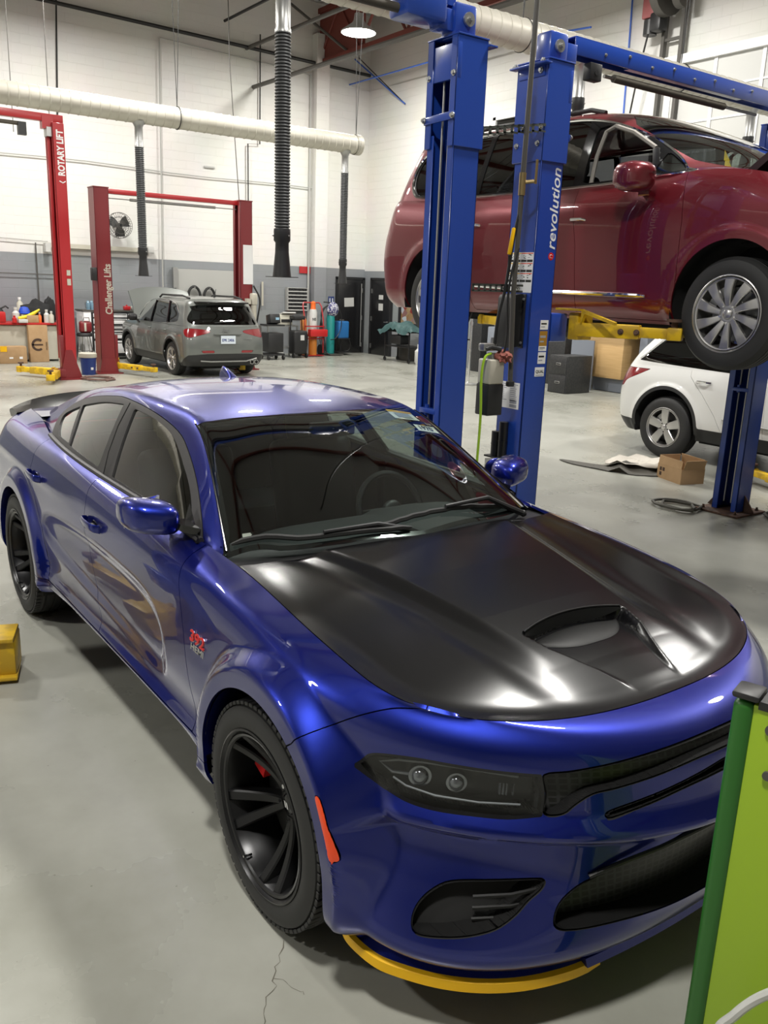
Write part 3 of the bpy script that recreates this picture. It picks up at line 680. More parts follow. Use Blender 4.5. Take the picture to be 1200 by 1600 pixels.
    sink(join_attr(inn, g3), .07, 'grille_mesh', 'lower_grille'); sink(join_attr(fg, g4), .06, 'dark_void', 'air_pocket', mirror_join=False)
    for q in (1, -1):     # horizontal fins in the corner pockets and a satin lip over the lower intake
        for zz in (.34, .375, .41):
            b = MB(); b.tube([(.69, q*.70, zz), (.75, q*.62, zz+.012), (.775, q*.55, zz+.016)], .006, 6); b.build('pocket_fin', 'insert_black', bump_o)
    lp = resample([( .972,0,.572),(.955,.12,.556),(.925,.25,.528),(.880,.36,.494),(.845,.43,.462)], 14)
    lip = MB(); P = [tuple(p) for p in lp]; full = [(x+.002, -y, z) for x, y, z in P[::-1]]+[(x+.002, y, z) for x, y, z in P[1:]]; lip.tube(full, .007, 8); lip.build('intake_trim', 'black_plastic', bump_o)
    # ---- headlamps: dark housing, light blade, projector, clear cover
    Q = join_attr(hl, hlg)
    off = np.tile(np.array([-.055, -.022, 0.]), (len(Q.v), 1)); F = Surf(Q.v+off, Q.t, Q.a); R_ = Q.rim(off)
    for q in (1, -1):
        f = (lambda s: s) if q > 0 else (lambda s: s.mirror())
        h = put(t, 'headlamp', 'lamp_dark', f(F), f(R_)); put(h, 'lens', 'clear_lens', f(hl.offset(.001)))
        edge, _ = hlg, 0; put(h, 'lamp_bezel', 'black_gloss', f(hlg))
        def onl(s, z, d=.03):
            i = np.argmin((Q.a['s']-s)**2*1+(Q.v[:, 2]-z)**2*4); p = Q.v[i]; return (p[0]-d, q*(p[1]-d*.4), z)
        m = MB(); m.tube([onl(*p) for p in [(.64,.725),(.75,.733),(.88,.733),(.97,.722),(1.02,.705),(.985,.685),(.93,.690)]], .0045, 8); m.build('light_blade', 'lamp_tube', h)
        m = MB(); m.tube([onl(*p, .022) for p in [(.64,.655),(.75,.650),(.87,.650),(.95,.66),(.99,.675)]], .003, 8); m.build('light_strip', 'lamp_tube', h)
        for s_, r_ in ((.90, .030), (.80, .027)):
            c = onl(s_, .690, .035); m = MB(); d = Vector((.8, q*.6, 0)).normalized(); m.cyl(Vector(c)-d*.02, Vector(c)+d*.006, r_, r_*1.05, 24); m.sphere(Vector(c)+d*.002, r_*.82, 20, 12); m.build('projector', 'lamp_reflector', h)
        m = MB()
        for k in range(4): c = Vector(onl(.66+.012*k, .695, .02)); m.box(c, (.006, .003, .035))
        m.build('turn_signal', 'lamp_reflector', h)
    # ---- side panels
    fd = [(-.60,.352),(-.605,.42),(-.635,.58),(-.665,.72),(-.705,.86),(-.76,.985),(-.80,1.2),(-2.1,1.2),(-1.90,1.05),(-1.85,.93),(-1.82,.70),(-1.76,.55),(-1.70,.42),(-1.69,.352)]
    rd = [(-1.69,.352),(-1.70,.42),(-1.76,.55),(-1.82,.70),(-1.85,.93),(-1.90,1.05),(-2.1,1.2),(-2.82,1.2),(-2.80,1.0),(-2.75,.86),(-2.66,.74),(-2.585,.60),(-2.55,.46),(-2.54,.352)]
    F1, g, S = carve_poly(S, 'x', 'z', fd); gaps.append(g)
    F2, g, S = carve_poly(S, 'x', 'z', rd); gaps.append(g)
    sill, g, S = carve_poly(S, 'x', 'z', [(-.05,.335),(-.6,.350),(-1.7,.350),(-2.54,.350),(-3.0,.36),(-3.0,0),(-.05,0)]); gaps.append(g)
    fender, rest = S.split(-.4-S.v[:, 0]-0.6)         # ahead of x=-1
    rb, g, quarter = carve_poly(rest, 'x', 'z', [(-3.50,.0),(-3.47,.45),(-3.52,.60),(-3.62,.70),(-3.9,.76),(-5,.78),(-5,0)]); gaps.append(g)
    tl, g, quarter = carve_poly(quarter, 'x', 'z', [(-3.74,.86),(-3.80,.80),(-5,.80),(-5,.985),(-3.84,.985),(-3.74,.93)]); gaps.append(g)
    for q in (1, -1):
        f = (lambda s: s) if q > 0 else (lambda s: s.mirror())
        put(t, 'fender', 'blue_paint', *[f(a) for a in panel(fender)])
        for D_, hx, hz, nm in ((F1, -1.70, .872, 'front'), (F2, -2.63, .915, 'rear')):
            d = put(t, 'door', 'blue_paint', *[f(a) for a in panel(D_)]); d['label'] = nm+' door panel'
            i = np.argmin((D_.v[:, 0]-hx)**2+(D_.v[:, 2]-hz)**2); yb = D_.v[i][1]*q
            m = MB(); m.sphere((hx, yb-.002*q, hz-.008), .048, 20, 12, (1.05, .12, .62)); m.build('handle_cup', 'black_gloss', d)
            m = MB(); pts = [(hx-.098, yb+.006*q, hz+.004), (hx-.085, yb+.030*q, hz+.008), (hx, yb+.038*q, hz+.008), (hx+.07, yb+.032*q, hz+.006), (hx+.092, yb+.006*q, hz)]
            P = smooth_poly(pts, 6, False); rings = []
            for p in P: rings.append([(p[0], p[1]+.008*math.cos(u), p[2]+.019*math.sin(u)) for u in [k*PI/6 for k in range(12)]])
            m.loft(rings); m.build('door_handle', 'blue_paint', d)
        put(t, 'rocker_panel', 'blue_paint', *[f(a) for a in panel(sill)])
        put(t, 'quarter_panel', 'blue_paint', *[f(a) for a in panel(quarter)])
    put(t, 'rear_bumper', 'blue_paint', *panel(rb), *[a.mirror() for a in panel(rb)]); put(t, 'tail_lamp', 'red_lens', *panel(tl), *[a.mirror() for a in panel(tl)])
    seam = join(*[g.offset(-.011) for g in gaps if len(g.v)]); put(t, 'panel_seals', 'dark_void', seam, seam.mirror())
    # ---- wheel wells and floor
    for cx in (FW, RW):
        for q in (1, -1):
            m = MB(); m.lathe([(.405, q*.95), (.41, q*.5), (.001, q*.5)], c=(cx, 0, .375), axis='Y', seg=36, a0=-.42, a1=PI+.42); m.build('wheel_well', 'dark_void', t)
            m = MB(); m.lathe([(.388, q*.985), (.386, q*.90), (.40, q*.88)], c=(cx, 0, .375), axis='Y', seg=48, a0=0, a1=PI); m.build('arch_edge', 'blue_paint', t)
            sedan_wheel(t, (cx, q*.982, TR), q)
    m = MB(); m.box((-1.52, 0, .30), (2.3, 1.66, .10)); m.box((-1.52, 0, .245), (4.6, .9, .06)); m.box((-3.65, 0, .33), (.5, 1.4, .12)); m.box((.62, 0, .42), (.35, .8, .3)); m.build('underbody', 'dark_void', t)
    # ---- hood
    H = ch_hood(); u = np.linspace(0, 1, 700); top = row_curve(CH_ROWS[-1], u); top = top[(top[:, 0] > -.535)]
    edge = [(p[0], p[1]) for p in top]                    # from the nose centre round to the cowl corner
    rear = [(-.535,.775),(-.50,.60),(-.465,.35),(-.44,.15),(-.435,0)]
    hoodpoly = edge+rear+[(-.435,-.3)]+[(edge[0][0], -.3)]
    H2, _ = H.split(polysd(H.v[:, 0], H.v[:, 1], hoodpoly)+.003)
    ay = H2.v[:, 1]; mouth = .385-.55*ay**2
    # match the hood rim height to the fender edge
    o_ = np.argsort(top[:, 0]); ez = lambda x_: np.interp(x_, top[o_, 0], top[o_, 2])
    dd = -polysd(H2.v[:, 0], H2.v[:, 1], edge+[(-.6,.775),(-.6,-.3),(edge[0][0],-.3)]); w_ = 1-sstep(dd, 0, .10)
    H2.v[:, 2] = H2.v[:, 2]*(1-w_)+(ez(H2.v[:, 0])+.001)*w_
    hw = np.interp(H2.v[:, 0], [.30,.40,.75], [.235,.23,.10])
    MO = smooth_poly([(.392,-.1),(.392,0),(.38,.10),(.358,.18),(.348,.214),(.358,.222),(.385,.205),(.415,.12),(.425,0),(.425,-.1)], 4)
    hood = put(t, 'hood', 'matte_black', *panel(H2), *[a.mirror() for a in panel(H2)]); hood['label'] = 'satin black hood with a scoop'
    # scoop: dark throat with an insert lying in the mouth
    def hz_(x, y): return float(ch_hood_z(np.array([x]), np.array([abs(y)]))[0])
    def mz(y): return hz_(.297+.74*y*y, y)
    m = MB(); rings = []
    for y in np.linspace(-.225, .225, 29):
        xm = .306+.74*y*y; zt = mz(y)-.003; k = max(0., 1-(abs(y)/.232)**3); rings.append([(xm-.07, y, zt-.03), (xm, y, zt), (xm+.003, y, zt-.045*k-.002), (xm-.07, y, zt-.05)])
    m.loft(rings); m.build('scoop_throat', 'dark_void', hood, 30)
    m = MB(); rings = []
    for y in np.linspace(-.205, .205, 25):
        xm = .306+.74*y*y; k = max(.04, 1-(abs(y)/.21)**2.6); xe = xm+.012+.130*k; zb = hz_(xe, y); x1 = xm+.05*k+.004; z1 = hz_(x1+.012, y)
        rings.append([(xm+.004, y, z1-.004), (x1, y, z1+.012*k), (xe-.01, y, zb+.006), (xe, y, zb+.001), (xe, y, zb-.006), (xm, y, z1-.02)])
    m.loft(rings); m.build('scoop_insert', 'insert_black', hood, 30)
    m = MB(); m.tube([(.302+.74*y*y, y, mz(y)+.0005) for y in np.linspace(-.228, .228, 31)], .0045, 8); m.build('scoop_lip', 'matte_black', hood)
    # ---- greenhouse
    G = ch_green(); hz = nspline([-.9,-.45,-.3], [.985,.975,.97]); _, G = G.split((G.v[:, 2]-np.where(G.v[:, 0] > -.95, .965, -9))*1.0) if True else (0, 0)
    WS = [(-.44,-.3),(-.44,0),(-.49,.35),(-.555,.60),(-.665,.776)]+[(x, float(CH_RAIL(x))-.004) for x in (-.75,-.85,-.95,-1.05,-1.15,-1.25,-1.318)]+[(-1.285,.45),(-1.245,.30),(-1.22,.12),(-1.215,0),(-1.215,-.3)]
    ws, g, G = carve_poly(G, 'x', 'y', WS, .002); ws_all = join_attr(ws, g)
    wso = put(t, 'windscreen', 'ws_glass', ws_all, ws_all.mirror())
    frit, _ = ws_all.split(-(polysd(ws_all.v[:, 0], ws_all.v[:, 1], WS)+.022)); 
    frit2 = ws_all.split(polysd(ws_all.v[:, 0], ws_all.v[:, 1], WS)+.020)[1].offset(-.003); put(wso, 'windscreen_border', 'black_gloss', frit2, frit2.mirror())
    BL = [(-2.60,-.3),(-2.60,0),(-2.63,.30),(-2.72,.50),(-3.0,.545),(-3.28,.55),(-3.36,.30),(-3.40,0),(-3.40,-.3)]
    bl, g, G = carve_poly(G, 'x', 'y', BL, .002); put(t, 'rear_window', 'dark_glass', join_attr(bl, g), join_attr(bl, g).mirror())
    FR = smooth_poly([(-.80,1.00),(-.80,1.00),(-.93,1.085),(-1.09,1.185),(-1.25,1.265),(-1.43,1.325),(-1.755,1.366),(-2.09,1.378),(-2.32,1.370),(-2.71,1.318),(-2.98,1.246),(-3.085,1.175),(-3.03,1.12),(-2.90,1.06),(-2.90,1.06)], 4)+[(-2.9,.9),(-.8,.9)]
    fr, g, G = carve_poly(G, 'x', 'z', FR, .0015)
    _, G = G.split(polysd(G.v[:, 0], G.v[:, 1], [(-.1,-1),(-.1,1),(-.672,1),(-.672,-1)]))
    roof = put(t, 'roof', 'blue_paint', *panel(G), *[a.mirror() for a in panel(G)]); roof['label'] = 'blue roof with pillars'
    # glass panes in the black frame
    wins = [('front', smooth_poly([(-.95,1.045),(-.95,1.045),(-1.08,1.135),(-1.22,1.207),(-1.43,1.292),(-1.636,1.330),(-1.80,1.343),(-1.973,1.347),(-1.973,1.347),(-1.90,1.2),(-1.82,1.062),(-1.82,1.062),(-1.4,1.05)], 4)),
            ('rear', smooth_poly([(-2.02,1.070),(-2.02,1.070),(-2.08,1.2),(-2.145,1.348),(-2.145,1.348),(-2.44,1.322),(-2.735,1.268),(-2.735,1.268),(-2.62,1.18),(-2.53,1.092),(-2.53,1.092),(-2.3,1.083)], 4)),
            ('quarter', smooth_poly([(-2.565,1.098),(-2.565,1.098),(-2.66,1.17),(-2.775,1.256),(-2.775,1.256),(-2.93,1.21),(-2.995,1.175),(-2.90,1.13),(-2.80,1.102),(-2.80,1.102)], 4))]
    panes = []
    for nm, pl in wins:
        a, g, fr = carve_poly(fr, 'x', 'z', pl, .003); panes.append((nm, join_attr(a, g)))
    for q in (1, -1):
        f = (lambda s: s) if q > 0 else (lambda s: s.mirror())
        fo = put(t, 'window_frame', 'rubber_trim', *[f(a) for a in panel(fr.offset(.0015), .02)])
        for nm, p in panes:
            put(fo, 'window_pane', 'side_glass', f(p.offset(-.006)))
    # belt moulding and pillar cuts
    bx = np.linspace(-.80, -2.90, 30); yb = nspline([-3.7,-3.3,-2.8,-1.5,-.9,-.36], [.66,.73,.80,.81,.80,.775]); zb = nspline([-3.7,-2.8,-1.8,-.9,-.36], [1.10,1.07,1.035,1.01,.97])
    for q in (1, -1):
        m = MB(); m.tube([(x, q*(float(yb(x))+.010), float(zb(x))+.012) for x in bx], .014, 8); m.build('belt_moulding', 'rubber_trim', t)
        m = MB(); m.tube([(x, q*(float(CH_RAIL(x))+.0), float(ch_rz(x))+.004) for x in np.linspace(-.68, -1.33, 16)], .004, 6); m.build('pillar_seal', 'black_gloss', t)
        m = MB(); m.tube([(-1.90,q*.822,1.05),(-1.95,q*.775,1.15),(-2.0,q*.705,1.27),(-2.03,q*.632,1.372)], .003, 6); m.build('door_gap', 'dark_void', t)
    # ---- cowl, wipers
    m = MB(); rings = []
    for y in np.linspace(-.80, .80, 33):
        k = (abs(y)/.8)**2; xr_ = -.435-.12*k; z0 = 1.000-.022*k
        rings.append([(xr_+.012, y, z0-.012), (xr_-.03, y, z0-.006), (xr_-.13-.12*k, y, z0-.008), (xr_-.26, y, z0-.06), (xr_-.26, y, z0-.08), (xr_+.012, y, z0-.05)])
    m.loft(rings); m.build('cowl', 'black_plastic', t, 30)
    m = MB(); m.box((-.10, 0, .78), (1.2, 1.50, .10)); m.build('engine_bay_cover', 'dark_void', t)
    def wsz(x, y):
        i = np.argmin((ws_all.v[:, 0]-x)**2+(ws_all.v[:, 1]-abs(y))**2); return float(ws_all.v[i][2])
    for pts, piv in (([(-.705,-.74),(-.60,-.52),(-.545,-.33),(-.50,-.06)], (-.475, .02)), ([(-.53,-.24),(-.55,-.02),(-.565,.16),(-.58,.34),(-.60,.56)], (-.545, .63))):
        blade = [(x+.03, y, wsz(x+.03, y)+.012) for x, y in smooth_poly(pts, 6, False)]
        w_ = thing_part('wiper', t); m = MB(); m.tube(blade, [.005]+[.011]*(len(blade)-2)+[.005], 6); bo = m.build('wiper', 'rubber', t)
        b0 = blade[len(blade)//2]; m = MB(); pz = wsz(piv[0]-.05, piv[1]) if False else 1.005
        m.tube([(piv[0], piv[1], pz), (piv[0]-.015, piv[1]*.85+b0[1]*.15, pz+.030), ((piv[0]+b0[0])/2+.005, (piv[1]+b0[1])/2, b0[2]+.025), (b0[0]+.005, b0[1], b0[2]+.016)], [.014, .014, .011, .008], 8); m.sphere((piv[0], piv[1], pz), .016, 12, 8); m.build('wiper_arm', 'black_plastic', bo)
    # ---- mirrors
    for q in (1, -1):
        m = MB(); prof = []
        for (px, w0, h0, yo) in ((-.955, .80, .72, 0), (-.945, .95, .90, 0), (-.90, 1., 1., 0), (-.86, .97, .97, .0), (-.82, .88, .86, .0), (-.795, .66, .62, 0), (-.785, .3, .3, 0)):
            r_ = []
            for k in range(28):
                a = 2*PI*k/28; c, s_ = math.cos(a), math.sin(a); e = 2/3.2
                yy = .942+(abs(c)**e*(1 if c > 0 else -1))*.100*w0; zz = 1.090+(abs(s_)**e*(1 if s_ > 0 else -1))*.068*h0-.012*(.950-yy)/.108
                r_.append((px-.09-.32*(yy-.942), q*yy, zz))
            prof.append(r_)
        m.loft(prof); mo = m.build('door_mirror', 'blue_paint', t, 50)
        m = MB(); m.box((-1.046, q*.942, 1.090), (.004, .17, .105), rot=q*-.31, bev=.02); m.build('mirror_glass', 'chrome', mo)
        m = MB(); m.loft([[(-1.02+a, q*.885, 1.055+b) for a, b in ((0,0),(.10,0),(.11,.02),(.0,.022))], [(-.98+a, q*.85, 1.04+b) for a, b in ((0,0),(.12,0),(.13,.03),(.0,.03))], [(-.95+a, q*.80, 1.03+b) for a, b in ((0,0),(.13,0),(.14,.03),(.0,.035))]]); m.build('mirror_stalk', 'black_gloss', mo)
        m = MB(); m.add([(-.80, q*.825, 1.008), (-.95, q*.815, 1.035), (-.985, q*.770, 1.12), (-.79, q*.818, 1.025)], [(0, 1, 2, 3)]); m.build('mirror_sail', 'black_gloss', mo)
    # ---- trunk lid, spoiler
    rings = []
    for x in np.linspace(-3.34, -3.925, 16):
        k = (-x-3.34)/.585; hw_ = float(np.interp(x, [-3.925,-3.7,-3.34], [.62,.70,.735])); rings.append([(x, hw_*c, 1.125+.018*(1-c*c)-.012*k*k) for c in np.linspace(-1, 1, 25)])
    m = MB(); m.loft(rings, closed=False, cap=False); m.build('trunk_lid', 'blue_paint', t)
    rings = []
    for y in np.linspace(-.80, .80, 41):
        k = abs(y)/.80; xb = -3.93+.085*k**3; h = 1.20-.045*k**2-.05*k**6; rings.append([(xb+.17, y, 1.128-.02*k**4), (xb+.05, y, 1.150-.03*k**4), (xb-.035, y, h), (xb-.048, y, h-.012), (xb-.01, y, 1.10-.04*k**4), (xb+.10, y, 1.105-.03*k**4)])
    m = MB(); m.loft(rings); m.build('spoiler', 'matte_black', t, 50)
    # ---- roof antenna
    rings = []
    for k in range(9):
        a = k/8; x = -2.16-.18*a; h = .062*math.sin(PI*.5*a)**.8*(1 if a < .93 else .6); w_ = .028*(1-.55*a); rings.append([(x, w_*math.cos(u), 1.452+max(.004, h)*math.sin(u)) for u in [PI*j/10 for j in range(11)]])
    m = MB(); m.loft(rings, closed=True); m.build('shark_fin', 'blue_paint', t)
    # ---- splitter with yellow guards
    sp = [(.36,.890),(.42,.895),(.50,.885),(.56,.860),(.66,.788),(.74,.700),(.80,.595),(.84,.47),(.855,.36)]
    sp = smooth_poly(sp, 5, False)
    for q in (1, -1):
        m = MB(); rings = []
        for i, (x, y) in enumerate(sp): n_ = Vector((x-.2, y*.55, 0)).normalized(); o_ = Vector((x, q*y, .178)); nn = Vector((n_.x, q*n_.y, 0)); rings.append([o_-nn*.10+Vector((0, 0, .05)), o_-nn*.03+Vector((0,0,.016)), o_, o_-nn*.006-Vector((0,0,.022)), o_-nn*.10-Vector((0,0,.020))])
        m.loft(rings); so = m.build('splitter', 'blue_paint', bump_o, 40)
        m = MB(); rings = []
        for i, (x, y) in enumerate(sp):
            n_ = Vector((x-.2, y*.55, 0)).normalized(); nn = Vector((n_.x, q*n_.y, 0)); e = min(1, i/3+.3, (len(sp)-1-i)/3+.35); o_ = Vector((x, q*y, .165)); rings.append([o_+nn*.010+Vector((0,0,.014*e)), o_-nn*.004+Vector((0,0,.019*e)), o_-nn*.02-Vector((0,0,.002)), o_-nn*.02-Vector((0,0,.016*e)), o_+nn*.012-Vector((0,0,.014*e))])
        m.loft(rings); m.build('lip_guard', 'yellow_guard', so, 40)
    m = MB(); rings = []
    for y in np.linspace(-.42, .42, 21): xx = .885-.15*abs(y)**2; rings.append([(xx, y, .20), (xx+.01, y, .178), (xx-.10, y, .17), (xx-.10, y, .20)])
    m.loft(rings); m.build('chin', 'blue_paint', bump_o)
    # ---- 392 badge ahead of the front door
    for q in (-1, 1):
        i = np.argmin((fender.v[:, 0]+.54)**2+(fender.v[:, 2]-.72)**2); yb_ = fender.v[i][1]
        m = MB(); m.text('392', (-.60 if q < 0 else -.47, q*(yb_+.003), .722), (1*(-q), 0, 0), (0, 0, 1), .062, .005, shear=.15, bold=.0010, sx=1.35); b = m.build('fender_badge', 'red', t, 0); b['label'] = 'red 392 badge'
        m = MB(); m.text('392', (-.60 if q < 0 else -.47, q*(yb_+.001), .722), (1*(-q), 0, 0), (0, 0, 1), .062, .003, shear=.15, bold=.0030, sx=1.35); m.text('HEMI', (-.595 if q < 0 else -.475, q*(yb_+.002), .690), (-q, 0, 0), (0, 0, 1), .036, .004, shear=.15, bold=.001, sx=1.4); m.build('badge_outline', 'chrome', b, 0)
    # ---- stickers inside the windscreen
    def sticker(c, du, w_, h_, mt): 
        pass
    nrm_s = Vector((.55, 0, .83))
    for (x0, y0, wd, ht, kind) in ((-1.255, .355, .15, .085, 'y'), (-1.125, .43, .125, .05, 'n')):
        def P(a, b): x = x0+b; y = y0+a; return Vector((x, y, wsz(x, y)-.004))
        o_, ux_, uy_ = P(0, ht), P(wd, ht)-P(0, ht), P(0, 0)-P(0, ht)
        m = MB(); m.prism([(0,0),(1,0),(1,1),(0,1)], o_, ux_, uy_, .0008); so = m.build('windscreen_sticker', 'white', wso, 0)
        so['label'] = 'white sticker numbered 1970' if kind == 'n' else 'white sticker with a yellow band'
        n_ = ux_.cross(uy_).normalized()*.002
        if kind == 'n': m = MB(); m.text('1970', o_+n_+ux_*.10+uy_*.22, ux_, uy_, .050, .0008, bold=.0012, sx=.9); m.build('sticker_number', 'black', so, 0)
        else:
            m = MB(); m.prism([(0,.78),(1,.78),(1,1),(0,1)], o_+n_, ux_, uy_, .0008); m.build('sticker_band', 'yellow_guard', so, 0)
            m = MB(); m.prism([(.2,.12),(.8,.12),(.8,.68),(.2,.68)], o_+n_, ux_, uy_, .0008); m.build('sticker_print', 'paper_grey', so, 0)
    # ---- interior
    m = MB(); rings = []
    for y in np.linspace(-.74, .74, 25):
        k = 1-(abs(y)/.74)**6*.3; b = .02 if .12 < y < .6 else 0; rings.append([(-.50, y, .93), (-.62, y, .955*k+.05), (-.85, y, (.975+b)*k+.03), (-1.0, y, .96*k+b), (-1.06, y, .90), (-1.04, y, .60), (-.6, y, .55)])
    m.loft(rings); dash = m.build('dashboard', 'interior', t, 50)
    m = MB(); R_ = Matrix.Rotation(math.radians(-22), 3, 'Y'); m.tube([Vector((-1.20, .37, .90))+R_ @ Vector((0, .185*math.cos(a), .185*math.sin(a))) for a in [2*PI*k/28 for k in range(28)]], .015, 8, closed=True)
    m.sphere((-1.19, .37, .90), .06, 14, 8, (.5, 1, .9)); m.box((-1.19, .37, .90), (.02, .34, .035)); m.cyl((-1.19, .37, .90), (-1.0, .37, .84), .03); m.build('steering_wheel', 'leather', t)
    for q in (1, -1):
        m = MB(); m.box((-1.62, q*.37, .56), (.52, .50, .16), bev=.05, seg=3); m.box((-1.92, q*.37, .84), (.15, .50, .62), rot=Matrix.Rotation(math.radians(-14), 3, 'Y'), bev=.06, seg=3); s_ = m.build('seat', 'leather', t)
        m = MB(); m.box((-2.02, q*.37, 1.20), (.10, .26, .17), rot=Matrix.Rotation(math.radians(-10), 3, 'Y'), bev=.045, seg=3); m.build('head_rest', 'leather', s_)
    m = MB(); m.box((-2.62, 0, .58), (.5, 1.3, .18), bev=.05); m.box((-2.92, 0, .82), (.16, 1.3, .50), rot=Matrix.Rotation(math.radians(-20), 3, 'Y'), bev=.06); m.build('rear_seat', 'leather', t)
    m = MB(); m.box((-3.20, 0, 1.055), (.42, 1.2, .02)); m.build('parcel_shelf', 'interior', t)
    m = MB(); m.box((-1.17, 0, 1.335), (.03, .24, .07), bev=.012); m.cyl((-1.16, 0, 1.33), (-1.20, 0, 1.385), .010); m.build('cabin_mirror', 'black_plastic', t)
    for q in (1, -1):
        for x0, x1, y_ in ((-.70, -1.83, .78), (-1.88, -2.66, .78)): m = MB(); m.box(((x0+x1)/2, q*.80, .74), (abs(x1-x0), .06, .50), bev=.02); m.build('door_lining', 'interior', t)
    return t
def join_attr(a, b):
    n = len(a.v); return Surf(np.concatenate([a.v, b.v]), np.concatenate([a.t, b.t+n]), {k: np.concatenate([a.a[k], b.a[k]]) for k in a.a}) if len(b.v) else a
ch_rz = nspline([-3.7,-3.32,-2.78,-2.15,-1.62,-1.32,-1.0,-.66,-.3], [1.10,1.215,1.345,1.395,1.393,1.362,1.20,.985,.75])
def thing_part(n, p): return None
def hex_mat():
    m = mat('black_grille_mesh', (.010, .010, .011), .35); nt = m.node_tree; b = nt.nodes['Principled BSDF']
    tc = nt.nodes.new('ShaderNodeTexCoord'); mp = nt.nodes.new('ShaderNodeMapping'); mp.inputs['Scale'].default_value = (0, 38, 60); v = nt.nodes.new('ShaderNodeTexVoronoi'); v.feature = 'DISTANCE_TO_EDGE'; v.inputs['Randomness'].default_value = .12; v.inputs['Scale'].default_value = 1
    r = nt.nodes.new('ShaderNodeValToRGB'); r.color_ramp.elements[0].position = .10; r.color_ramp.elements[0].color = (.022, .022, .024, 1); r.color_ramp.elements[1].position = .2; r.color_ramp.elements[1].color = (.001, .001, .001, 1)
    nt.links.new(tc.outputs['Object'], mp.inputs[0]); nt.links.new(mp.outputs[0], v.inputs['Vector']); nt.links.new(v.outputs['Distance'], r.inputs[0]); nt.links.new(r.outputs[0], b.inputs['Base Color']); return m
M['grille_mesh'] = hex_mat()
M['insert_black'] = mat('black_scoop_insert', (.006, .006, .006), .5, spec=.3)
M['lamp_dark'] = mat('lamp_housing', (.016, .015, .012), .4)
M['lamp_tube'] = mat('frosted_light_guide', (.30, .31, .32), .2, coat=1)
M['lamp_reflector'] = mat('lamp_reflector', (.35, .36, .38), .12, .8)
M['paper_grey'] = mat('grey_print', (.33, .34, .38), .6)
make_sedan()
# ---------------------------------------------------------------- the other vehicles
def krow(z, W, xf, xr, Lf=.6, Lr=.35, nf=2.3, nr=3.2):
    zz = z if isinstance(z, list) else [(1, z), (-4, z)]; ww = W if isinstance(W, list) else [(1, W), (-4, W)]
    return dict(W=ww, Z=zz, xf=xf, xr=xr, Lf=Lf, Lr=Lr, nf=nf, nr=nr)
def vehicle_body(t, sp):
    """sp: rows_low, rows_up, axles, arch_r, arch_z, paint, and outlines cut from the skin"""
    res = {}
    for part, rows in (('low', sp['low']), ('up', sp['up'])):
        S = lower_body(rows, 260, 60); S.v[:, 1] = np.maximum(S.v[:, 1], 0); S.a['r'] = S.a['s'].max()-S.a['s']
        if part == 'low':
            for ax in sp['axles']:
                x, y, z = S.v.T; w = (1-sstep(np.hypot(x-ax, z-sp['arch_z']), sp['arch_r']+.05, sp['arch_r']+.10))*sp.get('flare', .02)*(np.abs(S.normals()[:, 1]) > .4); S.v[:, 1] = y+w
                x, y, z = S.v.T; sd = np.where(z > sp['arch_z'], np.hypot(x-ax, z-sp['arch_z']), np.abs(x-ax))-sp['arch_r']; sd = np.where((S.a['s'] < .35) | (S.a['r'] < .35), 1., sd)
                _, S = S.split(sd)
            if sp.get('clad'):
                x, y, z = S.v.T; d = np.minimum.reduce([z-sp['clad'](x)]+[np.maximum(np.hypot(x-ax, z-sp['arch_z'])-sp['arch_r']-sp['clad_w'], 0)+0*x if False else np.where(z > sp['arch_z'], np.hypot(x-ax, z-sp['arch_z']), np.abs(x-ax))-sp['arch_r']-sp['clad_w'] for ax in sp['axles']])
                cl, S = S.split(d); c = put(t, 'cladding', 'black_plastic', *panel(cl), *[q.mirror() for q in panel(cl)])
        seals = []
        for kind, name, mt, kx, ky, poly, opt in sp['cuts']:
            if opt.get('on', 'low') != part: continue
            a, g, S = carve_poly(S, kx, ky, poly, opt.get('gap', .002))
            if opt.get('off'): a = a.offset(opt['off'])
            sides = ((lambda s: s), (lambda s: s.mirror())) if opt.get('sides') else (None,)
            if len(g.v): seals.append(g.offset(-.006))
            for i, f in enumerate(sides):
                pr = panel(a) if kind != 'glass' else [a]
                geo = [f(q) for q in pr] if f else pr+[q.mirror() for q in pr]
                if opt.get('open') and i == opt['open']-1: continue
                o = put(t, name, mt, *geo)
                if o is not None:
                    if opt.get('label'): o['label'] = opt['label']
                    res.setdefault(name, []).append(o)
                    res.setdefault(name+'_surf', []).append(a)
        res[part] = S
        nm = 'body_shell' if part == 'low' else 'roof_shell'
        put(t, nm, sp['paint'], *panel(S), *[q.mirror() for q in panel(S)])
        if seals: s_ = join(*seals); put(t, 'seals' if part == 'low' else 'glass_seals', 'dark_void', s_, s_.mirror())
    for ax in sp['axles']:
        for q in (1, -1): m = MB(); m.lathe([(sp['arch_r']+.015, q*(sp['hw']-.02)), (sp['arch_r']+.02, q*.5), (.001, q*.5)], c=(ax, 0, sp['arch_z']), axis='Y', seg=32, a0=-.3, a1=PI+.3); m.build('wheel_well', 'dark_void', t)
    L = sp['axles'][1]; m = MB(); m.box((L/2, 0, sp['floor']+.06), (-L-.9, sp['hw']*1.72, .10)); m.box((L/2, 0, sp['floor']), (-L+1.0, .9, .07)); m.build('underbody', 'dark_void', t)
    return res
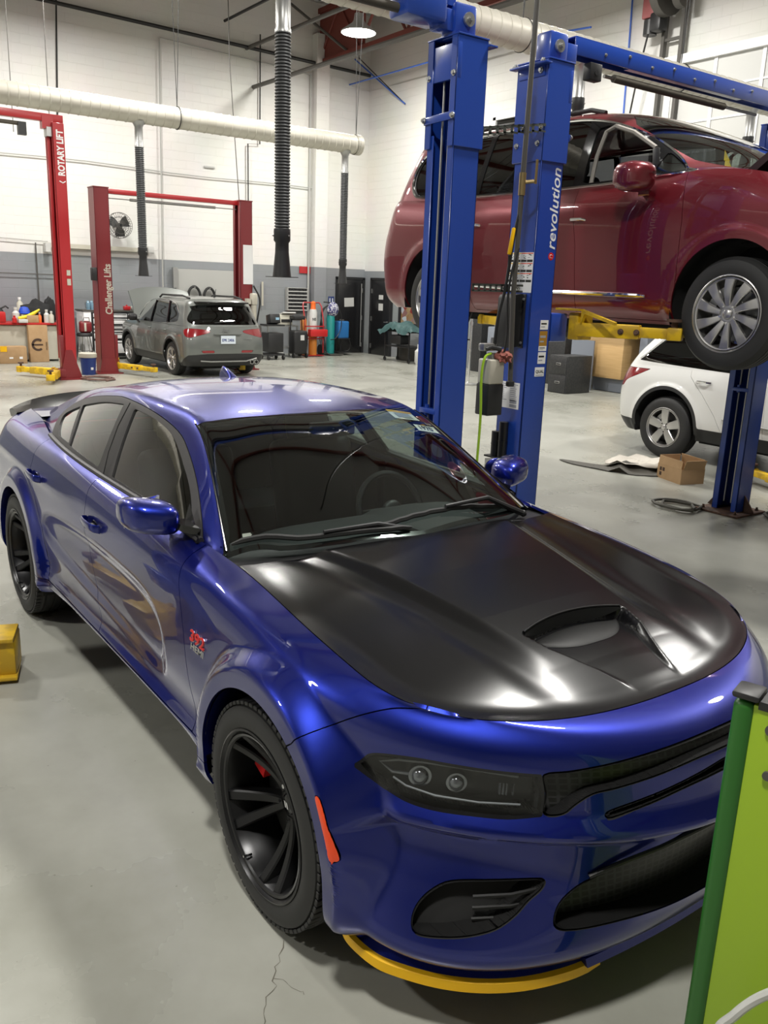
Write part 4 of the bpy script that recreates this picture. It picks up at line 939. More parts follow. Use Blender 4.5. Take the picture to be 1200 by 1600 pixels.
def alloy_wheel(parent, loc, side, R_=.36, w=.235, r=.235, style='ten', mname='alloy', spin=0.):
    t = tyre_mb(R_, w, r, groove=False).build('wheel', 'rubber', parent, 35); sp = []
    if style == 'ten':
        for k in range(10): a = 2*PI*k/10+spin; sp.append(spoke_mb(a, a+.10, .055, r-.008, .036, .074, -.016, -.010, .035, .010, crown=.003))
        rim_parts(t, r, w, mname, sp, -.018, .072, cap_mat=mname)
    elif style == 'five':
        for k in range(5): a = PI/2+2*PI*k/5+spin; sp.append(spoke_mb(a, a, .045, r-.010, .085, .118, -.022, -.012, .035, .010, crown=.012))
        rim_parts(t, r, w, mname, sp, -.018, .080, cap_mat=mname, lugm='black_gloss')
    else:
        for k in range(5):
            a = PI/2+2*PI*k/5+spin
            for q in (-1, 1): sp.append(spoke_mb(a+q*.16, a+q*.20, .05, r-.010, .030, .036, -.022, -.012, .03, .008))
        rim_parts(t, r, w, mname, sp, -.020, .070, cap_mat=mname)
    brake_parts(t, r*.72, -.11, 'galv', side=side); t.location = loc; t.rotation_euler = (0, 0, 0 if side > 0 else PI); return t
def wing_mirror(t, x, y, z, side, paint, w=.22, h=.15, d=.14):
    m = MB(); rings = []
    for k, s_ in ((0, .80), (.12, .96), (.45, 1.), (.75, .86), (.93, .58), (1, .25)):
        r_ = []
        for j in range(24):
            a = 2*PI*j/24; c, s2 = math.cos(a), math.sin(a); e = .66
            r_.append((x+k*d-.03*abs(c), y+side*(w/2+.06)+side*abs(c)**e*(1 if c > 0 else -1)*w/2*s_, z+abs(s2)**e*(1 if s2 > 0 else -1)*h/2*s_))
        rings.append(r_)
    m.loft(rings); o = m.build('wing_mirror', paint, t, 50)
    m = MB(); m.box((x+.0, y+side*(w/2+.06), z), (.006, w*.8, h*.75), bev=.02); m.build('mirror_glass', 'chrome', o)
    m = MB(); m.loft([[(x+a, y-side*.03, z-h*.5+b-.09) for a, b in ((0,0),(.12,0),(.13,.04),(0,.04))], [(x+a+.01, y+side*.05, z-h*.5+b) for a, b in ((0,0),(.09,0),(.09,.04),(0,.04))]]); m.build('mirror_foot', paint, o); return o
M['burgundy'] = carpaint('burgundy_metallic_paint', (.15, .006, .014), .35, .32, .06)
M['grey_paint'] = carpaint('grey_green_metallic_paint', (.135, .145, .135), .25, .35, .05)
M['white_paint'] = mat('white_paint', (.74, .74, .72), .3, coat=1., coat_r=.03)
M['beige_trim'] = mat('beige_headliner', (.30, .28, .25), .7)
M['red_lens_dim'] = mat('smoked_red_lens', (.22, .008, .012), .15, coat=1)
M['tyre_old'] = mat('dusty_tyre_rubber', (.035, .034, .032), .7, bump=(60, .2, .002))
# ---- burgundy minivan raised on the blue lift; its hood stands open
VX, VY, VZ = -1.228, 4.0, 1.517
def belt_v(d=0): return [(.9,.98+d),(.6,1.08+d),(.3,1.17+d),(-.1,1.255+d),(-.5,1.262+d),(-1.1,1.225+d),(-2,1.215+d),(-3,1.23+d),(-4.1,1.28+d)]
MV_DLO = smooth_poly([(-.43,1.275),(-.52,1.30),(-.66,1.40),(-.83,1.505),(-1.06,1.61),(-1.30,1.69),(-1.57,1.735),(-1.98,1.752),(-2.5,1.75),(-3.0,1.73),(-3.35,1.68),(-3.50,1.58),(-3.54,1.42),(-3.48,1.30),(-3.36,1.265),(-3.0,1.243),(-2,1.228),(-1.1,1.238),(-.6,1.258)], 4)
def make_minivan():
    t = thing('minivan', 'burgundy minivan with chrome window surround, raised high on the blue lift', 'car', (VX, VY, VZ))
    low = [krow(.265,.90,.80,-3.92), krow(.36,.965,.90,-4.0), krow(.50,.985,.94,-4.03), krow(.68,.998,.94,-4.04), krow(.86,1.0,.90,-4.02), krow([(1,.98),(.3,1.02),(-4,1.03)],.985,.84,-3.98), krow(belt_v(-.07),.952,.74,-3.95), krow(belt_v(.0),.915,.62,-3.92)]
    up = [krow(belt_v(.0),.915,.10,-3.92,.75), krow([(0,1.33),(-4,1.36)],.892,-.20,-3.89,.75), krow([(0,1.50),(-4,1.52)],.852,-.52,-3.82,.7), krow([(0,1.66),(-4,1.66)],.808,-.88,-3.76,.6), krow([(0,1.755),(-4,1.74)],.765,-1.12,-3.73,.5), krow([(0,1.815),(-4,1.79)],.66,-1.32,-3.66,.5), krow([(0,1.85),(-4,1.83)],.40,-1.6,-3.4,.5), krow([(0,1.86),(-4,1.84)],.02,-2.0,-3.0,.4)]
    DL = MV_DLO
    cuts = [
     ('panel','door','burgundy','x','z',[(-.42,.29),(-.40,.6),(-.41,.95),(-.44,1.15),(-.50,1.5),(-1.44,1.5),(-1.41,1.15),(-1.33,.8),(-1.30,.29)],dict(sides=1,label='front door')),
     ('panel','sliding_door','burgundy','x','z',[(-1.30,.29),(-1.33,.8),(-1.41,1.15),(-1.44,1.5),(-2.62,1.5),(-2.60,1.1),(-2.66,.86),(-2.55,.60),(-2.50,.29)],dict(sides=1)),
     ('panel','tail_lamp','red_lens','r','z',smooth_poly([(.62,1.22),(.60,1.12),(.72,1.02),(.98,.98),(1.02,1.05),(.92,1.16)],4),dict(sides=1)),
    ]
    up_c = [('glass','side_glass','mv_dark','x','z',[(-1.42,1.22),(-1.44,1.70),(-1.98,1.735),(-2.5,1.735),(-2.52,1.24)],1), ]
    M['mv_dark'] = M['dark_glass']
    inner = lambda poly, d: poly
    # panes: (name, polygon)
    front = smooth_poly([(-.80,1.265),(-.80,1.265),(-.785,1.44),(-.785,1.44),(-1.02,1.575),(-1.25,1.655),(-1.33,1.655),(-1.375,1.60),(-1.40,1.255),(-1.40,1.255)], 4)
    cuts += [
     ('glass','windscreen','ws_glass','s','z',[(-1,1.30),(.55,1.30),(.68,1.36),(.72,1.50),(.70,1.66),(.60,1.745),(-1,1.775)],dict(on='up')),
     ('panel','window_surround','black_gloss','x','z',DL,dict(on='up',sides=1,gap=.001)),
     ('glass','rear_window','dark_glass','r','z',[(-1,1.28),(.62,1.28),(.66,1.5),(.60,1.68),(-1,1.70)],dict(on='up')),
    ]
    sp = dict(low=low, up=up, axles=(0,-3.04), arch_r=.425, arch_z=.40, paint='burgundy', cuts=cuts, hw=1.0, floor=.22, flare=.012)
    # the window band is cut again into panes below, so keep its surface
    res = vehicle_body(t, sp)
    band = res['window_surround_surf'][0]
    for o in res['window_surround']: bpy.data.objects.remove(o)
    fr, g, band = carve_poly(band, 'x', 'z', front, .001)
    tri, g2, band = carve_poly(band, 'x', 'z', smooth_poly([(-.50,1.285),(-.50,1.285),(-.60,1.345),(-.735,1.43),(-.735,1.43),(-.75,1.275),(-.75,1.275)], 3), .001)
    sl, g3, band = carve_poly(band, 'x', 'z', smooth_poly([(-1.49,1.25),(-1.49,1.25),(-1.46,1.71),(-1.46,1.71),(-2.0,1.735),(-2.50,1.73),(-2.50,1.73),(-2.56,1.25),(-2.56,1.25)], 3), .001)
    qt, g4, band = carve_poly(band, 'x', 'z', smooth_poly([(-2.62,1.26),(-2.62,1.26),(-2.56,1.725),(-2.56,1.725),(-3.0,1.71),(-3.33,1.65),(-3.46,1.56),(-3.50,1.42),(-3.44,1.31),(-3.3,1.28)], 3), .001)
    for q in (1, -1):
        f = (lambda s: s) if q > 0 else (lambda s: s.mirror())
        b = put(t, 'window_surround', 'black_gloss', *[f(a) for a in panel(band.offset(.001), .02)])
        if q > 0: put(b, 'front_glass', 'side_glass', f(fr.offset(-.006)))
        put(b, 'front_quarter_glass', 'side_glass', f(tri.offset(-.004))); put(b, 'sliding_glass', 'dark_glass', f(sl.offset(-.004))); put(b, 'quarter_glass', 'dark_glass', f(qt.offset(-.004)))
        # chrome line round the glass
        pts = []
        for x_, z_ in DL[::1]:
            i = np.argmin((res['up'].v[:, 0]-x_)**2+(res['up'].v[:, 2]-z_)**2+(res['up'].v[:, 1] < .3)*9); pts.append((x_, q*(res['up'].v[i][1]+.004), z_))
        m = MB(); m.tube(pts, .010, 6, closed=True); m.build('chrome_surround', 'chrome', t)
        # beige door frame seen through the open front window
        m = MB(); m.tube([(-1.36,q*.86,1.22),(-1.345,q*.83,1.45),(-1.31,q*.79,1.62),(-1.24,q*.775,1.655),(-1.05,q*.79,1.59),(-.82,q*.82,1.46)], .016, 6); m.build('door_frame_lining', 'beige_trim', t)
        m = MB(); m.box((-.775, q*.862, 1.35), (.045, .03, .20), rot=Matrix.Rotation(math.radians(-6), 3, 'Y'), bev=.006); m.build('window_post', 'black_plastic', t)
        m = MB(); m.tube([(-.64,q*.998,.452),(-.70,q*1.006,.455),(-1.5,q*1.008,.462),(-2.45,q*1.006,.490)], [.008,.017,.017,.012], 8); m.build('chrome_strip', 'chrome', t)
        for hx in (-1.33, -2.50): m = MB(); m.tube([(hx+.07,q*.985,.985),(hx+.055,q*1.02,.99),(hx-.04,q*1.025,.99),(hx-.07,q*.99,.985)], .011, 8); m.build('door_handle', 'chrome', t)
        wing_mirror(t, -.82, q*.925, 1.235, q, 'burgundy', .25, .20, .24)
        m = MB(); m.tube([(-1.50,q*.60,1.80),(-1.65,q*.60,1.838),(-2.8,q*.60,1.842),(-3.4,q*.60,1.815),(-3.55,q*.6,1.77)], .018, 8); m.build('roof_rail', 'black_plastic', t)
        m = MB(); m.box((-1.60, q*.42, .75), (.5, .5, .16), bev=.05); m.box((-1.85, q*.42, 1.10), (.15, .48, .62), rot=Matrix.Rotation(math.radians(-12), 3, 'Y'), bev=.06); m.box((-1.92, q*.42, 1.48), (.10, .26, .18), bev=.05); m.build('front_seat', 'leather', t)
        for ax in (0, -3.04): alloy_wheel(t, (ax, q*.985, .360), q, .360, .235, .238, 'ten', spin=.18)
    # hood standing open: underside dark, outside burgundy
    m = MB(); rings = []
    for y in np.linspace(-.80, .80, 17):
        k = (abs(y)/.8)**2; rings.append([(-.02-.10*k, y, 1.27-.02*k), (.25, y, 1.52+.03*(1-k)), (.62-.05*k, y, 1.78+.05*(1-k)), (.66-.05*k, y, 1.77+.05*(1-k)), (.27, y, 1.49+.03*(1-k)), (.02-.10*k, y, 1.24-.02*k)])
    m.loft(rings); m.build('open_hood', 'burgundy_dark', t, 40)
    m = MB(); m.tube([(.05,-.70,1.22),(.42,-.70,1.60)], .018, 6); m.build('hood_strut', 'burgundy', t)
    m = MB(); m.box((.25, 0, .95), (1.0, 1.4, .30), bev=.05); m.box((.2, .2, 1.12), (.5, .6, .12), bev=.04); m.build('engine', 'dark_void', t)
    m = MB(); m.box((-.25, 0, 1.19), (.35, 1.6, .05), bev=.02); m.build('cowl', 'black_plastic', t)
    m = MB(); m.box((-.80, 0, 1.12), (.55, 1.6, .18), bev=.07); m.build('dashboard', 'interior', t)
    m = MB(); m.prism([(-.045,0),(.045,0),(.02,.05),(.035,.05),(0,.13),(-.035,.05),(-.02,.05)], (-.62,-.25,1.37), (.0,1,0), (-.35,0,.94), .004); f = m.build('air_freshener', 'yellow_steel', t, 0); f['label'] = 'yellow tree-shaped air freshener'
    return t
M['burgundy_dark'] = mat('hood_inner_side', (.025, .006, .008), .5)
make_minivan()
# ---- grey compact SUV by the far wall, hood up
def make_compact_suv():
    t = thing('compact_suv', 'grey compact SUV with its hood up, parked tail out between the red lift posts', 'car', (-18.06, 5.82, 0), PI)
    low = [krow(.24,.84,.80,-3.40,.6,.3,2.4,3.6), krow(.36,.895,.86,-3.47,.6,.3,2.4,3.6), krow(.54,.91,.88,-3.50,.6,.3,2.4,3.6), krow(.74,.912,.87,-3.49,.6,.3,2.4,3.6), krow(.90,.90,.84,-3.46,.6,.3,2.4,3.4), krow([(1,.92),(.3,1.0),(-.5,1.03),(-4,1.05)],.86,.66,-3.42,.5,.3,2.4,3.4)]
    up = [krow([(1,.98),(-.5,1.03),(-4,1.05)],.86,-.12,-3.42,.6,.3,2.4,3.4), krow([(0,1.17),(-4,1.19)],.825,-.42,-3.36,.55,.3,2.4,3.4), krow(1.38,.765,-.82,-3.25,.5,.28,2.4,3.4), krow(1.53,.705,-1.10,-3.17,.45,.28,2.4,3.4), krow(1.59,.62,-1.25,-3.10,.4,.28), krow(1.625,.40,-1.5,-2.9,.4,.3), krow(1.64,.02,-1.9,-2.5,.3,.3)]
    dl = smooth_poly([(-.55,1.07),(-.75,1.22),(-1.00,1.40),(-1.25,1.505),(-1.6,1.535),(-2.2,1.53),(-2.60,1.46),(-2.78,1.34),(-2.86,1.20),(-2.80,1.13),(-2.4,1.09),(-1.5,1.06)], 4)
    cuts = [
     ('panel','tail_lamp','red_lens_dim','r','z',smooth_poly([(.40,.975),(.40,.93),(.60,.88),(.82,.83),(.92,.86),(.98,.96),(.88,1.01),(.60,1.00)],4),dict(sides=1)),
     ('panel','rear_bumper_skirt','black_plastic','r','z',[(-1,.1),(1.15,.1),(1.12,.30),(.86,.47),(.45,.50),(-1,.50)],dict()),
     ('panel','bumper_lamp','red_lens_dim','r','z',[(.30,.52),(.56,.52),(.60,.57),(.32,.57)],dict(sides=1)),
     ('panel','door','grey_paint','x','z',[(-.30,.36),(-.34,.7),(-.42,1.2),(-1.50,1.2),(-1.46,.8),(-1.44,.36)],dict(sides=1,label='front door')),
     ('panel','door','grey_paint','x','z',[(-1.44,.36),(-1.46,.8),(-1.50,1.2),(-2.45,1.2),(-2.42,.95),(-2.26,.75),(-2.15,.36)],dict(sides=1,label='rear door')),
     ('glass','windscreen','ws_glass','s','z',[(-1,1.06),(.62,1.06),(.70,1.2),(.66,1.45),(.55,1.53),(-1,1.55)],dict(on='up')),
     ('glass','side_window','dark_glass','x','z',dl,dict(on='up',sides=1)),
     ('glass','rear_window','dark_glass','r','z',smooth_poly([(-1,1.09),(-1,1.09),(.40,1.09),(.62,1.11),(.70,1.20),(.62,1.38),(.52,1.47),(-1,1.49),(-1,1.49)],3),dict(on='up')),
    ]
    clad = lambda x: np.where((x < -.40) & (x > -2.25), .40, .30)
    res = vehicle_body(t, dict(low=low, up=up, axles=(0,-2.636), arch_r=.395, arch_z=.37, paint='grey_paint', cuts=cuts, hw=.91, floor=.20, clad=clad, clad_w=.05, flare=.022))
    for q in (1, -1):
        m = MB(); m.tube([(-1.3,q*.60,1.585),(-1.45,q*.60,1.645),(-2.6,q*.60,1.65),(-2.95,q*.60,1.60)], .020, 8); m.build('roof_rail', 'black_plastic', t)
        wing_mirror(t, -.72, q*.87, 1.12, q, 'black_plastic', .20, .16, .12)
        for ax in (0, -2.636): alloy_wheel(t, (ax, q*.905, .352), q, .352, .225, .232, 'pairs')
        for hx in (-1.38, -2.28): m = MB(); m.tube([(hx+.08,q*.90,.93),(hx+.05,q*.935,.935),(hx-.05,q*.935,.935),(hx-.08,q*.90,.93)], .011, 6); m.build('door_handle', 'grey_paint', t)
        m = MB(); m.tube([(-.62,q*.862,1.11),(-.98,q*.79,1.43),(-1.3,q*.735,1.545),(-2.2,q*.73,1.555),(-2.64,q*.76,1.48),(-2.86,q*.80,1.30)], .008, 6); m.build('chrome_line', 'chrome', t)
    for q in (1, -1):
        for pts in ([(-1.40,q*.868,1.06),(-1.42,q*.80,1.30),(-1.45,q*.725,1.52)], [(-2.36,q*.868,1.09),(-2.30,q*.80,1.32),(-2.22,q*.728,1.52)]): m = MB(); m.tube(pts, .022, 6); m.build('window_pillar', 'black_gloss', t)
    m = MB(); m.box((-3.18, 0, 1.535), (.26, 1.16, .03), bev=.012); m.build('roof_spoiler', 'black_gloss', t)
    m = MB(); m.tube([(-2.85,0,1.62),(-2.93,0,1.80)], .006, 6); m.sphere((-2.84,0,1.625), .03, 10, 6, (1.4, .8, .6)); m.build('roof_antenna', 'black_plastic', t)
    m = MB(); m.box((-3.512, 0, .79), (.012, .33, .165)); pl = m.build('licence_plate', 'plate_white', t)
    m = MB(); m.text('EPK 2406', (-3.520, .145, .755), (0, -1, 0), (0, 0, 1), .082, .002, sx=.85, bold=.0015); m.build('plate_number', 'plate_blue', pl, 0)
    m = MB(); m.box((-3.500, 0, .905), (.02, .62, .03), bev=.008); m.build('gate_handle_bar', 'grey_paint', t)
    m = MB(); m.text('Jeep', (-3.476, .10, .955), (0, -1, 0), (0, 0, 1), .085, .004, bold=.002); m.build('gate_badge', 'chrome', t, 0)
    m = MB(); m.text('COMPASS', (-3.50, -.36, .80), (0, -1, 0), (0, 0, 1), .040, .004, sx=1.1); m.build('gate_lettering', 'chrome', t, 0)
    m = MB(); m.tube([(-3.40,.25,1.13),(-3.415,0,1.15),(-3.40,-.10,1.155)], .010, 6); m.build('rear_wiper', 'black_plastic', t)
    for k in (0, 1): m = MB(); m.lathe([(.040,0),(.045,.002),(.045,-.10),(.038,-.10),(.038,0)], c=(-3.47,-.52-.10*k,.33), axis='X', seg=20); m.build('exhaust_tip', 'chrome', t)
    m = MB(); m.tube([(-3.50,.62,.36),(-3.525,.40,.345),(-3.53,-.40,.345),(-3.50,-.66,.40)], .014, 6); m.build('skirt_trim', 'galv', t)
    # hood propped open over the engine bay
    m = MB(); rings = []
    for y in np.linspace(-.74, .74, 19):
        k = (abs(y)/.74)**2.5; rings.append([(-.06+.02*k, y, 1.06-.02*k), (.10, y, 1.42-.02*k), (.38-.04*k, y, 1.78-.10*k), (.43-.04*k, y, 1.77-.10*k), (.15, y, 1.40-.02*k), (0+.02*k, y, 1.03-.02*k)])
    m.loft(rings); m.build('open_hood', 'grey_paint', t, 50)
    m = MB(); m.box((.15, 0, .80), (1.1, 1.3, .3), bev=.05); m.build('engine', 'dark_void', t)
    for q in (1, -1): m = MB(); m.box((-1.75, q*.40, .95), (.15, .5, .65), bev=.06); m.box((-1.80, q*.40, 1.34), (.1, .26, .16), bev=.04); m.build('seat', 'leather', t)
    return t
M['plate_white'] = mat('plate_white', (.62, .68, .74), .4); M['plate_blue'] = mat('plate_blue', (.03, .05, .20), .4)
make_compact_suv()
# ---- white SUV behind the van, tail towards the left
def make_large_suv():
    t = thing('large_suv', 'white SUV parked on the floor behind the raised burgundy minivan', 'car', (-4.52+2.915, 7.98, 0))
    q_ = dict(Lf=.6, Lr=.42, nf=2.3, nr=2.8)
    low = [krow(.28,.87,.80,-3.76,**q_), krow(.42,.94,.86,-3.83,**q_), krow(.60,.96,.90,-3.86,**q_), krow(.80,.962,.90,-3.86,**q_), krow(.98,.95,.86,-3.82,**q_), krow([(1,1.0),(.3,1.06),(-.5,1.10),(-4,1.12)],.905,.76,-3.77,**q_)]
    up = [krow([(1,1.05),(-.5,1.10),(-4,1.12)],.905,-.1,-3.77,**q_), krow([(0,1.27),(-4,1.28)],.865,-.45,-3.67,**q_), krow(1.47,.805,-.85,-3.50,**q_), krow(1.63,.74,-1.15,-3.34,**q_), krow(1.70,.62,-1.35,-3.20,.5,.4), krow(1.74,.40,-1.6,-2.9,.4,.4), krow(1.755,.02,-2,-2.6,.3,.3)]
    dl = smooth_poly([(-.6,1.16),(-.85,1.36),(-1.15,1.54),(-1.5,1.61),(-2.2,1.62),(-2.85,1.585),(-3.08,1.48),(-3.30,1.30),(-3.43,1.185),(-3.43,1.185),(-3.0,1.165),(-1.6,1.13)], 4)
    cuts = [
     ('panel','tail_lamp','red_lens_dim','r','z',smooth_poly([(.50,1.085),(.50,1.085),(.52,.92),(.78,.84),(.98,.845),(1.04,.92),(1.20,1.01),(1.33,1.085),(1.33,1.085)],4),dict(sides=1)),
     ('panel','rear_bumper_skirt','black_plastic','r','z',[(-1,.1),(1.5,.1),(1.5,.42),(1.0,.44),(-1,.50)],dict()),
     ('panel','door','white_paint','x','z',[(-2.10,.42),(-2.22,.62),(-2.42,.86),(-2.62,1.05),(-2.66,1.3),(-1.62,1.3),(-1.60,.8),(-1.58,.42)],dict(sides=1,label='rear door')),
     ('panel','door','white_paint','x','z',[(-1.58,.42),(-1.60,.8),(-1.62,1.3),(-.5,1.3),(-.46,.8),(-.44,.42)],dict(sides=1,label='front door')),
     ('glass','windscreen','ws_glass','s','z',[(-1,1.15),(.66,1.15),(.74,1.3),(.66,1.55),(.55,1.63),(-1,1.65)],dict(on='up')),
     ('glass','side_window','dark_glass','x','z',dl,dict(on='up',sides=1)),
     ('glass','rear_window','dark_glass','r','z',[(-1,1.16),(.60,1.16),(.66,1.25),(.56,1.58),(-1,1.60)],dict(on='up')),
    ]
    clad = lambda x: np.where((x < -.40) & (x > -2.5), .44, .30)
    vehicle_body(t, dict(low=low, up=up, axles=(0,-2.915), arch_r=.44, arch_z=.42, paint='white_paint', cuts=cuts, hw=.96, floor=.24, clad=clad, clad_w=.045, flare=.02))
    for q in (1, -1):
        for ax in (0, -2.915): alloy_wheel(t, (ax, q*.955, .385), q, .385, .25, .240, 'five')
        wing_mirror(t, -.78, q*.93, 1.22, q, 'white_paint')
        m = MB(); m.tube([(-2.32,q*.955,1.00),(-2.36,q*.99,1.005),(-2.48,q*.99,1.005),(-2.52,q*.955,1.0)], .013, 6); m.build('door_handle', 'chrome', t)
        m = MB(); m.tube([(-.5,q*.966,.56),(-1.5,q*.97,.57),(-2.10,q*.968,.60)], .018, 6); m.build('side_strip', 'galv', t)
        m = MB(); m.tube([(-3.42,q*.885,1.20),(-3.29,q*.862,1.31),(-3.08,q*.815,1.50),(-2.85,q*.778,1.60),(-2.2,q*.755,1.635)], .009, 6); m.build('chrome_line', 'chrome', t)
    m = MB(); m.box((-.1, 0, 1.02), (1.1, 1.5, .1), bev=.04); m.build('hood', 'white_paint', t)
    return t
make_large_suv()
# ---------------------------------------------------------------- lifts
def channel(m, cx, cy, f, z0, z1, wx, wy, th=.012, lip=.06):
    """steel channel standing upright, open towards +y (f=1) or -y (f=-1)"""
    zc, h = (z0+z1)/2, z1-z0
    m.box((cx, cy-f*(wy/2-th/2), zc), (wx, th, h), bev=.004, seg=1)
    for s in (1, -1):
        m.box((cx+s*(wx/2-th/2), cy, zc), (th, wy, h), bev=.004, seg=1); m.box((cx+s*(wx/2-lip/2), cy+f*(wy/2-th/2), zc), (lip, th, h), bev=.004, seg=1)
    return m
def bolt(m, p, d, r=.012, l=.02):
    p, d = Vector(p), Vector(d).normalized(); m.cyl(p, p+d*l*.4, r*1.5, seg=12); m.cyl(p+d*l*.4, p+d*l, r, seg=6)
def swing_arm(parent, base, tip, z, w=.11, h=.10, mname='yellow_steel', pad=True):
    b, t = Vector((*base, z)), Vector((*tip, z)); d = (t-b); L = d.length; a = math.atan2(d.y, d.x); R = Matrix.Rotation(a, 3, 'Z'); dn = d.normalized()
    m = MB(); m.box(b+dn*(L*.31), (L*.62, w, h), rot=R, bev=.006); m.box(b+dn*(L*.72), (L*.5, w*.78, h*.74), rot=R, bev=.005); m.box(t-dn*.04, (.10, w*1.02, h*.9), rot=R, bev=.01); m.cyl(b+Vector((0, 0, -h*.7)), b+Vector((0, 0, h*.7)), .035, seg=16)
    o = m.build('arm', mname, parent)
    m = MB(); bolt(m, b+dn*(L*.45)+R @ Vector((0, -w/2, 0)), R @ Vector((0, -1, 0)), .014); bolt(m, b+dn*(L*.60)+R @ Vector((0, -w/2, 0)), R @ Vector((0, -1, 0)), .014); m.build('arm_bolts', 'rusty', o)
    if pad: m = MB(); m.cyl(t-dn*.05+Vector((0, 0, h*.35)), t-dn*.05+Vector((0, 0, h*.85)), .022, seg=12); m.cyl(t-dn*.05+Vector((0, 0, h*.85)), t-dn*.05+Vector((0, 0, h*1.05)), .055, seg=20); m.build('lift_pad', 'rusty', o)
    return o
def blue_post(t, x, y, f, carriage_z, h=3.44, beam=True):
    wx, wy = .262, .215
    m = MB(); channel(m, x, y, f, .02, 2.9, wx, wy); p = m.build('column', 'blue_steel', t)
    m = MB(); channel(m, x, y, f, 2.82, h, wx+.028, wy+.028, th=.010); m.box((x, y, h+.004), (wx+.04, wy+.03, .01), bev=.003)
    m.box((x, y+f*.10, 3.30), (wx+.03, .03, .20), bev=.004); m.build('column_sleeve', 'blue_steel', t)
    m = MB(); m.box((x, y+f*.125, 2.99), (wx+.03, .012, .045), rot=Matrix.Rotation(.03*f, 3, 'Y'), bev=.002); m.build('cross_strap', 'blue_steel', t)
    m = MB()
    for s in (1, -1): bolt(m, (x+s*.14, y+f*.131, 2.99), (0, f, 0)); bolt(m, (x+s*.10, y-f*.122, 2.93), (0, -f, 0)); bolt(m, (x+s*.12, y+f*.118, 3.23), (0, f, 0))
    m.build('bolts', 'galv', t)
    m = MB(); m.box((x, y, .010), (.46, .48, .02), bev=.004)
    for s in (1, -1):
        m.prism([(0,0),(.12,0),(0,.16)], (x+s*wx/2, y+.006, .02), (s, 0, 0), (0, 0, 1), .012 if s < 0 else -.012)
    m.build('base_plate', 'rusty', t)
    m = MB()
    for a, b in ((.17,.18),(-.17,.18),(.17,-.18),(-.17,-.18)): bolt(m, (x+a, y+b, .02), (0, 0, 1), .011, .03)
    m.build('anchor_bolts', 'rusty', t)
    # cables and the carriage inside the channel
    m = MB(); m.cyl((x-.03, y+f*.07, .1), (x-.03, y+f*.07, 3.42), .008, seg=8); m.cyl((x+.055, y+f*.085, .1), (x+.055, y+f*.085, 3.42), .008, seg=8); m.build('lift_cables', 'galv', t)
    m = MB(); m.box((x, y+f*.06, carriage_z), (.20, .10, .55), bev=.006); m.box((x+.02, y+f*.19, carriage_z-.05), (.24, .16, .20), bev=.012); m.build('carriage', 'blue_steel', t)
    m = MB(); m.box((x, y+f*.085, 1.17), (.17, .05, .035), bev=.006); m.cyl((x-.03, y+f*.085, 1.14), (x-.03, y+f*.085, 1.21), .015, seg=10); m.build('cable_bracket', 'blue_steel', t)
    # pulley head above the sleeve
    m = MB(); m.box((x+.02, y+f*.02, h+.09), (.14, .17, .20), bev=.02); m.box((x+.02, y+f*.14, h+.085), (.10, .14, .12), bev=.006); m.build('pulley_head', 'blue_steel', t)
    m = MB(); m.cyl((x+.095, y+f*.01, h+.10), (x+.11, y+f*.01, h+.10), .04, seg=20); bolt(m, (x+.11, y+f*.01, h+.10), (1, 0, 0)); m.build('pulley', 'galv', t)
    m = MB(); m.box((x+.0, y-f*.145, h-.03), (.34, .06, .012), bev=.003); m.box((x+.0, y-f*.122, h-.065), (.24, .012, .07), bev=.003); m.build('top_tab', 'blue_steel', t)
    m = MB(); bolt(m, (x-.14, y-f*.15, h-.02), (0, 0, 1)); bolt(m, (x+.12, y-f*.15, h-.02), (0, 0, 1)); bolt(m, (x+.09, y-f*.13, h-.065), (0, -f, 0)); m.build('tab_bolts', 'galv', t)
def overhead(t, x, ya, yb, z, mname='blue_steel', pad=True):
    """channel beam with a padded cut-off bar hanging under it"""
    m = MB(); yc, L = (ya+yb)/2, yb-ya
    m.box((x+.055, yc, z), (.008, L, .11), bev=.002); m.box((x-.055, yc, z), (.008, L, .11), bev=.002); m.box((x, yc, z+.055), (.118, L, .008), bev=.002)
    m.box((x+.03, yc, z-.052), (.05, L*.55, .008)); m.build('overhead_beam', mname, t)
    m = MB()
    for k in range(8): bolt(m, (x+.060, ya+L*(.12+.1*k), z+(.02 if k % 2 else -.01)), (1, 0, 0), .008, .012)
    m.build('beam_bolts', 'galv', t)
    if pad:
        m = MB(); m.cyl((x+.02, ya+.35, z-.13), (x+.02, yb-.30, z-.13), .012, seg=10); b = m.build('cutoff_bar', 'steel_cable', t)
        m = MB(); m.cyl((x+.02, ya+.45, z-.13), (x+.02, yb-.75, z-.13), .026, seg=14); m.build('bar_padding', 'padding', b)
        m = MB(); m.box((x+.03, ya+.22, z-.13), (.07, .12, .11), bev=.008); m.cyl((x+.065, ya+.22, z-.135), (x+.07, ya+.22, z-.135), .018, seg=16); m.build('limit_switch', 'black_plastic', t)

BX = -2.42
# lift over the blue sedan
t = thing('two_post_lift', 'blue two-post lift over the blue sedan, its near post the left one of two', 'car lift')
blue_post(t, -2.40, 1.635, -1, .45); blue_post(t, -2.40, -1.78, 1, .45)
m = MB(); m.box((-2.345, 0, 3.66), (.008, 3.1, .11)); m.box((-2.455, 0, 3.66), (.008, 3.1, .11)); m.box((-2.40, 0, 3.715), (.118, 3.1, .008)); m.build('overhead_beam', 'blue_steel', t)
m = MB(); m.box((-2.38, 1.30, 3.60), (.20, .30, .24), bev=.03); m.build('beam_bracket', 'blue_steel', t)
m = MB(); m.cyl((-2.38, -1.3, 3.53), (-2.38, 1.2, 3.53), .026, seg=12); m.build('cutoff_bar', 'padding', t)
swing_arm(t, (-2.36, -1.55), (-3.3, -1.35), .10, h=.12)
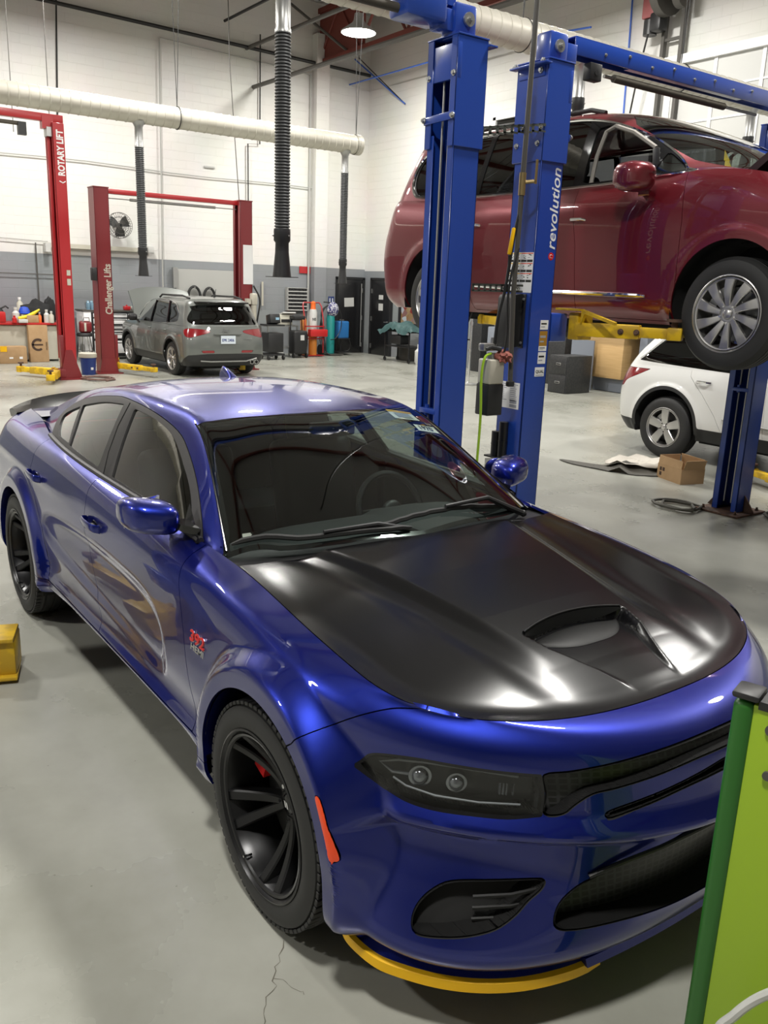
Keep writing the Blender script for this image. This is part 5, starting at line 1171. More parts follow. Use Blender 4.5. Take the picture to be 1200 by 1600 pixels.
# the near arm: a heavy yellow box end with a rolled lip
m = MB(); m.box((-2.255, -1.36, .125), (.20, .34, .18), rot=-.35, bev=.012); m.box((-2.20, -1.255, .225), (.21, .10, .02), rot=-.35, bev=.004); m.box((-2.205, -1.265, .028), (.24, .13, .022), rot=-.30, bev=.008); m.build('arm', 'yellow_steel', t)
swing_arm(t, (-2.38, 1.45), (-3.35, 1.30), .10, h=.12)
# ---- lift holding the minivan
t = thing('two_post_lift', 'blue two-post lift holding up the burgundy minivan, white italic letters up its near post', 'car lift')
blue_post(t, BX, 2.42, 1, 1.78); blue_post(t, BX, 5.33, -1, 1.78)
overhead(t, BX, 2.62, 5.15, 3.585)
m = MB(); m.text('revolution', (BX+.1315, 2.505, 2.255), (0, 0, 1), (0, -1, 0), .112, .001, sx=1.14, shear=.22, bold=.0010); m.build('lettering', 'white', t, 0)
m = MB(); m.cyl((BX+.1305, 2.475, 2.215), (BX+.1315, 2.475, 2.215), .026, seg=24); lg = m.build('logo_dot', 'red', t, 0)
m = MB(); m.tube([(BX+.132, 2.487, 2.205), (BX+.132, 2.465, 2.205), (BX+.132, 2.463, 2.222), (BX+.132, 2.475, 2.226), (BX+.132, 2.487, 2.220)], .0018, 4); m.build('logo_mark', 'white', lg)
yf = 2.42-.1085
def label_on(o, u, v, w, h, name, m_, lines, par):
    """flat sticker with printed bars; lines: (x0, y0, x1, y1, material) in 0..1"""
    o, u, v = Vector(o), Vector(u), Vector(v); n = u.cross(v); b = MB(); b.prism([(0,0),(w,0),(w,h),(0,h)], o, u, v, .0008); lb = b.build(name, m_, par, 0)
    groups = {}
    for x0, y0, x1, y1, mm in lines: groups.setdefault(mm, []).append((x0, y0, x1, y1))
    for mm, rs in groups.items():
        b = MB()
        for x0, y0, x1, y1 in rs: b.prism([(x0*w, y0*h), (x1*w, y0*h), (x1*w, y1*h), (x0*w, y1*h)], o+n*.0009, u, v, .0004)
        b.build('print', mm, lb, 0)
    return lb
random.seed(3); L = []
for r_ in range(3):
    y1 = .985-.25*r_
    for c in range(4):
        x0 = .03+.24*c; L += [(x0, y1-.022, x0+.23, y1, 'yellow_guard' if (c < 2) else 'orange_reflector'), (x0, y1-.225, x0+.22, y1-.165, 'black')]
        for k in range(5): a, b_ = x0+random.uniform(.02, .15), y1-random.uniform(.045, .14); L.append((a, b_, a+random.uniform(.02, .06), b_+random.uniform(.006, .022), 'black'))
label_on((-2.537, yf, 1.965), (1, 0, 0), (0, 0, 1), .245, .27, 'warning_label', 'white', L, t)
L = [(.06+.5*(k // 9), .9-.075*(k % 9), .06+.5*(k // 9)+.38*random.uniform(.6, 1), .925-.075*(k % 9), 'paper_grey') for k in range(18)]+[(.58, .2, .9, .34, 'paper_grey'), (.58, .05, .9, .16, 'paper_grey')]
o_ = label_on((-2.555, yf, 1.145), (1, 0, 0), (0, 0, 1), .225, .19, 'instruction_sheet', 'white', L, t)
for zz, hh, mm in ((1.715, .066, 'white'), (1.60, .105, 'label_ochre'), (1.565, .035, 'white'), (1.475, .082, 'white')): label_on((BX+.1315, 2.425, zz), (0, 1, 0), (0, 0, 1), .078, hh, 'label', mm, [(.1, .55, .8, .7, 'black' if mm == 'white' else 'paper_grey'), (.1, .25, .6, .35, 'paper_grey')], t)
lb = label_on((BX+.1318, 2.405, 1.385), (0, 1, 0), (0, 0, 1), .094, .065, 'label', 'white', [(.1, .1, .9, .18, 'paper_grey')], t)
b = MB(); b.text('QUAL', (BX+.1330, 2.415, 1.410), (0, 1, 0), (0, 0, 1), .030, .0006, bold=.0006); b.build('label_text', 'black', lb, 0)
m = MB(); rings = []
for zz, k in ((1.955, .80), (1.93, .95), (1.62, 1.), (1.592, .9)):
    rings.append([(-2.36+.03*(1-k), yf+.002, zz), (-2.36+.02*(1-k)-.01, yf-.02*k, zz), (-2.375, yf-.085*k, zz-.01), (-2.53, yf-.085*k, zz-.01), (-2.545+.01, yf-.02, zz), (-2.545, yf+.002, zz)])
m.loft(rings); m.box((-2.355, yf-.004, 1.77), (.05, .008, .37), bev=.003); pb = m.build('control_cover', 'black_plastic', t, 30)
m = MB(); bolt(m, (-2.345, yf-.01, 1.92), (0, -1, 0), .007, .012); bolt(m, (-2.345, yf-.01, 1.62), (0, -1, 0), .007, .012); m.build('cover_screws', 'galv', pb)
m = MB(); m.cyl((-2.505, yf-.035, .78), (-2.505, yf-.035, .965), .033, seg=20); m.cyl((-2.43, yf-.035, .78), (-2.43, yf-.035, 1.045), .033, seg=20); m.cyl((-2.505, yf-.035, .87), (-2.505, yf-.035, .875), .036, seg=20); m.cyl((-2.43, yf-.035, .90), (-2.43, yf-.035, .905), .036, seg=20); m.box((-2.47, yf-.03, .775), (.22, .09, .012)); m.build('pad_extensions', 'black_plastic', t, 30)
# arms under the van
m = MB(); m.box((-2.20, 2.74, 1.745), (.09, .16, .19), bev=.01); m.prism([(0,0),(.30,-.075),(.30,-.095),(.03,-.03),(.0,-.10)], (-2.13, 2.69, 1.865), (1, 0, 0), (0, 0, 1), .03); m.prism([(-.22,0),(.0,0),(0,-.014),(-.22,-.014)], (-2.13, 2.69, 1.867), (1, 0, 0), (0, 0, 1), .06); m.build('arm_bracket', 'yellow_steel', t, 30)
swing_arm(t, (-2.20, 2.70), (-1.56, 3.04), 1.725, .11, .095); swing_arm(t, (-2.50, 2.66), (-3.75, 3.20), 1.725, .11, .095)
swing_arm(t, (-2.25, 5.05), (-1.50, 4.72), 1.665, .12, .105); swing_arm(t, (-2.55, 5.05), (-3.75, 4.72), 1.665, .12, .105)
# ---- the lift beyond, round the white SUV
t = thing('two_post_lift', 'blue two-post lift at the right edge beside the white SUV', 'car lift')
blue_post(t, -2.10, 6.12, 1, .5); blue_post(t, -2.10, 9.75, -1, .5); overhead(t, -2.10, 6.32, 9.55, 3.585)
swing_arm(t, (-2.25, 6.36), (-3.1, 6.72), .13, .11, .09); swing_arm(t, (-2.0, 6.36), (-1.2, 6.75), .13, .11, .09); swing_arm(t, (-2.2, 9.5), (-3.1, 9.2), .13, .11, .09)

# struts and the service drop between the two near posts
for z0, z1, y1 in ((2.93, 3.02, 2.30), (1.985, 1.99, 2.20)):
    t = thing('perforated_strut', 'upper perforated steel strut bridging the two near blue posts' if z0 > 2.5 else 'lower dark perforated strut with bright bolts between the near blue posts', 'bracket')
    n = 9; P0, P1 = Vector((-2.262, 1.745, z0)), Vector((-2.262, y1, z1)); d = (P1-P0)/n; m = MB(); hz = .026
    for k in range(n):      # plate with real slots: rails above and below, webs between
        a, b_ = P0+d*k, P0+d*(k+1); m.box((a+b_)/2+Vector((0, 0, .019)), (.004, d.length*1.01, .012)); m.box((a+b_)/2-Vector((0, 0, .019)), (.004, d.length*1.01, .012)); m.box(a+d*.14, (.004, d.length*.34, .04))
    m.box((P0+P1)/2+Vector((-.018, 0, .025)), (.04, (P1-P0).length, .004), rot=Matrix.Rotation(math.atan2(z1-z0, y1-1.745), 3, 'X')); m.build('strut_plate', 'strut_steel', t, 0)
    m = MB(); bolt(m, P1+Vector((.002, -.05, 0)), (1, 0, 0), .010, .014); bolt(m, P0+d*5.6+Vector((.002, 0, 0)), (1, 0, 0), .010, .014); m.build('bolts', 'chrome', t)

t = thing('service_pipe', 'dark vertical air pipe dropping from the ceiling between the two near blue posts', 'pipe')
m = MB(); m.tube([(-2.235, 2.115, CEIL), (-2.235, 2.115, 3.8), (-2.235, 2.10, 2.65), (-2.235, 2.09, 1.95), (-2.235, 2.12, 1.36)], .017, 10); m.build('pipe', 'pipe_grey', t)
m = MB(); m.cyl((-2.235, 2.10, 2.58), (-2.235, 2.10, 2.72), .023, seg=12); m.cyl((-2.235, 2.10, 2.66), (-2.19, 2.16, 2.67), .012, seg=8); m.box((-2.19, 2.175, 2.73), (.012, .012, .15)); m.build('valve', 'brass', t)
m = MB(); m.box((-2.235, 2.12, 1.35), (.035, .06, .04), bev=.01); m.build('end_coupling', 'black_plastic', t)

o = MB().tube(arc3([(-2.235,2.10,2.5),(-2.24,2.06,2.3),(-2.25,2.03,2.0),(-2.26,1.99,1.8),(-2.26,1.97,1.58)]), .011, 8).build('air_hose', 'cable'); tag(o, 'black air hose hanging from the service pipe to the fluid tank', 'hose')
o = MB().tube(arc3([(-2.225,2.10,2.25),(-2.22,2.045,2.08),(-2.22,2.03,1.9),(-2.22,2.045,1.7),(-2.22,2.03,1.56)]), .008, 8).build('air_hose', 'cable'); tag(o, 'thinner black hose with a loop behind the service pipe', 'hose')
t = thing('pendant_handle', 'yellow hook handle hanging beside the dark service pipe', 'handle'); m = MB(); m.box((-2.24, 2.045, 2.29), (.022, .026, .175), rot=Matrix.Rotation(-.16, 3, 'X'), bev=.008); m.build('grip', 'yellow_guard', t); m = MB(); m.cyl((-2.24, 2.03, 2.20), (-2.24, 2.04, 2.10), .006, seg=8); m.build('cord', 'cable', t)
t = thing('fluid_tank', 'square fluid tank, translucent white above and black below, hanging between blue posts', 'tank')
m = MB(); m.box((-2.28, 1.975, 1.435), (.125, .135, .17), bev=.012, seg=3); m.build('reservoir', 'tank_white', t); m = MB(); m.box((-2.28, 1.975, 1.245), (.128, .138, .215), bev=.008); m.build('holder', 'black_plastic', t)
m = MB(); m.cyl((-2.28, 1.975, 1.51), (-2.28, 1.975, 1.56), .035, seg=20); m.box((-2.28, 1.93, 1.60), (.06, .12, .05), bev=.01); m.cyl((-2.30, 1.99, 1.58), (-2.30, 1.99, 1.66), .014, seg=10); m.build('pump_head', 'galv', t); m = MB(); m.tube([(-2.25, 1.89, 1.585), (-2.24, 1.93, 1.60), (-2.22, 2.0, 1.585)], .014, 8); m.build('grip', 'black_plastic', t)

o = MB().tube(arc3([(-2.24,1.93,1.56),(-2.24,1.875,1.53),(-2.24,1.855,1.40),(-2.24,1.87,1.1),(-2.24,1.86,.6),(-2.20,1.84,.15),(-2.1,1.86,.02),(-1.9,2.0,.02)]), .009, 8).build('air_hose', 'hose_green'); tag(o, 'bright green hose running from the fluid tank down to the floor', 'hose')

b = bmesh.new(); bmesh.ops.create_icosphere(b, subdivisions=3, radius=1); rr = random.Random(5)
m = MB()
vs = []
for v in b.verts:
    n_ = v.co.normalized(); k = .045*(1+.25*math.sin(7*n_.x+3*n_.z)+.2*math.sin(11*n_.y+5*n_.x)); vs.append((-2.235+n_.x*k*1.2, 2.035+n_.y*k*1.5, 1.535+n_.z*k*.9))
m.add(vs, [[q.index for q in f.verts] for f in b.faces]); b.free(); o = m.build('shop_rag', 'rag_red', None, 60); tag(o, 'crumpled dull red shop rag on the fluid tank', 'rag')

# ---- red lifts by the far wall
t = thing('two_post_lift', 'bright red two-post lift at the far left, taller than the dark red one', 'car lift')
for y0, f in ((2.76, -1), (-.9, 1)):
    x = -15.3; m = MB(); channel(m, x, y0, f, .02, 4.66, .30, .21, th=.014, lip=.09); m.build('column', 'red_steel', t)
    m = MB(); channel(m, x-.06, y0+f*.14, f, .4, 4.5, .12, .06, th=.01, lip=.03); m.build('guide_rail', 'red_steel', t)
    m = MB(); m.prism([(-.12,0),(.30,0),(.12,.55),(-.0,.55)], (x+.151, y0-.1, .02), (0, 1, 0), (0, 0, 1), .012); m.box((x, y0, .012), (.5, .5, .024)); m.build('foot', 'dark_red_steel', t)
    m = MB(); m.box((x+.02, y0+f*.10, .50), (.16, .14, .7), bev=.01); m.box((x, y0+f*.22, .12), (.34, .20, .16), bev=.01); m.build('carriage', 'dark_red_steel', t)
    m = MB(); m.box((x, y0+f*.13, 4.50), (.2, .12, .16)); m.build('top_bracket', 'galv', t)
    swing_arm(t, (x+.1, y0+f*.28), (x+.95, y0+f*.62), .13, .15, .13); swing_arm(t, (x-.1, y0+f*.28), (x-.85, y0+f*.75), .13, .15, .13)
m = MB(); m.box((-15.3, .93, 4.74), (.14, 3.9, .13), bev=.006); m.box((-15.3, 2.60, 4.66), (.16, .20, .22)); m.build('overhead_beam', 'red_steel', t)
m = MB(); m.cyl((-15.25, -.5, 4.58), (-15.25, 2.1, 4.58), .035, seg=10); m.build('cutoff_bar', 'padding', t); m = MB(); m.box((-15.25, 2.15, 4.5), (.1, .14, .22)); m.build('limit_switch', 'black_plastic', t)
m = MB(); m.text('ROTARY LIFT', (-15.3+.152, 2.835, 3.75), (0, 0, 1), (0, -1, 0), .165, .003, sx=.80, bold=.006); m.tube([(-15.146, 2.84, 3.66), (-15.146, 2.79, 3.63), (-15.146, 2.73, 3.66)], .012, 4); m.build('lettering', 'white', t, 0)
m = MB(); m.box((-15.145, 2.80, 2.02), (.004, .07, .10)); m.box((-15.145, 2.80, 1.85), (.004, .07, .12)); m.build('label', 'tank_white', t, 0)
CXL = -16.2
t = thing('two_post_lift', 'dark red two-post lift standing around the grey SUV', 'car lift')
for y0, f in ((3.77, 1), (6.98, -1)):
    m = MB(); channel(m, CXL, y0, f, .02, 3.70, .36, .30, th=.014, lip=.10); m.build('column', 'dark_red_steel', t)
    m = MB(); m.box((CXL, y0, .012), (.55, .55, .024)); m.prism([(-.2,0),(.2,0),(.14,.30),(-.14,.30)], (CXL+.182, y0, .02), (0, 1, 0), (0, 0, 1), .02); m.build('foot', 'dark_red_steel', t)
    m = MB(); m.box((CXL, y0+f*.10, .45), (.26, .26, .7), bev=.01); m.build('carriage', 'dark_red_steel', t)
    m = MB(); m.box((CXL, y0, 3.71), (.38, .32, .02)); m.build('cap', 'dark_red_steel', t)
    for s in (1, -1): swing_arm(t, (CXL+s*.1, y0+f*.22), (CXL+s*1.2, y0+f*.62), .16, .13, .11)
m = MB(); m.box((CXL, 5.38, 3.655), (.16, 2.9, .09), bev=.006); m.build('overhead_beam', 'red_steel', t); m = MB(); m.cyl((CXL+.05, 3.95, 3.52), (CXL+.05, 6.8, 3.52), .010, seg=8); m.cyl((CXL+.05, 4.4, 3.52), (CXL+.05, 6.3, 3.52), .028, seg=10); m.build('cutoff_bar', 'steel_cable', t)
m = MB(); m.text('Challenger Lifts', (CXL+.184, 3.89, 1.22), (0, 0, 1), (0, -1, 0), .195, .003, sx=.82, bold=.005); m.build('lettering', 'tank_white', t, 0)
m = MB(); m.box((CXL+.10, 3.58, 2.02), (.14, .12, .26), bev=.02); m.build('switch_box', 'black_plastic', t)
m = MB(); m.box((CXL+.186, 7.02, 2.35), (.01, .24, .85)); m.build('instruction_sheet', 'white', t); m = MB(); m.box((CXL+.25, 7.12, 1.60), (.16, .14, .26), bev=.03); m.cyl((CXL+.25, 7.12, 1.47), (CXL+.25, 7.12, 1.15), .07, seg=14); m.box((CXL+.25, 6.98, 1.55), (.12, .10, .12)); m.build('power_unit', 'tank_white', t)
m = MB(); m.tube(arc3([(CXL+.25,7.12,1.9),(CXL+.3,7.25,1.6),(CXL+.3,7.2,1.2),(CXL+.25,7.1,.6)]), .02, 6); m.build('hydraulic_hose', 'cable', t)
# hoses lying round the posts
def coil(cx, cy, n, r, seed, mname, label, rad=.012):
    rr = random.Random(seed); P = []
    for k in range(n*14): a = 2*PI*k/14; q = r*(1+.18*math.sin(a*.37+seed)); P.append((cx+q*1.3*math.cos(a)+rr.uniform(-.02, .02), cy+q*math.sin(a)+rr.uniform(-.02, .02), rad+.006+.004*(k/14)))
    o = MB().tube(P, rad, 6).build('floor_hose', mname); return tag(o, label, 'hose')

coil(-15.0, 3.22, 5, .27, 2, 'hose_brown', 'tangled reddish hose on the floor between the two red lifts')
coil(-2.75, 4.98, 2, .16, 4, 'hose_dark', 'coiled dark hose on the floor left of the far blue post', .014); coil(-1.85, 5.55, 3, .20, 6, 'hose_dark', 'coiled hose on the floor right of the far blue post', .014)
# ---------------------------------------------------------------- overhead services

def duct(x, z, y0, y1, label):
    t = thing('spiral_duct', label, 'duct', (0, 0, 0)); m = MB(); R = .15; prof = [(.001, y0)]; y = y0; prof.append((R, y0))
    while y < y1-.02: prof += [(R, y+.004), (R, y+.118), (R+.006, y+.122), (R+.006, y+.130), (R, y+.134)]; y += .135
    prof += [(R, y1), (.001, y1)]; m.lathe([(r, h) for r, h in prof], c=(x, 0, z), axis='Y', seg=40); m.build('duct_tube', 'duct', t, 40)
    m = MB(); m.lathe([(R+.012, y1-.10), (R+.012, y1+.004), (R-.02, y1+.012), (.001, y1+.012)], c=(x, 0, z), axis='Y', seg=40); m.build('end_cap', 'duct', t); return t
d1 = duct(-11, 4.30, YL, 6.62, 'long cream spiral duct running below the far wall, left to right'); d2 = duct(-5, 4.50, YL, YW, 'cream spiral duct passing behind the blue post heads')
def hangers(t, x, z, ys):
    for y in ys:
        m = MB(); P = [(x+.158*math.cos(a), y, z+.158*math.sin(a)) for a in [2*PI*k/24 for k in range(24)]]; m.tube(P, .006, 6, closed=True); m.cyl((x, y, z+.15), (x, y-.12, CEIL), .005, seg=6); m.cyl((x, y, z+.15), (x, y+.22, CEIL), .005, seg=6); m.build('duct_hanger', 'cable', t)
hangers(d1, -11, 4.30, (-2.2, .8, 3.35, 6.55)); hangers(d2, -5, 4.50, (-1.5, 2.2, 4.6, 7.2, 10.0))
def exhaust_hose(x, y, ztop, zbot, label, r=.062):
    t = thing('exhaust_hose', label, 'exhaust hose', (x, y, zbot), 0, 'exhaust hoses hanging from the ducts'); H = ztop-zbot
    m = MB(); m.lathe([(r*1.7, H+.02), (r*1.25, H-.02), (r*.95, H-.06), (r*.95, H-.30), (r*1.05, H-.31), (r*1.05, H-.34)], seg=24); m.build('steel_stub', 'galv', t)
    z = H-.33; prof = [(r, z)]
    while z > .40: prof += [(r*1.06, z-.006), (r*1.06, z-.014), (r*.88, z-.020)]; z -= .026
    m = MB(); m.lathe(prof, seg=20); m.build('ribbed_tube', 'hose_black', t, 60)
    m = MB(); m.lathe([(r*1.12, .42), (r*1.15, .40), (r*1.15, .32), (r*.92, .30), (r*.95, .22), (r*1.25, .03), (r*1.30, .0), (r*1.22, .0), (r*.9, .2)], seg=20); m.box((0, 0, .004), (r*4.6, r*2.6, .006)); n = m.build('nozzle', 'black_plastic', t, 40)
    m = MB()
    for a in (.4, 2.4, 4.4): bolt(m, (r*1.15*math.cos(a), r*1.15*math.sin(a), .36), (math.cos(a), math.sin(a), 0), .006, .012)
    m.build('nozzle_rivets', 'galv', n); return t
exhaust_hose(-5, 1.84, 4.36, 2.02, 'large black ribbed exhaust hose hanging before the far wall, nearest of them', .066)
exhaust_hose(-11, 2.75, 4.16, 2.0, 'ribbed exhaust hose hanging above the grey SUV, left of the biggest one'); exhaust_hose(-11, 6.34, 4.16, 2.0, 'ribbed exhaust hose hanging at the right end of the far duct')
exhaust_hose(-5, 5.5, 4.36, 3.62, 'short exhaust hose end showing above the minivan roof'); exhaust_hose(-5, 8.75, 4.36, 3.62, 'exhaust hose at the right edge above the minivan windscreen')
def line(name, pts, r, mname, label, cat='pipe', seg=8): return tag(MB().tube(pts, r, seg).build(name, mname), label, cat)
line('wall_pipe', [(-19.85, -11.9, 8.0), (-19.85, 3.0, 7.93), (-19.85, 12.8, 7.75)], .045, 'cable', 'long black pipe high along the far left wall')
line('ceiling_pipe', [(-20, 9.2, 6.94), (-9, 9.2, 6.82)], .055, 'pipe_grey', 'grey pipe running from the far wall behind the left blue post'); line('ceiling_pipe', [(-20, 9.0, 7.83), (-8, 9.0, 7.72)], .05, 'pipe_grey', 'upper grey pipe running out from the far wall')
line('ceiling_pipe', [(-19.8, 8.3, 8.3), (-12, 8.3, 8.25)], .035, 'cable', 'thin black pipe near the ceiling in the far corner')
line('drop_pipe', [(-19.9, 9.35, 8.2), (-19.9, 9.33, 5.55), (-19.9, 8.98, 5.52), (-19.9, 8.98, 1.3)], .018, 'cable', 'thin black drop pipe stepping down beside the red post', seg=6)
line('drop_pipe', [(-19.9, 4.22, 8.3), (-19.9, 3.95, 2.6)], .022, 'cable', 'black vertical pipe down the wall behind the bright red post', seg=6)
line('conduit', [(-19.93, 6.62, 7.65), (-19.93, 6.53, 2.0), (-19.93, 6.53, 1.2)], .02, 'conduit', 'pale vertical conduit down the wall behind the red lift', seg=6); line('conduit', [(-19.93, 6.62, 7.65), (-19.93, 10.9, 7.5)], .014, 'conduit', 'pale conduit running level below the long black pipe', seg=6)
line('conduit', [(-19.93, 10.90, 7.5), (-19.93, 10.90, .3)], .03, 'conduit', 'pale conduit down the left side of the corner pier', seg=6)
line('wall_cable', [(-19.93, -2, 4.75)]+[(-19.93, .5+k*1.05, 4.64-.025*math.sin(k*1.2)-.006*k) for k in range(11)], .014, 'conduit', 'thin sagging cable across the light far wall', 'cable', 6)
line('wall_cable', [(-19.93, 2.2, 2.78), (-19.93, 3.7, 2.74)], .012, 'conduit', 'short cable above the workbench', 'cable', 6)
line('wall_conduit', [(-19.93, 3.42, 2.7), (-19.93, 3.42, 1.1)], .016, 'pipe_grey', 'dark conduit down to the workbench', seg=6); line('wall_conduit', [(-19.93, 2.2, 1.98), (-19.93, 3.9, 1.98)], .012, 'pipe_grey', 'level dark conduit on the grey wall above the workbench', seg=6)
line('conduit', [(-19.93, 9.42, 2.0), (-19.93, 9.42, 1.35)], .03, 'tank_white', 'white conduit ending in a socket on the grey wall', seg=6)
line('air_line', [(-20, 12.2, 7.45), (-14, 12.2, 7.4), (-11.2, 12.3, 7.2)], .02, 'hose_blue', 'bright blue air line near the ceiling'); line('air_line', [(-10.7, 12.83, 9.2), (-10.65, 12.86, 6.6), (-10.6, 12.88, 3.6)], .018, 'hose_blue', 'blue air line dropping down the right wall')

t = thing('wall_brace', 'thin dark triangular brace on the wall right of the lamp', 'bracket'); MB().tube([(-19.9, 12.3, 8.1), (-18.2, 12.85, 6.8)], .022, 6).build('brace_rod', 'hose_blue', t); MB().tube([(-19.7, 12.3, 8.1), (-18.2, 12.85, 6.8)], .014, 6).build('brace_rod', 'cable', t)
# roof steel: red joist girders with webs
for gy, lab in ((11.2, 'dark red steel roof girder behind the bright lamp'), (-1.4, 'dark red roof girder over the near bays'), (-7.6, 'dark red roof girder over the left bays')):
    t = thing('roof_girder', lab, 'girder'); m = MB(); m.box((-4, gy, 7.83), (32, .12, .12)); m.box((-4, gy, 9.1), (32, .12, .12)); m.build('chords', 'truss_red', t); m = MB()
    for k in range(16): x0 = -20+2*k; m.tube([(x0, gy, 7.85), (x0+1, gy, 9.08), (x0+2, gy, 7.85)], .04, 6)
    m.box((-18.9, gy+.02, 8.45), (2.2, .02, 1.2)); m.build('web', 'truss_red', t)
for k in range(13):
    struct('trim_%d' % (k+1), MB().box((-19+2.5*k, .45, 9.18), (.08, 24.7, .22)), 'truss_red')
o = MB().tube([(-19.9, 10.0, 9.2), (-18.6, 11.2, 7.9)], .035, 6).build('roof_brace', 'pipe_grey'); tag(o, 'dark diagonal roof brace left of the lamp', 'brace')
# ---- structure details on the walls
o = MB().box((-19.87, 11.18, CEIL/2-.4), (.28, .40, CEIL-.8)).build('wall_pier', 'wall', None, 0); o['kind'] = 'structure'
def black_door(n, c, u, w, h, swing):
    """door in a wall: c floor centre, u direction along the wall"""
    u = Vector(u); nrm = Vector((-u.y, u.x, 0)); c = Vector(c); a = math.atan2(u.y, u.x)
    f = MB()
    for s in (1, -1): f.box(c+u*s*(w/2+.035)+nrm*.02+Vector((0, 0, h/2)), (.07, .12, h+.07), rot=a)
    f.box(c+nrm*.02+Vector((0, 0, h+.035)), (w+.14, .12, .07), rot=a); fo = f.build('door_%d' % n, 'black_plastic', None, 0); fo['kind'] = 'structure'
    b = MB(); b.box(c+nrm*.045+Vector((0, 0, h/2)), (w, .04, h), rot=a, bev=.004); lf = b.build('door_leaf', 'door_black', fo); lf.parent = fo
    b = MB(); b.cyl(c+u*swing*w*.42+nrm*.06+Vector((0, 0, .98)), c+u*swing*w*.42+nrm*.12+Vector((0, 0, .98)), .02); b.box(c+u*swing*w*.37+nrm*.12+Vector((0, 0, .98)), (.13, .02, .02), rot=a); b.build('door_handle', 'galv', lf)
    b = MB()
    for zz in (.25, 1.05, 1.85): b.box(c-u*swing*(w/2+.002)+nrm*.07+Vector((0, 0, zz)), (.05, .02, .13), rot=a)
    b.build('hinges', 'galv', fo); return fo, lf, nrm, c, u, a

fo, lf, nrm, c, u, a = black_door(1, (-20.0, 12.37, 0), (0, -1, 0), .86, 2.16, 1)
b = MB(); b.box((-19.93+.002, 12.32, 1.50), (.004, .34, .26), rot=Matrix.Rotation(.05, 3, 'X')); b.build('door_notice', 'paper_white', lf, 0)
b = MB(); b.cyl((-19.90, 12.74, .2), (-19.90, 12.74, 2.05), .015); b.build('hinge_rod', 'galv', fo)
fo, lf, nrm, c, u, a = black_door(2, (-19.03, YW, 0), (-1, 0, 0), .94, 2.16, -1)
for zz, hh in ((1.68, .13), (1.40, .20)): b = MB(); b.box((-19.0, YW-.070, zz), (.22, .004, hh)); b.build('door_notice', 'paper_white', lf, 0)

def office_mat():
    m = mat('lit_office', (.4, .3, .15), .8); nt = m.node_tree; b = nt.nodes['Principled BSDF']; tc = nt.nodes.new('ShaderNodeTexCoord'); v = nt.nodes.new('ShaderNodeTexVoronoi'); v.inputs['Scale'].default_value = 6; r = nt.nodes.new('ShaderNodeValToRGB')
    for p, c_ in ((.0, (.75, .55, .28, 1)), (.45, (.55, .25, .08, 1)), (.6, (.6, .58, .5, 1)), (.8, (.5, .04, .03, 1))):
        e = r.color_ramp.elements.new(p); e.color = c_
    sp = nt.nodes.new('ShaderNodeSeparateColor'); nt.links.new(tc.outputs['Object'], v.inputs[0]); nt.links.new(v.outputs['Color'], sp.inputs[0]); nt.links.new(sp.outputs[0], r.inputs[0]); nt.links.new(r.outputs[0], b.inputs['Base Color']); nt.links.new(r.outputs[0], b.inputs['Emission Color']); b.inputs['Emission Strength'].default_value = .35; return m
M['office_lit'] = office_mat()
# office window with a lit room behind
b = MB()
for s in (1, -1): b.box((-17.54+s*.55, YW-.02, 1.30), (.06, .10, .72)); b.box((-17.54, YW-.02, 1.30+s*.33), (1.16, .10, .06))
w1 = b.build('window_1', 'black_plastic', None, 0); w1['kind'] = 'structure'
b = MB(); b.box((-17.54, YW-.004, 1.30), (1.06, .008, .62)); b.build('office_view', 'office_lit', w1, 0); b = MB(); b.box((-17.54, YW-.03, 1.30), (1.04, .004, .60)); b.build('pane', 'clear_lens', w1, 0)
b = MB()
for s in (1, -1): b.box((-13.6+s*.92, YW-.03, 5.2), (.10, .10, 1.6)); b.box((-13.6, YW-.03, 5.2+s*.78), (1.94, .10, .10))
w2 = b.build('window_2', 'white', None, 0); w2['kind'] = 'structure'; b = MB(); b.box((-13.6, YW-.02, 5.2), (1.76, .01, 1.48)); b.build('pane', 'dark_glass', w2, 0); b = MB(); b.box((-13.6, YW-.004, 5.2), (1.76, .008, 1.48)); b.build('outside_view', 'paper_grey', w2, 0)
# roller door in the right wall: panels, mullions, tracks
b = MB(); b.box((-6.6, YW-.05, 3.16), (5.9, .06, 6.3)); gd = b.build('door_3', 'door_white', None, 0); gd['kind'] = 'structure'
b = MB()
for k in range(12): b.box((-6.6, YW-.088, .55*k+.27), (5.9, .012, .035))
for k in range(7): b.box((-9.5+k*.97, YW-.09, 3.16), (.07, .015, 6.3))
b.build('panel_ribs', 'white', gd, 0); b = MB(); b.box((-6.6, YW-.11, 6.36), (6.1, .10, .16)); b.build('lintel', 'white', gd, 0)
b = MB()
for x_ in (-9.72, -9.30): b.box((x_, YW-.14, 4.6), (.07, .10, 7.4))
for zz in (6.75, 4.4): b.box((-9.51, YW-.14, zz), (.42, .05, .05))
b.build('door_track', 'pipe_grey', gd, 0)

t = thing('door_hoist', 'dark chain hoist with a red label, high on the right wall', 'motor'); b = MB(); b.box((-9.95, 12.6, 7.35), (.28, .26, .42), bev=.03); b.build('gearbox', 'hoist_red', t); b = MB(); b.cyl((-9.95, 12.6, 7.12), (-9.95, 12.6, 6.86), .13, seg=18); b.box((-9.75, 12.58, 7.05), (.26, .26, .34), bev=.05); b.build('motor', 'black_plastic', t); b = MB(); b.cyl((-9.62, 12.45, 7.5), (-9.45, 12.45, 7.5), .42, seg=24); b.cyl((-9.10, 12.45, 7.35), (-9.25, 12.45, 7.35), .20, seg=20); b.build('chain_wheel', 'pipe_grey', t)
MB().tube([(-9.9, 12.5, 6.9), (-10.05, 12.5, 6.2), (-10.2, 12.55, 5.5)], .018, 6).build('chain', 'cable', t)

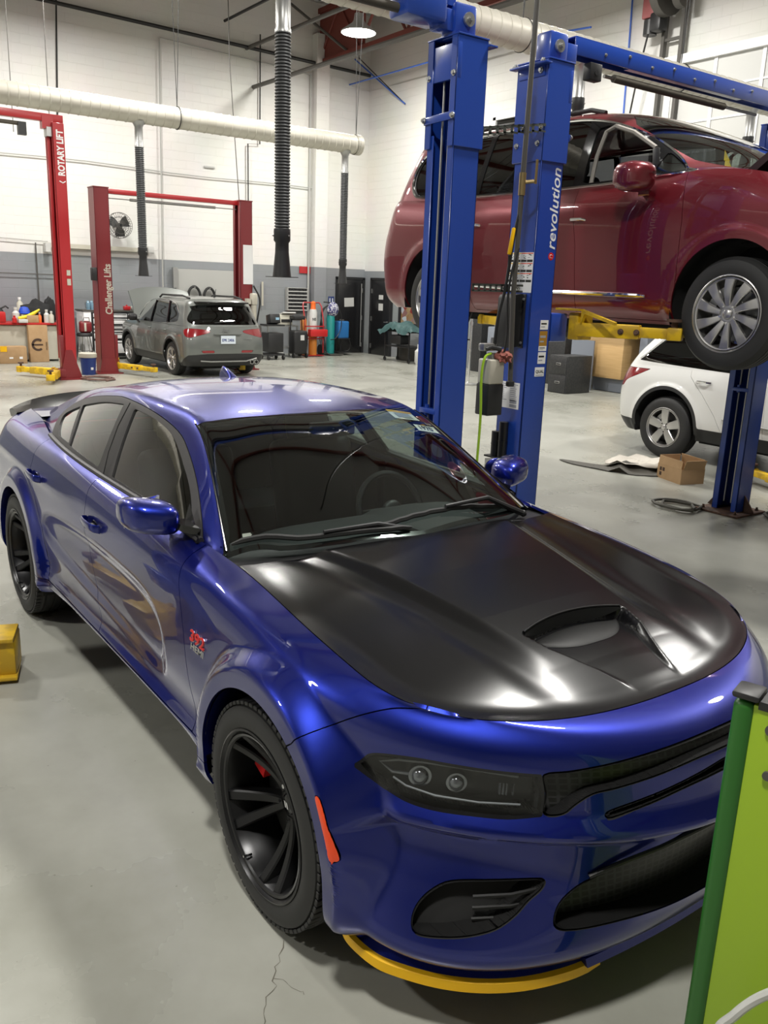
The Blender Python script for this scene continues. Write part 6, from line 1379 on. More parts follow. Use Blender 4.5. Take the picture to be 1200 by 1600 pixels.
m_ = mat('maple_wood', (.62, .40, .18), .45); nt = m_.node_tree; tc = nt.nodes.new('ShaderNodeTexCoord'); mp = nt.nodes.new('ShaderNodeMapping'); mp.inputs['Scale'].default_value = (1, 1, 14); nz = nt.nodes.new('ShaderNodeTexNoise'); nz.inputs['Scale'].default_value = 3; rp = nt.nodes.new('ShaderNodeValToRGB'); rp.color_ramp.elements[0].color = (.52, .32, .13, 1); rp.color_ramp.elements[1].color = (.68, .46, .22, 1); nt.links.new(tc.outputs['Object'], mp.inputs[0]); nt.links.new(mp.outputs[0], nz.inputs[0]); nt.links.new(nz.outputs[0], rp.inputs[0]); nt.links.new(rp.outputs[0], nt.nodes['Principled BSDF'].inputs['Base Color']); M['maple'] = m_
# ---------------------------------------------------------------- furniture and tools along the far wall
def box_obj(name, c, d, m_, label, cat, rz=0, bev=.01, group=None):
    t = MB().box((0, 0, d[2]/2), d, bev=bev).build(name, m_); t.location = (c[0], c[1], c[2] if len(c) > 2 else 0); t.rotation_euler = (0, 0, rz); return tag(t, label, cat, group)

t = thing('workbench', 'cream workbench with a red top against the far wall, piled with tools', 'workbench', (-19.45, 1.9, 0))
MB().box((0, 0, .86), (.85, 3.7, .05), bev=.008).build('bench_top', 'red_top', t); b = MB(); b.box((.0, 0, .43), (.72, 3.45, .78)); b.box((.38, 1.70, .42), (.05, .08, .84)); b.build('cabinet', 'bench_white', t); MB().box((.30, 1.78, .14), (.2, .12, .12)).build('drawer_front', 'red_top', t)
def e_logo(m, o, r, w=.030):
    o = Vector(o); P = []
    for k in range(17): a = math.radians(50+260*k/16); P.append((a, r))
    for q in range(16):
        a0, a1 = P[q][0], P[q+1][0]; m.add([o+Vector((0, math.cos(a)*rr_, math.sin(a)*rr_)) for a, rr_ in ((a0, r), (a1, r), (a1, r-w*1.7), (a0, r-w*1.7))], [(0, 1, 2, 3)])
    m.add([o+Vector((0, a_, b_)) for a_, b_ in ((-r*.9, w*.55), (r*.75, w*.55), (r*.75, -w*.55), (-r*.9, -w*.55))], [(0, 1, 2, 3)])
t = thing('cardboard_box', 'tall brown cardboard box with a round dark emblem, leaning on the workbench', 'box', (-18.93, 3.08, 0)); MB().box((0, 0, .42), (.16, .42, .84), rot=Matrix.Rotation(-.04, 3, 'Y'), bev=.006).build('carton', 'cardboard', t); b = MB(); e_logo(b, (.088, -.02, .40), .145); b.build('printed_emblem', 'emblem_brown', t, 0); b = MB(); b.text('MOPAR', (.09, .19, .28), (0, 0, 1), (0, -1, 0), .055, .001); b.build('printed_word', 'emblem_brown', t, 0)

t = thing('cardboard_box', 'low cardboard box with a yellow corner sticker in front of the workbench', 'box', (-18.75, 2.45, 0)); MB().box((0, 0, .19), (.34, .58, .38), bev=.006).build('carton', 'cardboard', t); MB().box((.172, -.20, .33), (.004, .14, .12)).build('yellow_sticker', 'yellow_guard', t); b = MB(); b.box((.172, -.05, .13), (.004, .08, .035)); b.box((.172, .16, .13), (.004, .07, .05)); b.build('white_sticker', 'white', t)
box_obj('cardboard_box', (-18.85, 1.98), (.3, .3, .46), 'cardboard', 'cardboard box cut off by the left edge of the picture', 'box')
t = thing('tool_cabinet', 'tall white tool cabinet with black-framed drawers behind the left dark red post', 'cabinet', (-19.55, 4.98, 0)); MB().box((0, 0, .60), (.6, 1.45, 1.10), bev=.01).build('cabinet_body', 'white', t); MB().box((0, 0, .03), (.5, 1.3, .06)).build('plinth', 'black_plastic', t); MB().box((0, 0, 1.17), (.64, 1.50, .035), bev=.006).build('cabinet_top', 'pipe_grey', t); MB().box((.302, .10, .60), (.01, 1.30, 1.08)).build('drawer_frame', 'black_plastic', t)
for c_ in range(3):
    for z_, h_ in ((1.06, .10), (.92, .14), (.78, .07), (.69, .06), (.57, .14), (.30, .34)): b = MB(); b.box((.312, -.30+.43*c_, z_), (.02, .40, h_*.88), bev=.006); d_ = b.build('drawer', 'white', t); b = MB(); b.box((.326, -.30+.43*c_, z_+h_*.33), (.012, .36, .012)); b.build('drawer_pull', 'galv', d_)
b = MB(); b.box((.0, -.735, .70), (.5, .01, .7)); b.build('side_notice', 'white', t)
t = thing('bar_stool', 'round chrome bar stool with a black seat, beside the white tool cabinet', 'stool', (-18.98, 4.18, 0)); MB().lathe([(.001,.66),(.17,.66),(.19,.63),(.19,.60),(.17,.58),(.001,.58)], seg=28).build('seat', 'leather', t)
for k in range(4): a = PI/4+k*PI/2; MB().tube([(.12*math.cos(a), .12*math.sin(a), .58), (.22*math.cos(a), .22*math.sin(a), 0)], .013, 8).build('leg', 'chrome', t)
MB().tube([(.19*math.cos(2*PI*k/20), .19*math.sin(2*PI*k/20), .22) for k in range(20)], .011, 6, closed=True).build('foot_ring', 'chrome', t)
t = thing('tool_bag', 'small dark red tool bag sitting on the bar stool', 'bag', (-18.98, 4.20, .66)); MB().box((0, 0, .14), (.2, .28, .28), bev=.06, seg=3).build('bag_body', 'dark_red_steel', t); MB().tube([(.08, -.08, .26), (.11, -.06, .36), (.11, .06, .36), (.08, .08, .26)], .012, 6).build('bag_handle', 'chrome', t); MB().box((.104, -.03, .14), (.01, .05, .2), bev=.004).build('front_flap', 'bench_white', t)
t = thing('bucket', 'blue plastic bucket with a white lid between the two red lift posts', 'bucket', (-15.98, 3.33, 0)); MB().lathe([(.001,0),(.135,0),(.16,.34),(.168,.34),(.168,.36),(.001,.36)], seg=28).build('pail', 'bucket_blue', t); MB().lathe([(.172,.35),(.178,.36),(.178,.43),(.16,.445),(.001,.445)], seg=28).build('lid', 'bench_white', t); b = MB(); b.text('LOWE', (.158, -.02, .12), (0, 1, 0), (0, 0, 1), .07, .002) if False else b.box((.15, .03, .13), (.01, .05, .05)); b.build('side_label', 'white', t)

t = thing('bottle_pack', 'shrink-wrapped pack of water bottles on the white tool cabinet', 'bottles', (-19.45, 4.55, 1.19)); b = MB()
for i in range(2):
    for j in range(4): b.lathe([(.001,0),(.035,0),(.035,.15),(.013,.19),(.013,.21),(.001,.21)], c=(i*.08, -.13+j*.085, 0), seg=12)
b.build('bottles', 'water_blue', t); b = MB(); b.box((.04, 0, .10), (.20, .38, .16), bev=.03); b.build('wrap', 'clear_lens', t)

o = MB().lathe([(.15,0),(.16,.01),(.05,.06),(.025,.30),(.001,.30)], seg=18).build('traffic_cone', 'cone_orange'); o.location = (-19.35, 5.78, 1.19); tag(o, 'small orange and white cone on the white tool cabinet', 'cone')
for k, (y_, c_) in enumerate(((5.35, 'red_steel'), (5.55, 'bench_white'))): b = MB(); b.box((0, 0, .05), (.14, .16, .10), bev=.02); b.cyl((0, 0, .1), (0, 0, .13), .02); o = b.build('parts_tin', c_); o.location = (-19.35, y_, 1.19); tag(o, ('red', 'white')[k]+' parts tin on top of the tool cabinet', 'tin')
# clutter on the bench, each its own
BZ = .886
def blob(name, c, r, m_, label, cat, seed, sc=(1, 1, 1)):
    b = bmesh.new(); bmesh.ops.create_icosphere(b, subdivisions=3, radius=1); vs = []
    for v in b.verts:
        n_ = v.co.normalized(); k = r*(1+.16*math.sin(5*n_.x+seed)+.12*math.sin(8*n_.y+2*seed)+.08*math.sin(13*n_.z+seed)); vs.append((n_.x*k*sc[0], n_.y*k*sc[1], max(n_.z*k*sc[2], -r*sc[2]*.75)+r*sc[2]*.75))
    m = MB(); m.add(vs, [[q.index for q in f.verts] for f in b.faces]); b.free(); o = m.build(name, m_, None, 60); o.location = c; return tag(o, label, cat)

blob('jacket', (-19.35, 3.20, BZ), .24, 'cloth_black', 'black jacket heaped at the right end of the red bench', 'jacket', 1, (.9, 1.3, 1.1)); blob('work_bag', (-19.40, 3.52, BZ-.0), .20, 'cloth_black', 'black bag drooping off the end of the red bench', 'bag', 4, (.7, .7, 1.6))
t = thing('water_kettle', 'dark kettle-shaped pump at the left end of the bench', 'pump', (-19.52, 2.36, BZ)); MB().lathe([(.001,0),(.13,0),(.17,.12),(.14,.26),(.05,.34),(.03,.38),(.03,.46),(.001,.46)], seg=20).build('pump_body', 'black_plastic', t); MB().tube([(0,.10,.3),(0,.2,.35),(0,.26,.30)], .02, 6).build('spout', 'black_plastic', t)
t = thing('tool_case', 'red portable tool case on the left of the bench', 'tool case', (-19.14, 2.25, BZ)); MB().box((0, 0, .12), (.22, .40, .24), bev=.03).build('case_body', 'plastic_red', t); MB().tube([(.0,-.10,.24),(0,-.07,.30),(0,.07,.30),(0,.10,.24)], .012, 6).build('case_handle', 'black_plastic', t)
t = thing('cordless_drill', 'yellow and black power tool lying on the bench', 'power tool', (-19.08, 2.98, BZ+.02)); b = MB(); b.tube([(0,-.26,.08),(0,-.05,.12),(0,.10,.20),(0,.22,.28)], [.03,.045,.04,.02], 10); b.build('tool_body', 'plastic_yellow', t); MB().box((0, .0, .05), (.07, .14, .10), bev=.02).build('battery', 'black_plastic', t)
t = thing('hard_hat', 'blue hard hat on the pile above the bench', 'helmet', (-19.3, 2.92, BZ+.20)); MB().lathe([(.15,0),(.13,.01),(.125,.06),(.09,.14),(.001,.17)], seg=24).build('shell', 'plastic_blue', t); MB().box((0,0,-.10), (.2,.2,.19), bev=.03).build('inner_stand', 'plastic_white', t)
def bottle(x, y, z, r, h, m1, m2, label, cat='bottle'):
    t = thing('spray_bottle', label, cat, (x, y, z)); MB().lathe([(.001,0),(r,0),(r,h*.62),(r*.4,h*.78),(r*.4,h*.86),(.001,h*.86)], seg=18).build('bottle_body', m1, t); MB().lathe([(r*.5,h*.84),(r*.5,h),(.001,h)], seg=14).build('cap', m2, t); return t
bottle(-19.12, 3.20, BZ, .045, .24, 'plastic_orange', 'plastic_white', 'orange spray bottle with a white cap on the bench'); bottle(-19.12, 3.36, BZ, .065, .30, 'plastic_white', 'plastic_white', 'large white bottle near the right end of the bench'); bottle(-19.05, 3.45, BZ, .055, .27, 'tank_white', 'plastic_white', 'cream bottle at the right end of the bench')
bottle(-19.2, 2.70, BZ, .08, .34, 'plastic_white', 'plastic_white', 'white funnel-topped jug behind the yellow tool', 'jug'); bottle(-19.4, 3.05, BZ+.12, .07, .30, 'plastic_red', 'plastic_white', 'red bottle beside the blue hard hat'); bottle(-19.0, 2.62, BZ, .05, .16, 'plastic_red', 'plastic_red', 'small red can on the left of the bench', 'can')
bottle(-19.45, 2.86, BZ+.2, .07, .36, 'bench_white', 'white', 'pale bottle standing highest on the pile', 'bottle')
box_obj('cardboard_box', (-19.12, 3.03, BZ), (.18, .26, .17), 'cardboard', 'small open cardboard box among the tools on the bench', 'box'); box_obj('toolbox', (-19.0, 2.80, BZ), (.12, .2, .08), 'plastic_white', 'low white case lying below the yellow tool', 'case')
box_obj('waste_bin', (-19.45, 3.87), (.34, .2, .66), 'black_plastic', 'black waste bin between the bench and the bar stool', 'bin', bev=.03)
# wall fan
t = thing('wall_fan', 'round wire wall fan beside the left dark red lift post', 'fan', (-19.55, 5.32, 3.2)); b = MB()
for r_, x_ in ((.30, .06), (.30, -.06), (.20, .10), (.10, .12), (.20, -.10)): b.tube([(x_, r_*math.cos(2*PI*k/32), r_*math.sin(2*PI*k/32)) for k in range(32)], .006, 5, closed=True)
for k in range(32):
    a = 2*PI*k/32; b.tube([(.13, .04*math.cos(a), .04*math.sin(a)), (.10, .2*math.cos(a), .2*math.sin(a)), (.06, .3*math.cos(a), .3*math.sin(a)), (-.06, .3*math.cos(a), .3*math.sin(a)), (-.10, .2*math.cos(a), .2*math.sin(a))], .0035, 4)
b.build('guard', 'pipe_grey', t)
for k in range(3):
    b = MB(); a = 2*PI*k/3+.6; rings = []
    for j in range(5): r_ = .04+.055*j; w_ = .05+.045*j-.008*j*j; rings.append([(-.02+s*.03, r_*math.cos(a)-s*w_*math.sin(a), r_*math.sin(a)+s*w_*math.cos(a)) for s in (-1, -.3, .4, 1)])
    b.loft(rings, closed=False, cap=False); b.build('blade', 'black_plastic', t)
b = MB(); b.cyl((-.18, 0, 0), (.04, 0, 0), .06); b.box((.12, .11, 0), (.02, .2, .05)); b.box((-.35, 0, 0), (.2, .06, .06)); b.build('motor', 'black_plastic', t)
t = thing('wall_rail', 'long pale horizontal rail on the wall behind the red lifts', 'rail', (0, 0, 0)); b = MB(); b.box((-19.9, 4.95, 2.66), (.10, 2.6, .10)); b.build('rail_bar', 'bench_white', t); b = MB(); b.box((-19.85, 3.66, 2.60), (.2, .12, .2)); b.box((-19.85, 6.2, 2.68), (.12, .16, .16), bev=.02); b.build('rail_ends', 'plastic_white', t)
o = MB().box((0,0,0), (.03, .30, .05), bev=.008).build('wall_plate', 'conduit'); o.location = (-19.97, 7.9, 4.83); tag(o, 'small pale plate on the light wall above the grey SUV', 'plate')
o = MB().box((0,0,0), (.03, .26, .07)).build('wall_vent', 'black_plastic'); o.location = (-19.97, 9.0, 1.85); tag(o, 'small black slot on the grey wall', 'vent')
# alcove shelf with hanging belts, behind the SUV roof
t = thing('wall_mirror_panel', 'pale grey panel on the wall behind the grey SUV roof', 'panel', (-19.95, 7.75, 0)); MB().box((0, 0, 1.75), (.06, 1.75, 1.0)).build('panel_board', 'conduit', t); b = MB(); b.box((.05, -.9, 2.02), (.10, .12, .52)); b.box((.05, .88, 1.9), (.08, .10, .75)); b.build('side_posts', 'galv', t)
for k, (y_, s_) in enumerate(((7.35, 1.0), (7.78, .9))): P = [(0, .17*s_*math.cos(a), .26*s_*math.sin(a)) for a in [2*PI*j/24 for j in range(24)]]; o = MB().tube(P, .035, 8, closed=True).build('drive_belt', 'rubber'); o.location = (-19.83, y_, 1.55); MB().cyl((-.05, 0, .24*s_), (.06, 0, .24*s_), .015, seg=8).build('peg', 'galv', o); tag(o, ('left', 'right')[k]+' black belt loop hanging behind the grey SUV roof', 'belt')
# parts bins, sign
t = thing('parts_bin_rack', 'wall rack of small black parts bins with white labels', 'rack', (-19.9, 10.50, 1.55)); b = MB(); b.box((-.06, 0, 0), (.02, .64, .64)); b.box((0, -.32, 0), (.14, .02, .64)); b.box((0, .32, 0), (.14, .02, .64))
for k in range(7): b.box((0, 0, -.31+k*.103), (.14, .62, .012))
b.build('rack_frame', 'conduit', t)
for r_ in range(6):
    for c_ in range(5): MB().box((.01, -.248+c_*.124, -.262+r_*.103), (.11, .112, .066), bev=.004, seg=1).build('bin', 'black_plastic', t)
    MB().box((.075, 0, -.30+r_*.103), (.006, .62, .026)).build('label_strip', 'plastic_white', t)
o = MB().box((0,0,0), (.01, .36, .19)).build('wall_sign', 'red_steel'); o.location = (-19.97, 10.80, 2.37); tag(o, 'plain red sign above the parts bin rack', 'sign')
t = thing('restroom_sign', 'small blue restroom sign left of the first black door', 'sign', (-19.985, 11.72, 1.5)); MB().box((0,0,0), (.01, .20, .30), bev=.003).build('sign_plate', 'sign_blue', t); b = MB()
for s in (-1, 1): b.cyl((.006, s*.045, .09), (.008, s*.045, .09), .016); b.box((.007, s*.045, .03), (.003, .035, .09))
b.box((.007, 0, -.09), (.003, .13, .03)); b.build('figures', 'white', t)

# ---- machines right of the grey SUV
t = thing('diagnostic_cart', 'black wheeled cart with a tablet on top, nearest the grey SUV', 'cart', (-18.4, 8.92, 0)); b = MB(); b.box((0, 0, .90), (.45, .5, .04)); b.box((0, 0, .45), (.42, .45, .5), bev=.02); b.box((0, 0, .14), (.45, .5, .05)); b.build('cart_frame', 'black_plastic', t)
for a_, b_ in ((.2,.22),(.2,-.22),(-.2,.22),(-.2,-.22)): MB().cyl((a_, b_-.02, .06), (a_, b_+.02, .06), .06, seg=16).build('caster', 'rubber', t)
b = MB(); b.box((0, .02, 1.05), (.25, .30, .24), rot=Matrix.Rotation(-.2, 3, 'Y'), bev=.02); b.build('tester', 'black_plastic', t); b = MB(); b.box((.125, .08, 1.05), (.01, .10, .10)); b.build('tester_screen', 'water_blue', t)
t = thing('gas_bottle', 'small orange gas bottle behind the diagnostic cart', 'gas bottle', (-19.3, 8.75, .85)); MB().lathe([(.001,0),(.09,0),(.11,.05),(.11,.26),(.05,.36),(.03,.38),(.001,.38)], seg=20).build('bottle_shell', 'bottle_orange', t); MB().cyl((0,0,.38), (0,0,.45), .02).build('valve', 'brass', t)
o = box_obj('side_table', (-19.3, 8.75), (.4, .4, .85), 'pipe_grey', 'dark stand under the orange gas bottle', 'stand')
t = thing('utility_cart', 'grey metal utility table between the black cart and black charger', 'table', (-19.2, 9.55, 0)); b = MB(); b.box((0, 0, .84), (.5, .95, .04)); b.box((0, 0, .25), (.5, .95, .03)); b.build('shelves', 'galv', t)
for a_, b_ in ((.22,.45),(.22,-.45),(-.22,.45),(-.22,-.45)): MB().box((a_, b_, .43), (.035, .035, .86)).build('leg', 'galv', t)
t = thing('printer', 'off-white printer on the grey utility table', 'printer', (-19.2, 9.62, .862)); MB().box((0, 0, .14), (.4, .5, .28), bev=.03).build('printer_body', 'bench_white', t); MB().box((.10, .12, .30), (.30, .4, .03), rot=Matrix.Rotation(-.3, 3, 'Y')).build('paper_tray', 'plastic_white', t); MB().box((.205, .06, .12), (.01, .34, .08)).build('output_slot', 'black_plastic', t)
box_obj('storage_box', (-18.82, 9.33), (.2, .2, .28), 'plastic_white', 'small white box on the floor under the utility table', 'box')
t = thing('battery_charger', 'black upright battery charger on small wheels', 'charger', (-18.75, 9.90, 0)); MB().box((0, 0, .42), (.34, .42, .64), bev=.06, seg=3).build('charger_case', 'black_plastic', t); b = MB(); b.box((.175, .04, .55), (.005, .12, .14)); b.build('front_label', 'plastic_white', t); b = MB(); b.tube([(-.1,-.18,.7),(-.12,-.18,1.02),(-.12,.18,1.02),(-.1,.18,.7)], .018, 6); b.box((-.05, 0, 1.08), (.3, .34, .10), bev=.02); b.build('handle_frame', 'black_plastic', t)
for s in (-1, 1): MB().cyl((.12, s*.2-.02, .07), (.12, s*.2+.02, .07), .07, seg=16).build('caster', 'rubber', t)
MB().tube([(0, .25+.05*math.cos(a), .5+.22*math.sin(a)) for a in [2*PI*k/20 for k in range(20)]], .016, 6, closed=True).build('cable_loop', 'cable', t)
def cylinder_(t, x, y, r, h, m_, z0=.04): MB().lathe([(.001, z0), (r, z0), (r, z0+h*.86), (r*.72, z0+h*.93), (r*.32, z0+h*.97), (r*.3, z0+h), (.001, z0+h)], c=(x, y, 0), seg=24).build('gas_cylinder', m_, t)
t = thing('cylinder_trolley', 'red two-wheeled trolley with a toolbox tray', 'trolley', (-19.1, 10.55, 0)); b = MB()
for s in (-1, 1): b.tube([(.12, s*.30, .1), (.12, s*.30, 1.0), (.0, s*.30, 1.38), (-.05, s*.26, 1.48)], .018, 8)
b.tube([(-.05,-.26,1.48),(-.05,.26,1.48)], .018, 8); b.box((.16, 0, .50), (.03, .62, .03)); b.box((.16, 0, .84), (.03, .62, .03)); b.box((0, 0, .03), (.35, .62, .02)); b.build('trolley_frame', 'red_steel', t); MB().box((.22, .06, .66), (.18, .56, .20), bev=.02).build('tray_box', 'plastic_red', t)
for s in (-1, 1): MB().cyl((-.1, s*.36-.03, .16), (-.1, s*.36+.03, .16), .16, seg=20).build('wheel', 'rubber', t)
t = thing('gas_cylinder', 'pale grey gas cylinder with orange cap on the red trolley', 'gas cylinder', (-19.1, 10.55, 0)); MB().lathe([(.001,.05),(.115,.05),(.115,1.22),(.09,1.30),(.001,1.30)], c=(0,.03,0), seg=24).build('cylinder_shell', 'plastic_white', t); MB().lathe([(.116,.04),(.118,.05),(.118,.62),(.116,.63)], c=(0,.03,0), seg=24).build('lower_band', 'bottle_orange', t); MB().lathe([(.085,1.29),(.07,1.33),(.07,1.48),(.03,1.52),(.001,1.52)], c=(0,.03,0), seg=18).build('valve_cap', 'plastic_orange', t)
b = MB(); b.text('NS', (.118, -.06, 1.0), (0, 1, 0), (0, 0, 1), .10, .002, bold=.002); b.build('stencil', 'black', t, 0)
t = thing('gas_cylinder', 'slim orange gas cylinder at the left of the red trolley', 'gas cylinder', (-19.15, 10.30, 0)); MB().lathe([(.001,.05),(.085,.05),(.085,1.0),(.03,1.10),(.001,1.10)], seg=20).build('cylinder_shell', 'bottle_orange', t); MB().cyl((0,0,1.1), (0,0,1.2), .02).build('valve', 'brass', t)
t = thing('gas_cylinder', 'tall teal gas cylinder with hoses draped over it', 'gas cylinder', (-19.35, 11.32, 0)); MB().lathe([(.001,.05),(.12,.05),(.12,1.10),(.07,1.22),(.001,1.24)], seg=26).build('cylinder_shell', 'teal', t); MB().sphere((.05,.03,1.30), .19, 16, 12, (.7,1,1.1)).build('draped_cloth', 'cloth_print', t)
b = MB()
for k in range(4): b.tube(arc3([(.05, -.05, 1.46), (.08, -.30-.02*k, 1.25), (.10, -.42+.03*k, .8), (.12, -.40+.05*k, .35), (.14, -.20, .10), (.2, -.28+.05*k, .04)]), .012, 6)
b.tube(arc3([(.05,.1,1.46),(.1,.28,1.2),(.1,.30,.8),(.15,.1,.5),(.18,-.1,.45)]), .012, 6); b.tube([(-.05,-.22,1.50),(.05,-.1,1.49),(.05,.1,1.47)], .018, 6); b.build('hoses', 'cable', t)
b = MB(); b.box((.05, .05, .03), (.5, .45, .03)); b.build('base_tray', 'pipe_grey', t)

t = thing('coolant_machine', 'blue plastic machine on a black stand beside the teal cylinder', 'machine', (-19.45, 11.75, 0)); MB().box((0, 0, .72), (.34, .36, .50), bev=.04, seg=3).build('housing', 'machine_blue', t); b = MB(); b.cyl((0,0,.1), (0,0,.5), .03); b.box((0,0,.08), (.5,.45,.03)); b.box((0,0,.47), (.36,.42,.03)); b.build('stand', 'black_plastic', t)
MB().tube(arc3([(0,.22,.5),(.05,.30,.35),(.05,.26,.14),(0,.12,.10)]), .010, 6).build('hose', 'cable', t)
# ---- by the right-hand wall
t = thing('covered_cart', 'steel cart under a rumpled dark green cover, by the second black door', 'cart', (-16.9, 12.15, 0)); b = MB()
for a_, b_ in ((.55,.22),(.55,-.22),(-.55,.22),(-.55,-.22)): b.box((a_, b_, .45), (.03, .03, .8))
b.box((0, 0, .42), (1.1, .46, .03)); b.box((0, 0, .82), (1.1, .46, .03)); b.build('frame', 'black_plastic', t)
for a_, b_ in ((.55,.22),(.55,-.22),(-.55,.22),(-.55,-.22)): MB().cyl((a_, b_-.015, .06), (a_, b_+.015, .06), .055, seg=14).build('caster', 'rubber', t)
b = bmesh.new(); bmesh.ops.create_grid(b, x_segments=36, y_segments=20, size=1); vs = []
for v in b.verts:
    x_, y_ = v.co.x*.80, v.co.y*.34; e = max(abs(v.co.x), abs(v.co.y)); vs.append((x_, y_, 1.02+.05*math.sin(6*x_+2)+.03*math.sin(11*y_+7*x_)+.015*math.sin(31*x_)-.20*(max(0, e-.60)/.40)**2*(1+.10*math.sin(23*x_+9*y_))))
m = MB(); m.add(vs, [[q.index for q in f.verts] for f in b.faces]); b.free(); m.build('cover_sheet', 'tarp', t, 60, normals=False); MB().box((-.1, -.05, .60), (.5, .35, .25), bev=.04).build('machine_inside', 'black_plastic', t)
t = thing('gas_bottle', 'white gas bottle on the floor right of the covered cart', 'gas bottle', (-16.0, 12.05, 0)); MB().lathe([(.12,0),(.12,.04),(.15,.08),(.15,.36),(.08,.44),(.001,.44)], seg=22).build('bottle_shell', 'plastic_white', t); MB().lathe([(.09,.42),(.09,.54),(.08,.54)], seg=18).build('collar', 'plastic_white', t)
box_obj('waste_bin', (-17.3, 12.6), (.5, .3, .42), 'pipe_grey', 'grey bin on the floor under the covered cart', 'bin', bev=.03)
t = thing('filing_cabinet', 'black two-drawer filing cabinet seen between the blue post and the white SUV', 'cabinet', (-10.10, 11.38, 0)); MB().box((0, 0, .38), (.50, .72, .75), bev=.008).build('cabinet_body', 'cab_black', t)
for z_ in (.19, .56): d_ = MB().box((0, -.365, z_), (.46, .015, .34), bev=.005).build('drawer', 'cab_black', t); MB().box((.02, -.378, z_+.03), (.13, .012, .045), bev=.004).build('drawer_handle', 'galv', d_); MB().box((.02, -.386, z_+.03), (.10, .004, .025)).build('handle_recess', 'black', d_)

o = MB().box((0, 0, .52), (.62, .03, 1.04)).build('panel_board', 'board_grey'); o.location = (-10.45, 12.1, 0); tag(o, 'grey board standing behind the black filing cabinet', 'board')
o = MB().box((0, 0, .6), (.7, .4, 1.2), bev=.01).build('dark_locker', 'cab_black'); o.location = (-11.35, 12.35, 0); tag(o, 'dark locker just right of the blue post with the white letters', 'locker')
t = thing('service_counter', 'light wooden service counter with a white top, left of the white SUV', 'counter', (-9.95, 12.62, 0)); MB().box((0, -.10, .72), (.95, .60, .86), bev=.01).build('front_panel', 'maple', t); MB().box((0.05, -.02, .16), (.80, .50, .30)).build('plinth', 'board_grey', t); b = MB(); b.box((.02, -.10, 1.20), (1.35, .75, .05), bev=.01); b.build('counter_top', 'plastic_white', t)
o = MB().box((0, 0, 1.2), (.18, .5, 2.4)).build('column_casing', 'board_grey'); o.location = (-9.12, 12.64, 0); tag(o, 'blue-grey column at the right end of the wooden counter', 'column')
t = thing('transmission_jack', 'thin chrome stand on a round foot between the blue posts, in the distance', 'jack', (-11.9, 10.2, 0)); MB().lathe([(.001,0),(.20,0),(.20,.02),(.03,.05),(.02,.06)], seg=24).build('base', 'galv', t); b = MB(); b.cyl((0,0,.05), (0,0,1.75), .02, seg=12); b.cyl((0,0,.7), (0,0,.75), .035, seg=12); b.box((-.06,0,.95), (.14,.03,.03)); b.cyl((0,0,1.25), (0,0,1.32), .035, seg=12); b.build('mast', 'chrome', t)
t = thing('steel_canister', 'shiny steel canister on a grey pedestal behind the fluid tank', 'canister', (-13.2, 12.3, 0)); MB().lathe([(.001,1.15),(.20,1.15),(.20,1.75),(.16,1.80),(.001,1.80)], seg=28).build('canister_shell', 'chrome', t); MB().box((0,0,.58), (.5,.45,1.14), bev=.02).build('pedestal', 'board_grey', t)
t = thing('water_heater', 'dark cylinder with a blue front panel behind the service pipe', 'machine', (-12.35, 12.3, 0)); MB().lathe([(.001,.3),(.22,.3),(.22,1.7),(.15,1.8),(.001,1.8)], seg=24).build('machine_shell', 'pipe_grey', t); MB().box((.10,-.22,1.30), (.25,.03,.85), bev=.006).build('front_panel', 'sign_blue', t); b = MB()
for k in range(3): b.cyl((-.1+.1*k, 0, 0), (-.1+.1*k, 0, .3), .02)
b.build('stand_legs', 'pipe_grey', t)
o = box_obj('dark_locker', (-14.2, 12.6), (.35, .4, 1.9), 'cab_black', 'narrow dark cabinet just right of the left blue post, in the distance', 'locker')
# ---- on the floor by the white SUV
t = thing('cardboard_box', 'open cardboard box on the floor before the white SUV wheel', 'box', (-3.53, 6.08, 0), -.30); b = MB(); W_, D_, H_ = .42, .30, .165
b.box((0, 0, .004), (W_, D_, .008)); b.box((0, -D_/2, H_/2), (W_, .006, H_)); b.box((0, D_/2, H_/2), (W_, .006, H_)); b.box((-W_/2, 0, H_/2), (.006, D_, H_)); b.box((W_/2, 0, H_/2), (.006, D_, H_)); b.build('carton', 'cardboard', t, 0)
b = MB(); b.box((0, -D_/2+.004, H_+.045), (W_*.96, .005, .09), rot=Matrix.Rotation(-.10, 3, 'X')); b.box((0, D_/2, H_+.05), (W_*.96, .005, .10), rot=Matrix.Rotation(.10, 3, 'X')); b.box((-W_/2, 0, H_+.045), (.005, D_*.9, .09), rot=Matrix.Rotation(.05, 3, 'Y')); b.box((W_/2+.02, 0, H_+.05), (.005, D_*.9, .11), rot=Matrix.Rotation(.35, 3, 'Y')); b.build('flaps', 'cardboard', t, 0)
b = MB()
for a_, c_ in ((-.15, .11), (-.10, .11), (-.15, .055)): b.box((a_, -D_/2-.004, c_), (.035, .002, .04))
b.box((-W_/2-.004, 0, .08), (.002, .10, .05)); b.build('printed_symbols', 'emblem_brown', t, 0)
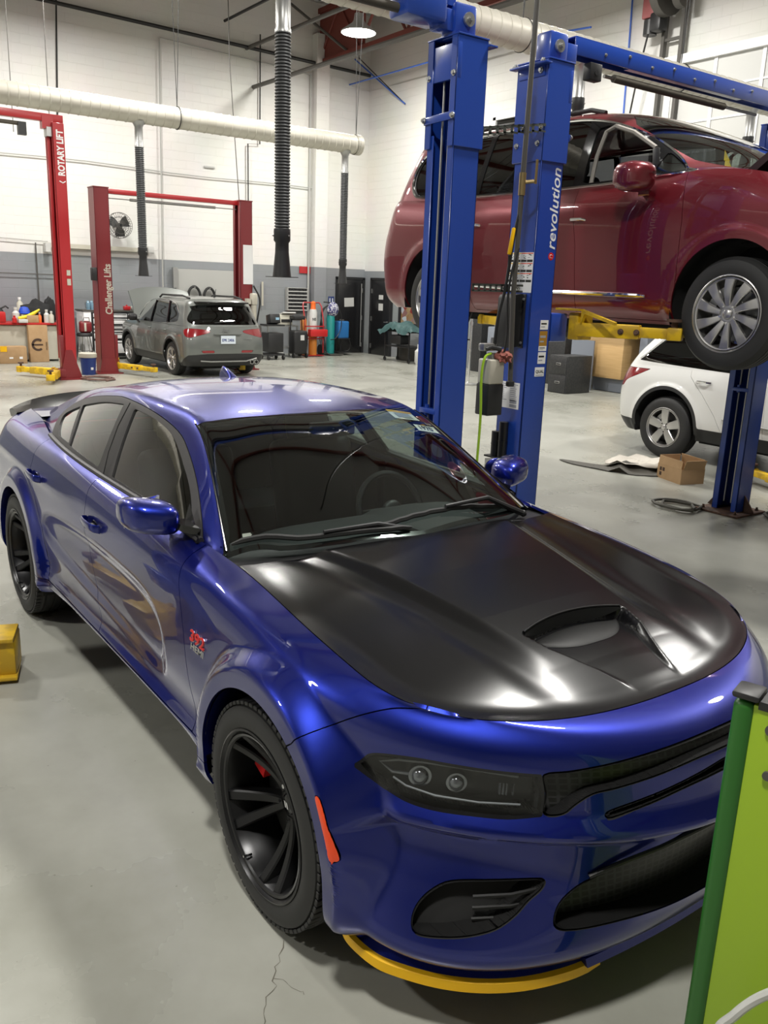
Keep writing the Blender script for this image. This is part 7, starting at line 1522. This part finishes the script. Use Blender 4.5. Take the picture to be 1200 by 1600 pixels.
def sheet(name, outline, z, m_, label, cat, seed, amp=.03):
    """crumpled plate: rings out from the middle, folded by a few sharp random creases"""
    o = np.array(smooth_poly([p for p in outline], 3)); c = o.mean(0); n = len(o); rr = random.Random(seed); K = 8
    cr = [(rr.uniform(0, PI), rr.uniform(-.3, .3), rr.uniform(.4, 1)*amp*2.2) for _ in range(7)]
    def hz(x, y):
        h = z
        for a, d, w in cr: q = (x-c[0])*math.cos(a)+(y-c[1])*math.sin(a)-d; h += w*max(0, 1-abs(q)/.10)-w*.25
        return max(.012, h+rr.uniform(-.3, .3)*amp)
    vs = [(c[0], c[1], hz(c[0], c[1]))]; fs = []
    for k in range(1, K+1):
        for p in o: q = c+(p-c)*k/K*(1+rr.uniform(-.03, .03)*(k == K)); vs.append((q[0], q[1], hz(q[0], q[1])))
    for i in range(n): j = (i+1) % n; fs.append((0, 1+i, 1+j)); fs += [(1+i+n*r_, 1+i+n*(r_+1), 1+j+n*(r_+1), 1+j+n*r_) for r_ in range(K-1)]
    m = MB(); m.add(vs, fs); ob = m.build(name, m_, None, 22); md = ob.modifiers.new('thick', 'SOLIDIFY'); md.thickness = .006; return tag(ob, label, cat)
sheet('undertray', [(-4.95,5.72),(-4.80,5.62),(-4.35,5.66),(-3.98,5.76),(-3.80,5.92),(-3.72,6.10),(-3.95,6.30),(-4.25,6.08),(-4.55,5.86)], .045, 'shield_dark', 'dirty black undertray lying on the floor left of the open box', 'undertray', 3, .022)
sheet('heat_shield', [(-4.52,5.98),(-4.25,5.86),(-3.95,6.02),(-3.74,6.22),(-3.85,6.46),(-4.3,6.62),(-4.6,6.50)], .11, 'shield_pale', 'pale crumpled heat shield lying on the dark undertray', 'heat shield', 8, .030)
# ---- tall green panel in the right foreground
t = thing('green_cabinet', 'lime green cabinet side with a dark green edge, right foreground', 'cabinet'); GX, GY, GH = 1.215, -.475, 1.175
nn = Vector((.30, -.954, 0)).normalized(); uu = Vector((.954, .30, 0))
b = MB(); o0 = Vector((GX, GY, 0)); b.box(o0+uu*.36+Vector((0, 0, GH/2)), (.66, .05, GH-.02), rot=math.atan2(uu.y, uu.x), bev=.004); b.build('side_panel', 'lime', t)
b = MB(); b.box(o0+uu*.012+Vector((0, 0, GH/2-.004)), (.045, .062, GH-.008), rot=math.atan2(uu.y, uu.x), bev=.016, seg=3); b.build('corner_post', 'dark_green', t); b = MB(); b.box(o0+uu*.014+Vector((0, 0, GH+.004)), (.056, .070, .016), rot=math.atan2(uu.y, uu.x), bev=.007); b.build('post_cap', 'black_plastic', t); b = MB(); b.box(o0+uu*.37+Vector((0, 0, GH-.008)), (.66, .056, .018), rot=math.atan2(uu.y, uu.x)); b.build('top_edge', 'black_plastic', t)
b = MB(); c_ = o0+uu*.072-uu.cross(Vector((0,0,1)))*0+Vector((0, 0, GH-.055)); nf = Vector((uu.y, -uu.x, 0)); b.cyl(c_+nf*.024, c_+nf*.030, .013, seg=20); b.cyl(c_+nf*.024+Vector((.006,0,-.10)), c_+nf*.030+Vector((.006,0,-.10)), .010, seg=20); b.build('plugs', 'pipe_grey', t)

o = MB().tube(arc3([(1.36,-.56,.30),(1.33,-.575,.44),(1.36,-.57,.52),(1.395,-.56,.585),(1.45,-.56,.66)]), .010, 8).build('white_cord', 'plastic_white'); tag(o, 'white cord looping over the lower corner of the green cabinet', 'cord')
# ceiling utility: sprinkler pipe over the near bays, thin wires
for k, (x_, y_) in enumerate(((-16.5, 2.3), (-16.2, 2.9))): MB().tube([(x_, y_, 4.6), (x_-.1, y_+.05, CEIL)], .008, 5).build('support_wire', 'pipe_grey').__setitem__('label', 'x')
for q_, o in enumerate([q for q in bpy.data.objects if q.name.startswith('support_wire')]): tag(o, ('left', 'right')[q_]+' one of two thin wires rising from the bright red lift', 'wire', 'wires over the bright red lift')
o = MB().tube([(CXL, 6.9, 3.7), (CXL-.1, 6.75, 6.5), (CXL-.1, 6.7, CEIL)], .010, 5).build('support_wire', 'pipe_grey'); tag(o, 'thin wire rising from the right dark red post to the roof', 'wire')
# floor marks
def decal_line(p, w, label):
    pass

rr = random.Random(11)
def crack(p0, p1, label, n=22, w=.0022):
    p0, p1 = Vector(p0), Vector(p1); P = [p0.lerp(p1, k/n)+Vector((rr.uniform(-.009, .009), rr.uniform(-.009, .009), 0)) for k in range(n+1)]; b = MB()
    d = (p1-p0).normalized(); s_ = Vector((-d.y, d.x, 0))
    b.loft([[p-s_*w*rr.uniform(.2, 1.3)+Vector((0, 0, .0008)), p+s_*w*rr.uniform(.2, 1.3)+Vector((0, 0, .0008))] for p in P], closed=False, cap=False); o = b.build('floor_crack', 'crack', None, 0, normals=False); o['kind'] = 'structure'; return o
M['crack'] = mat('crack_dirt', (.12, .11, .085), .9)
crack((.15, -.97, 0), (.42, -1.19, 0), '', 16, .0015); crack((.26, -1.06, 0), (.37, -1.02, 0), '', 8, .001)
crack((-20, -1.0, 0), (-6, -1.03, 0), '', 60, .004); crack((-9.0, 13, 0), (-9.0, 2, 0), '', 60, .004); crack((-15, 9.6, 0), (-11.5, 9.6, 0), '', 20, .012)
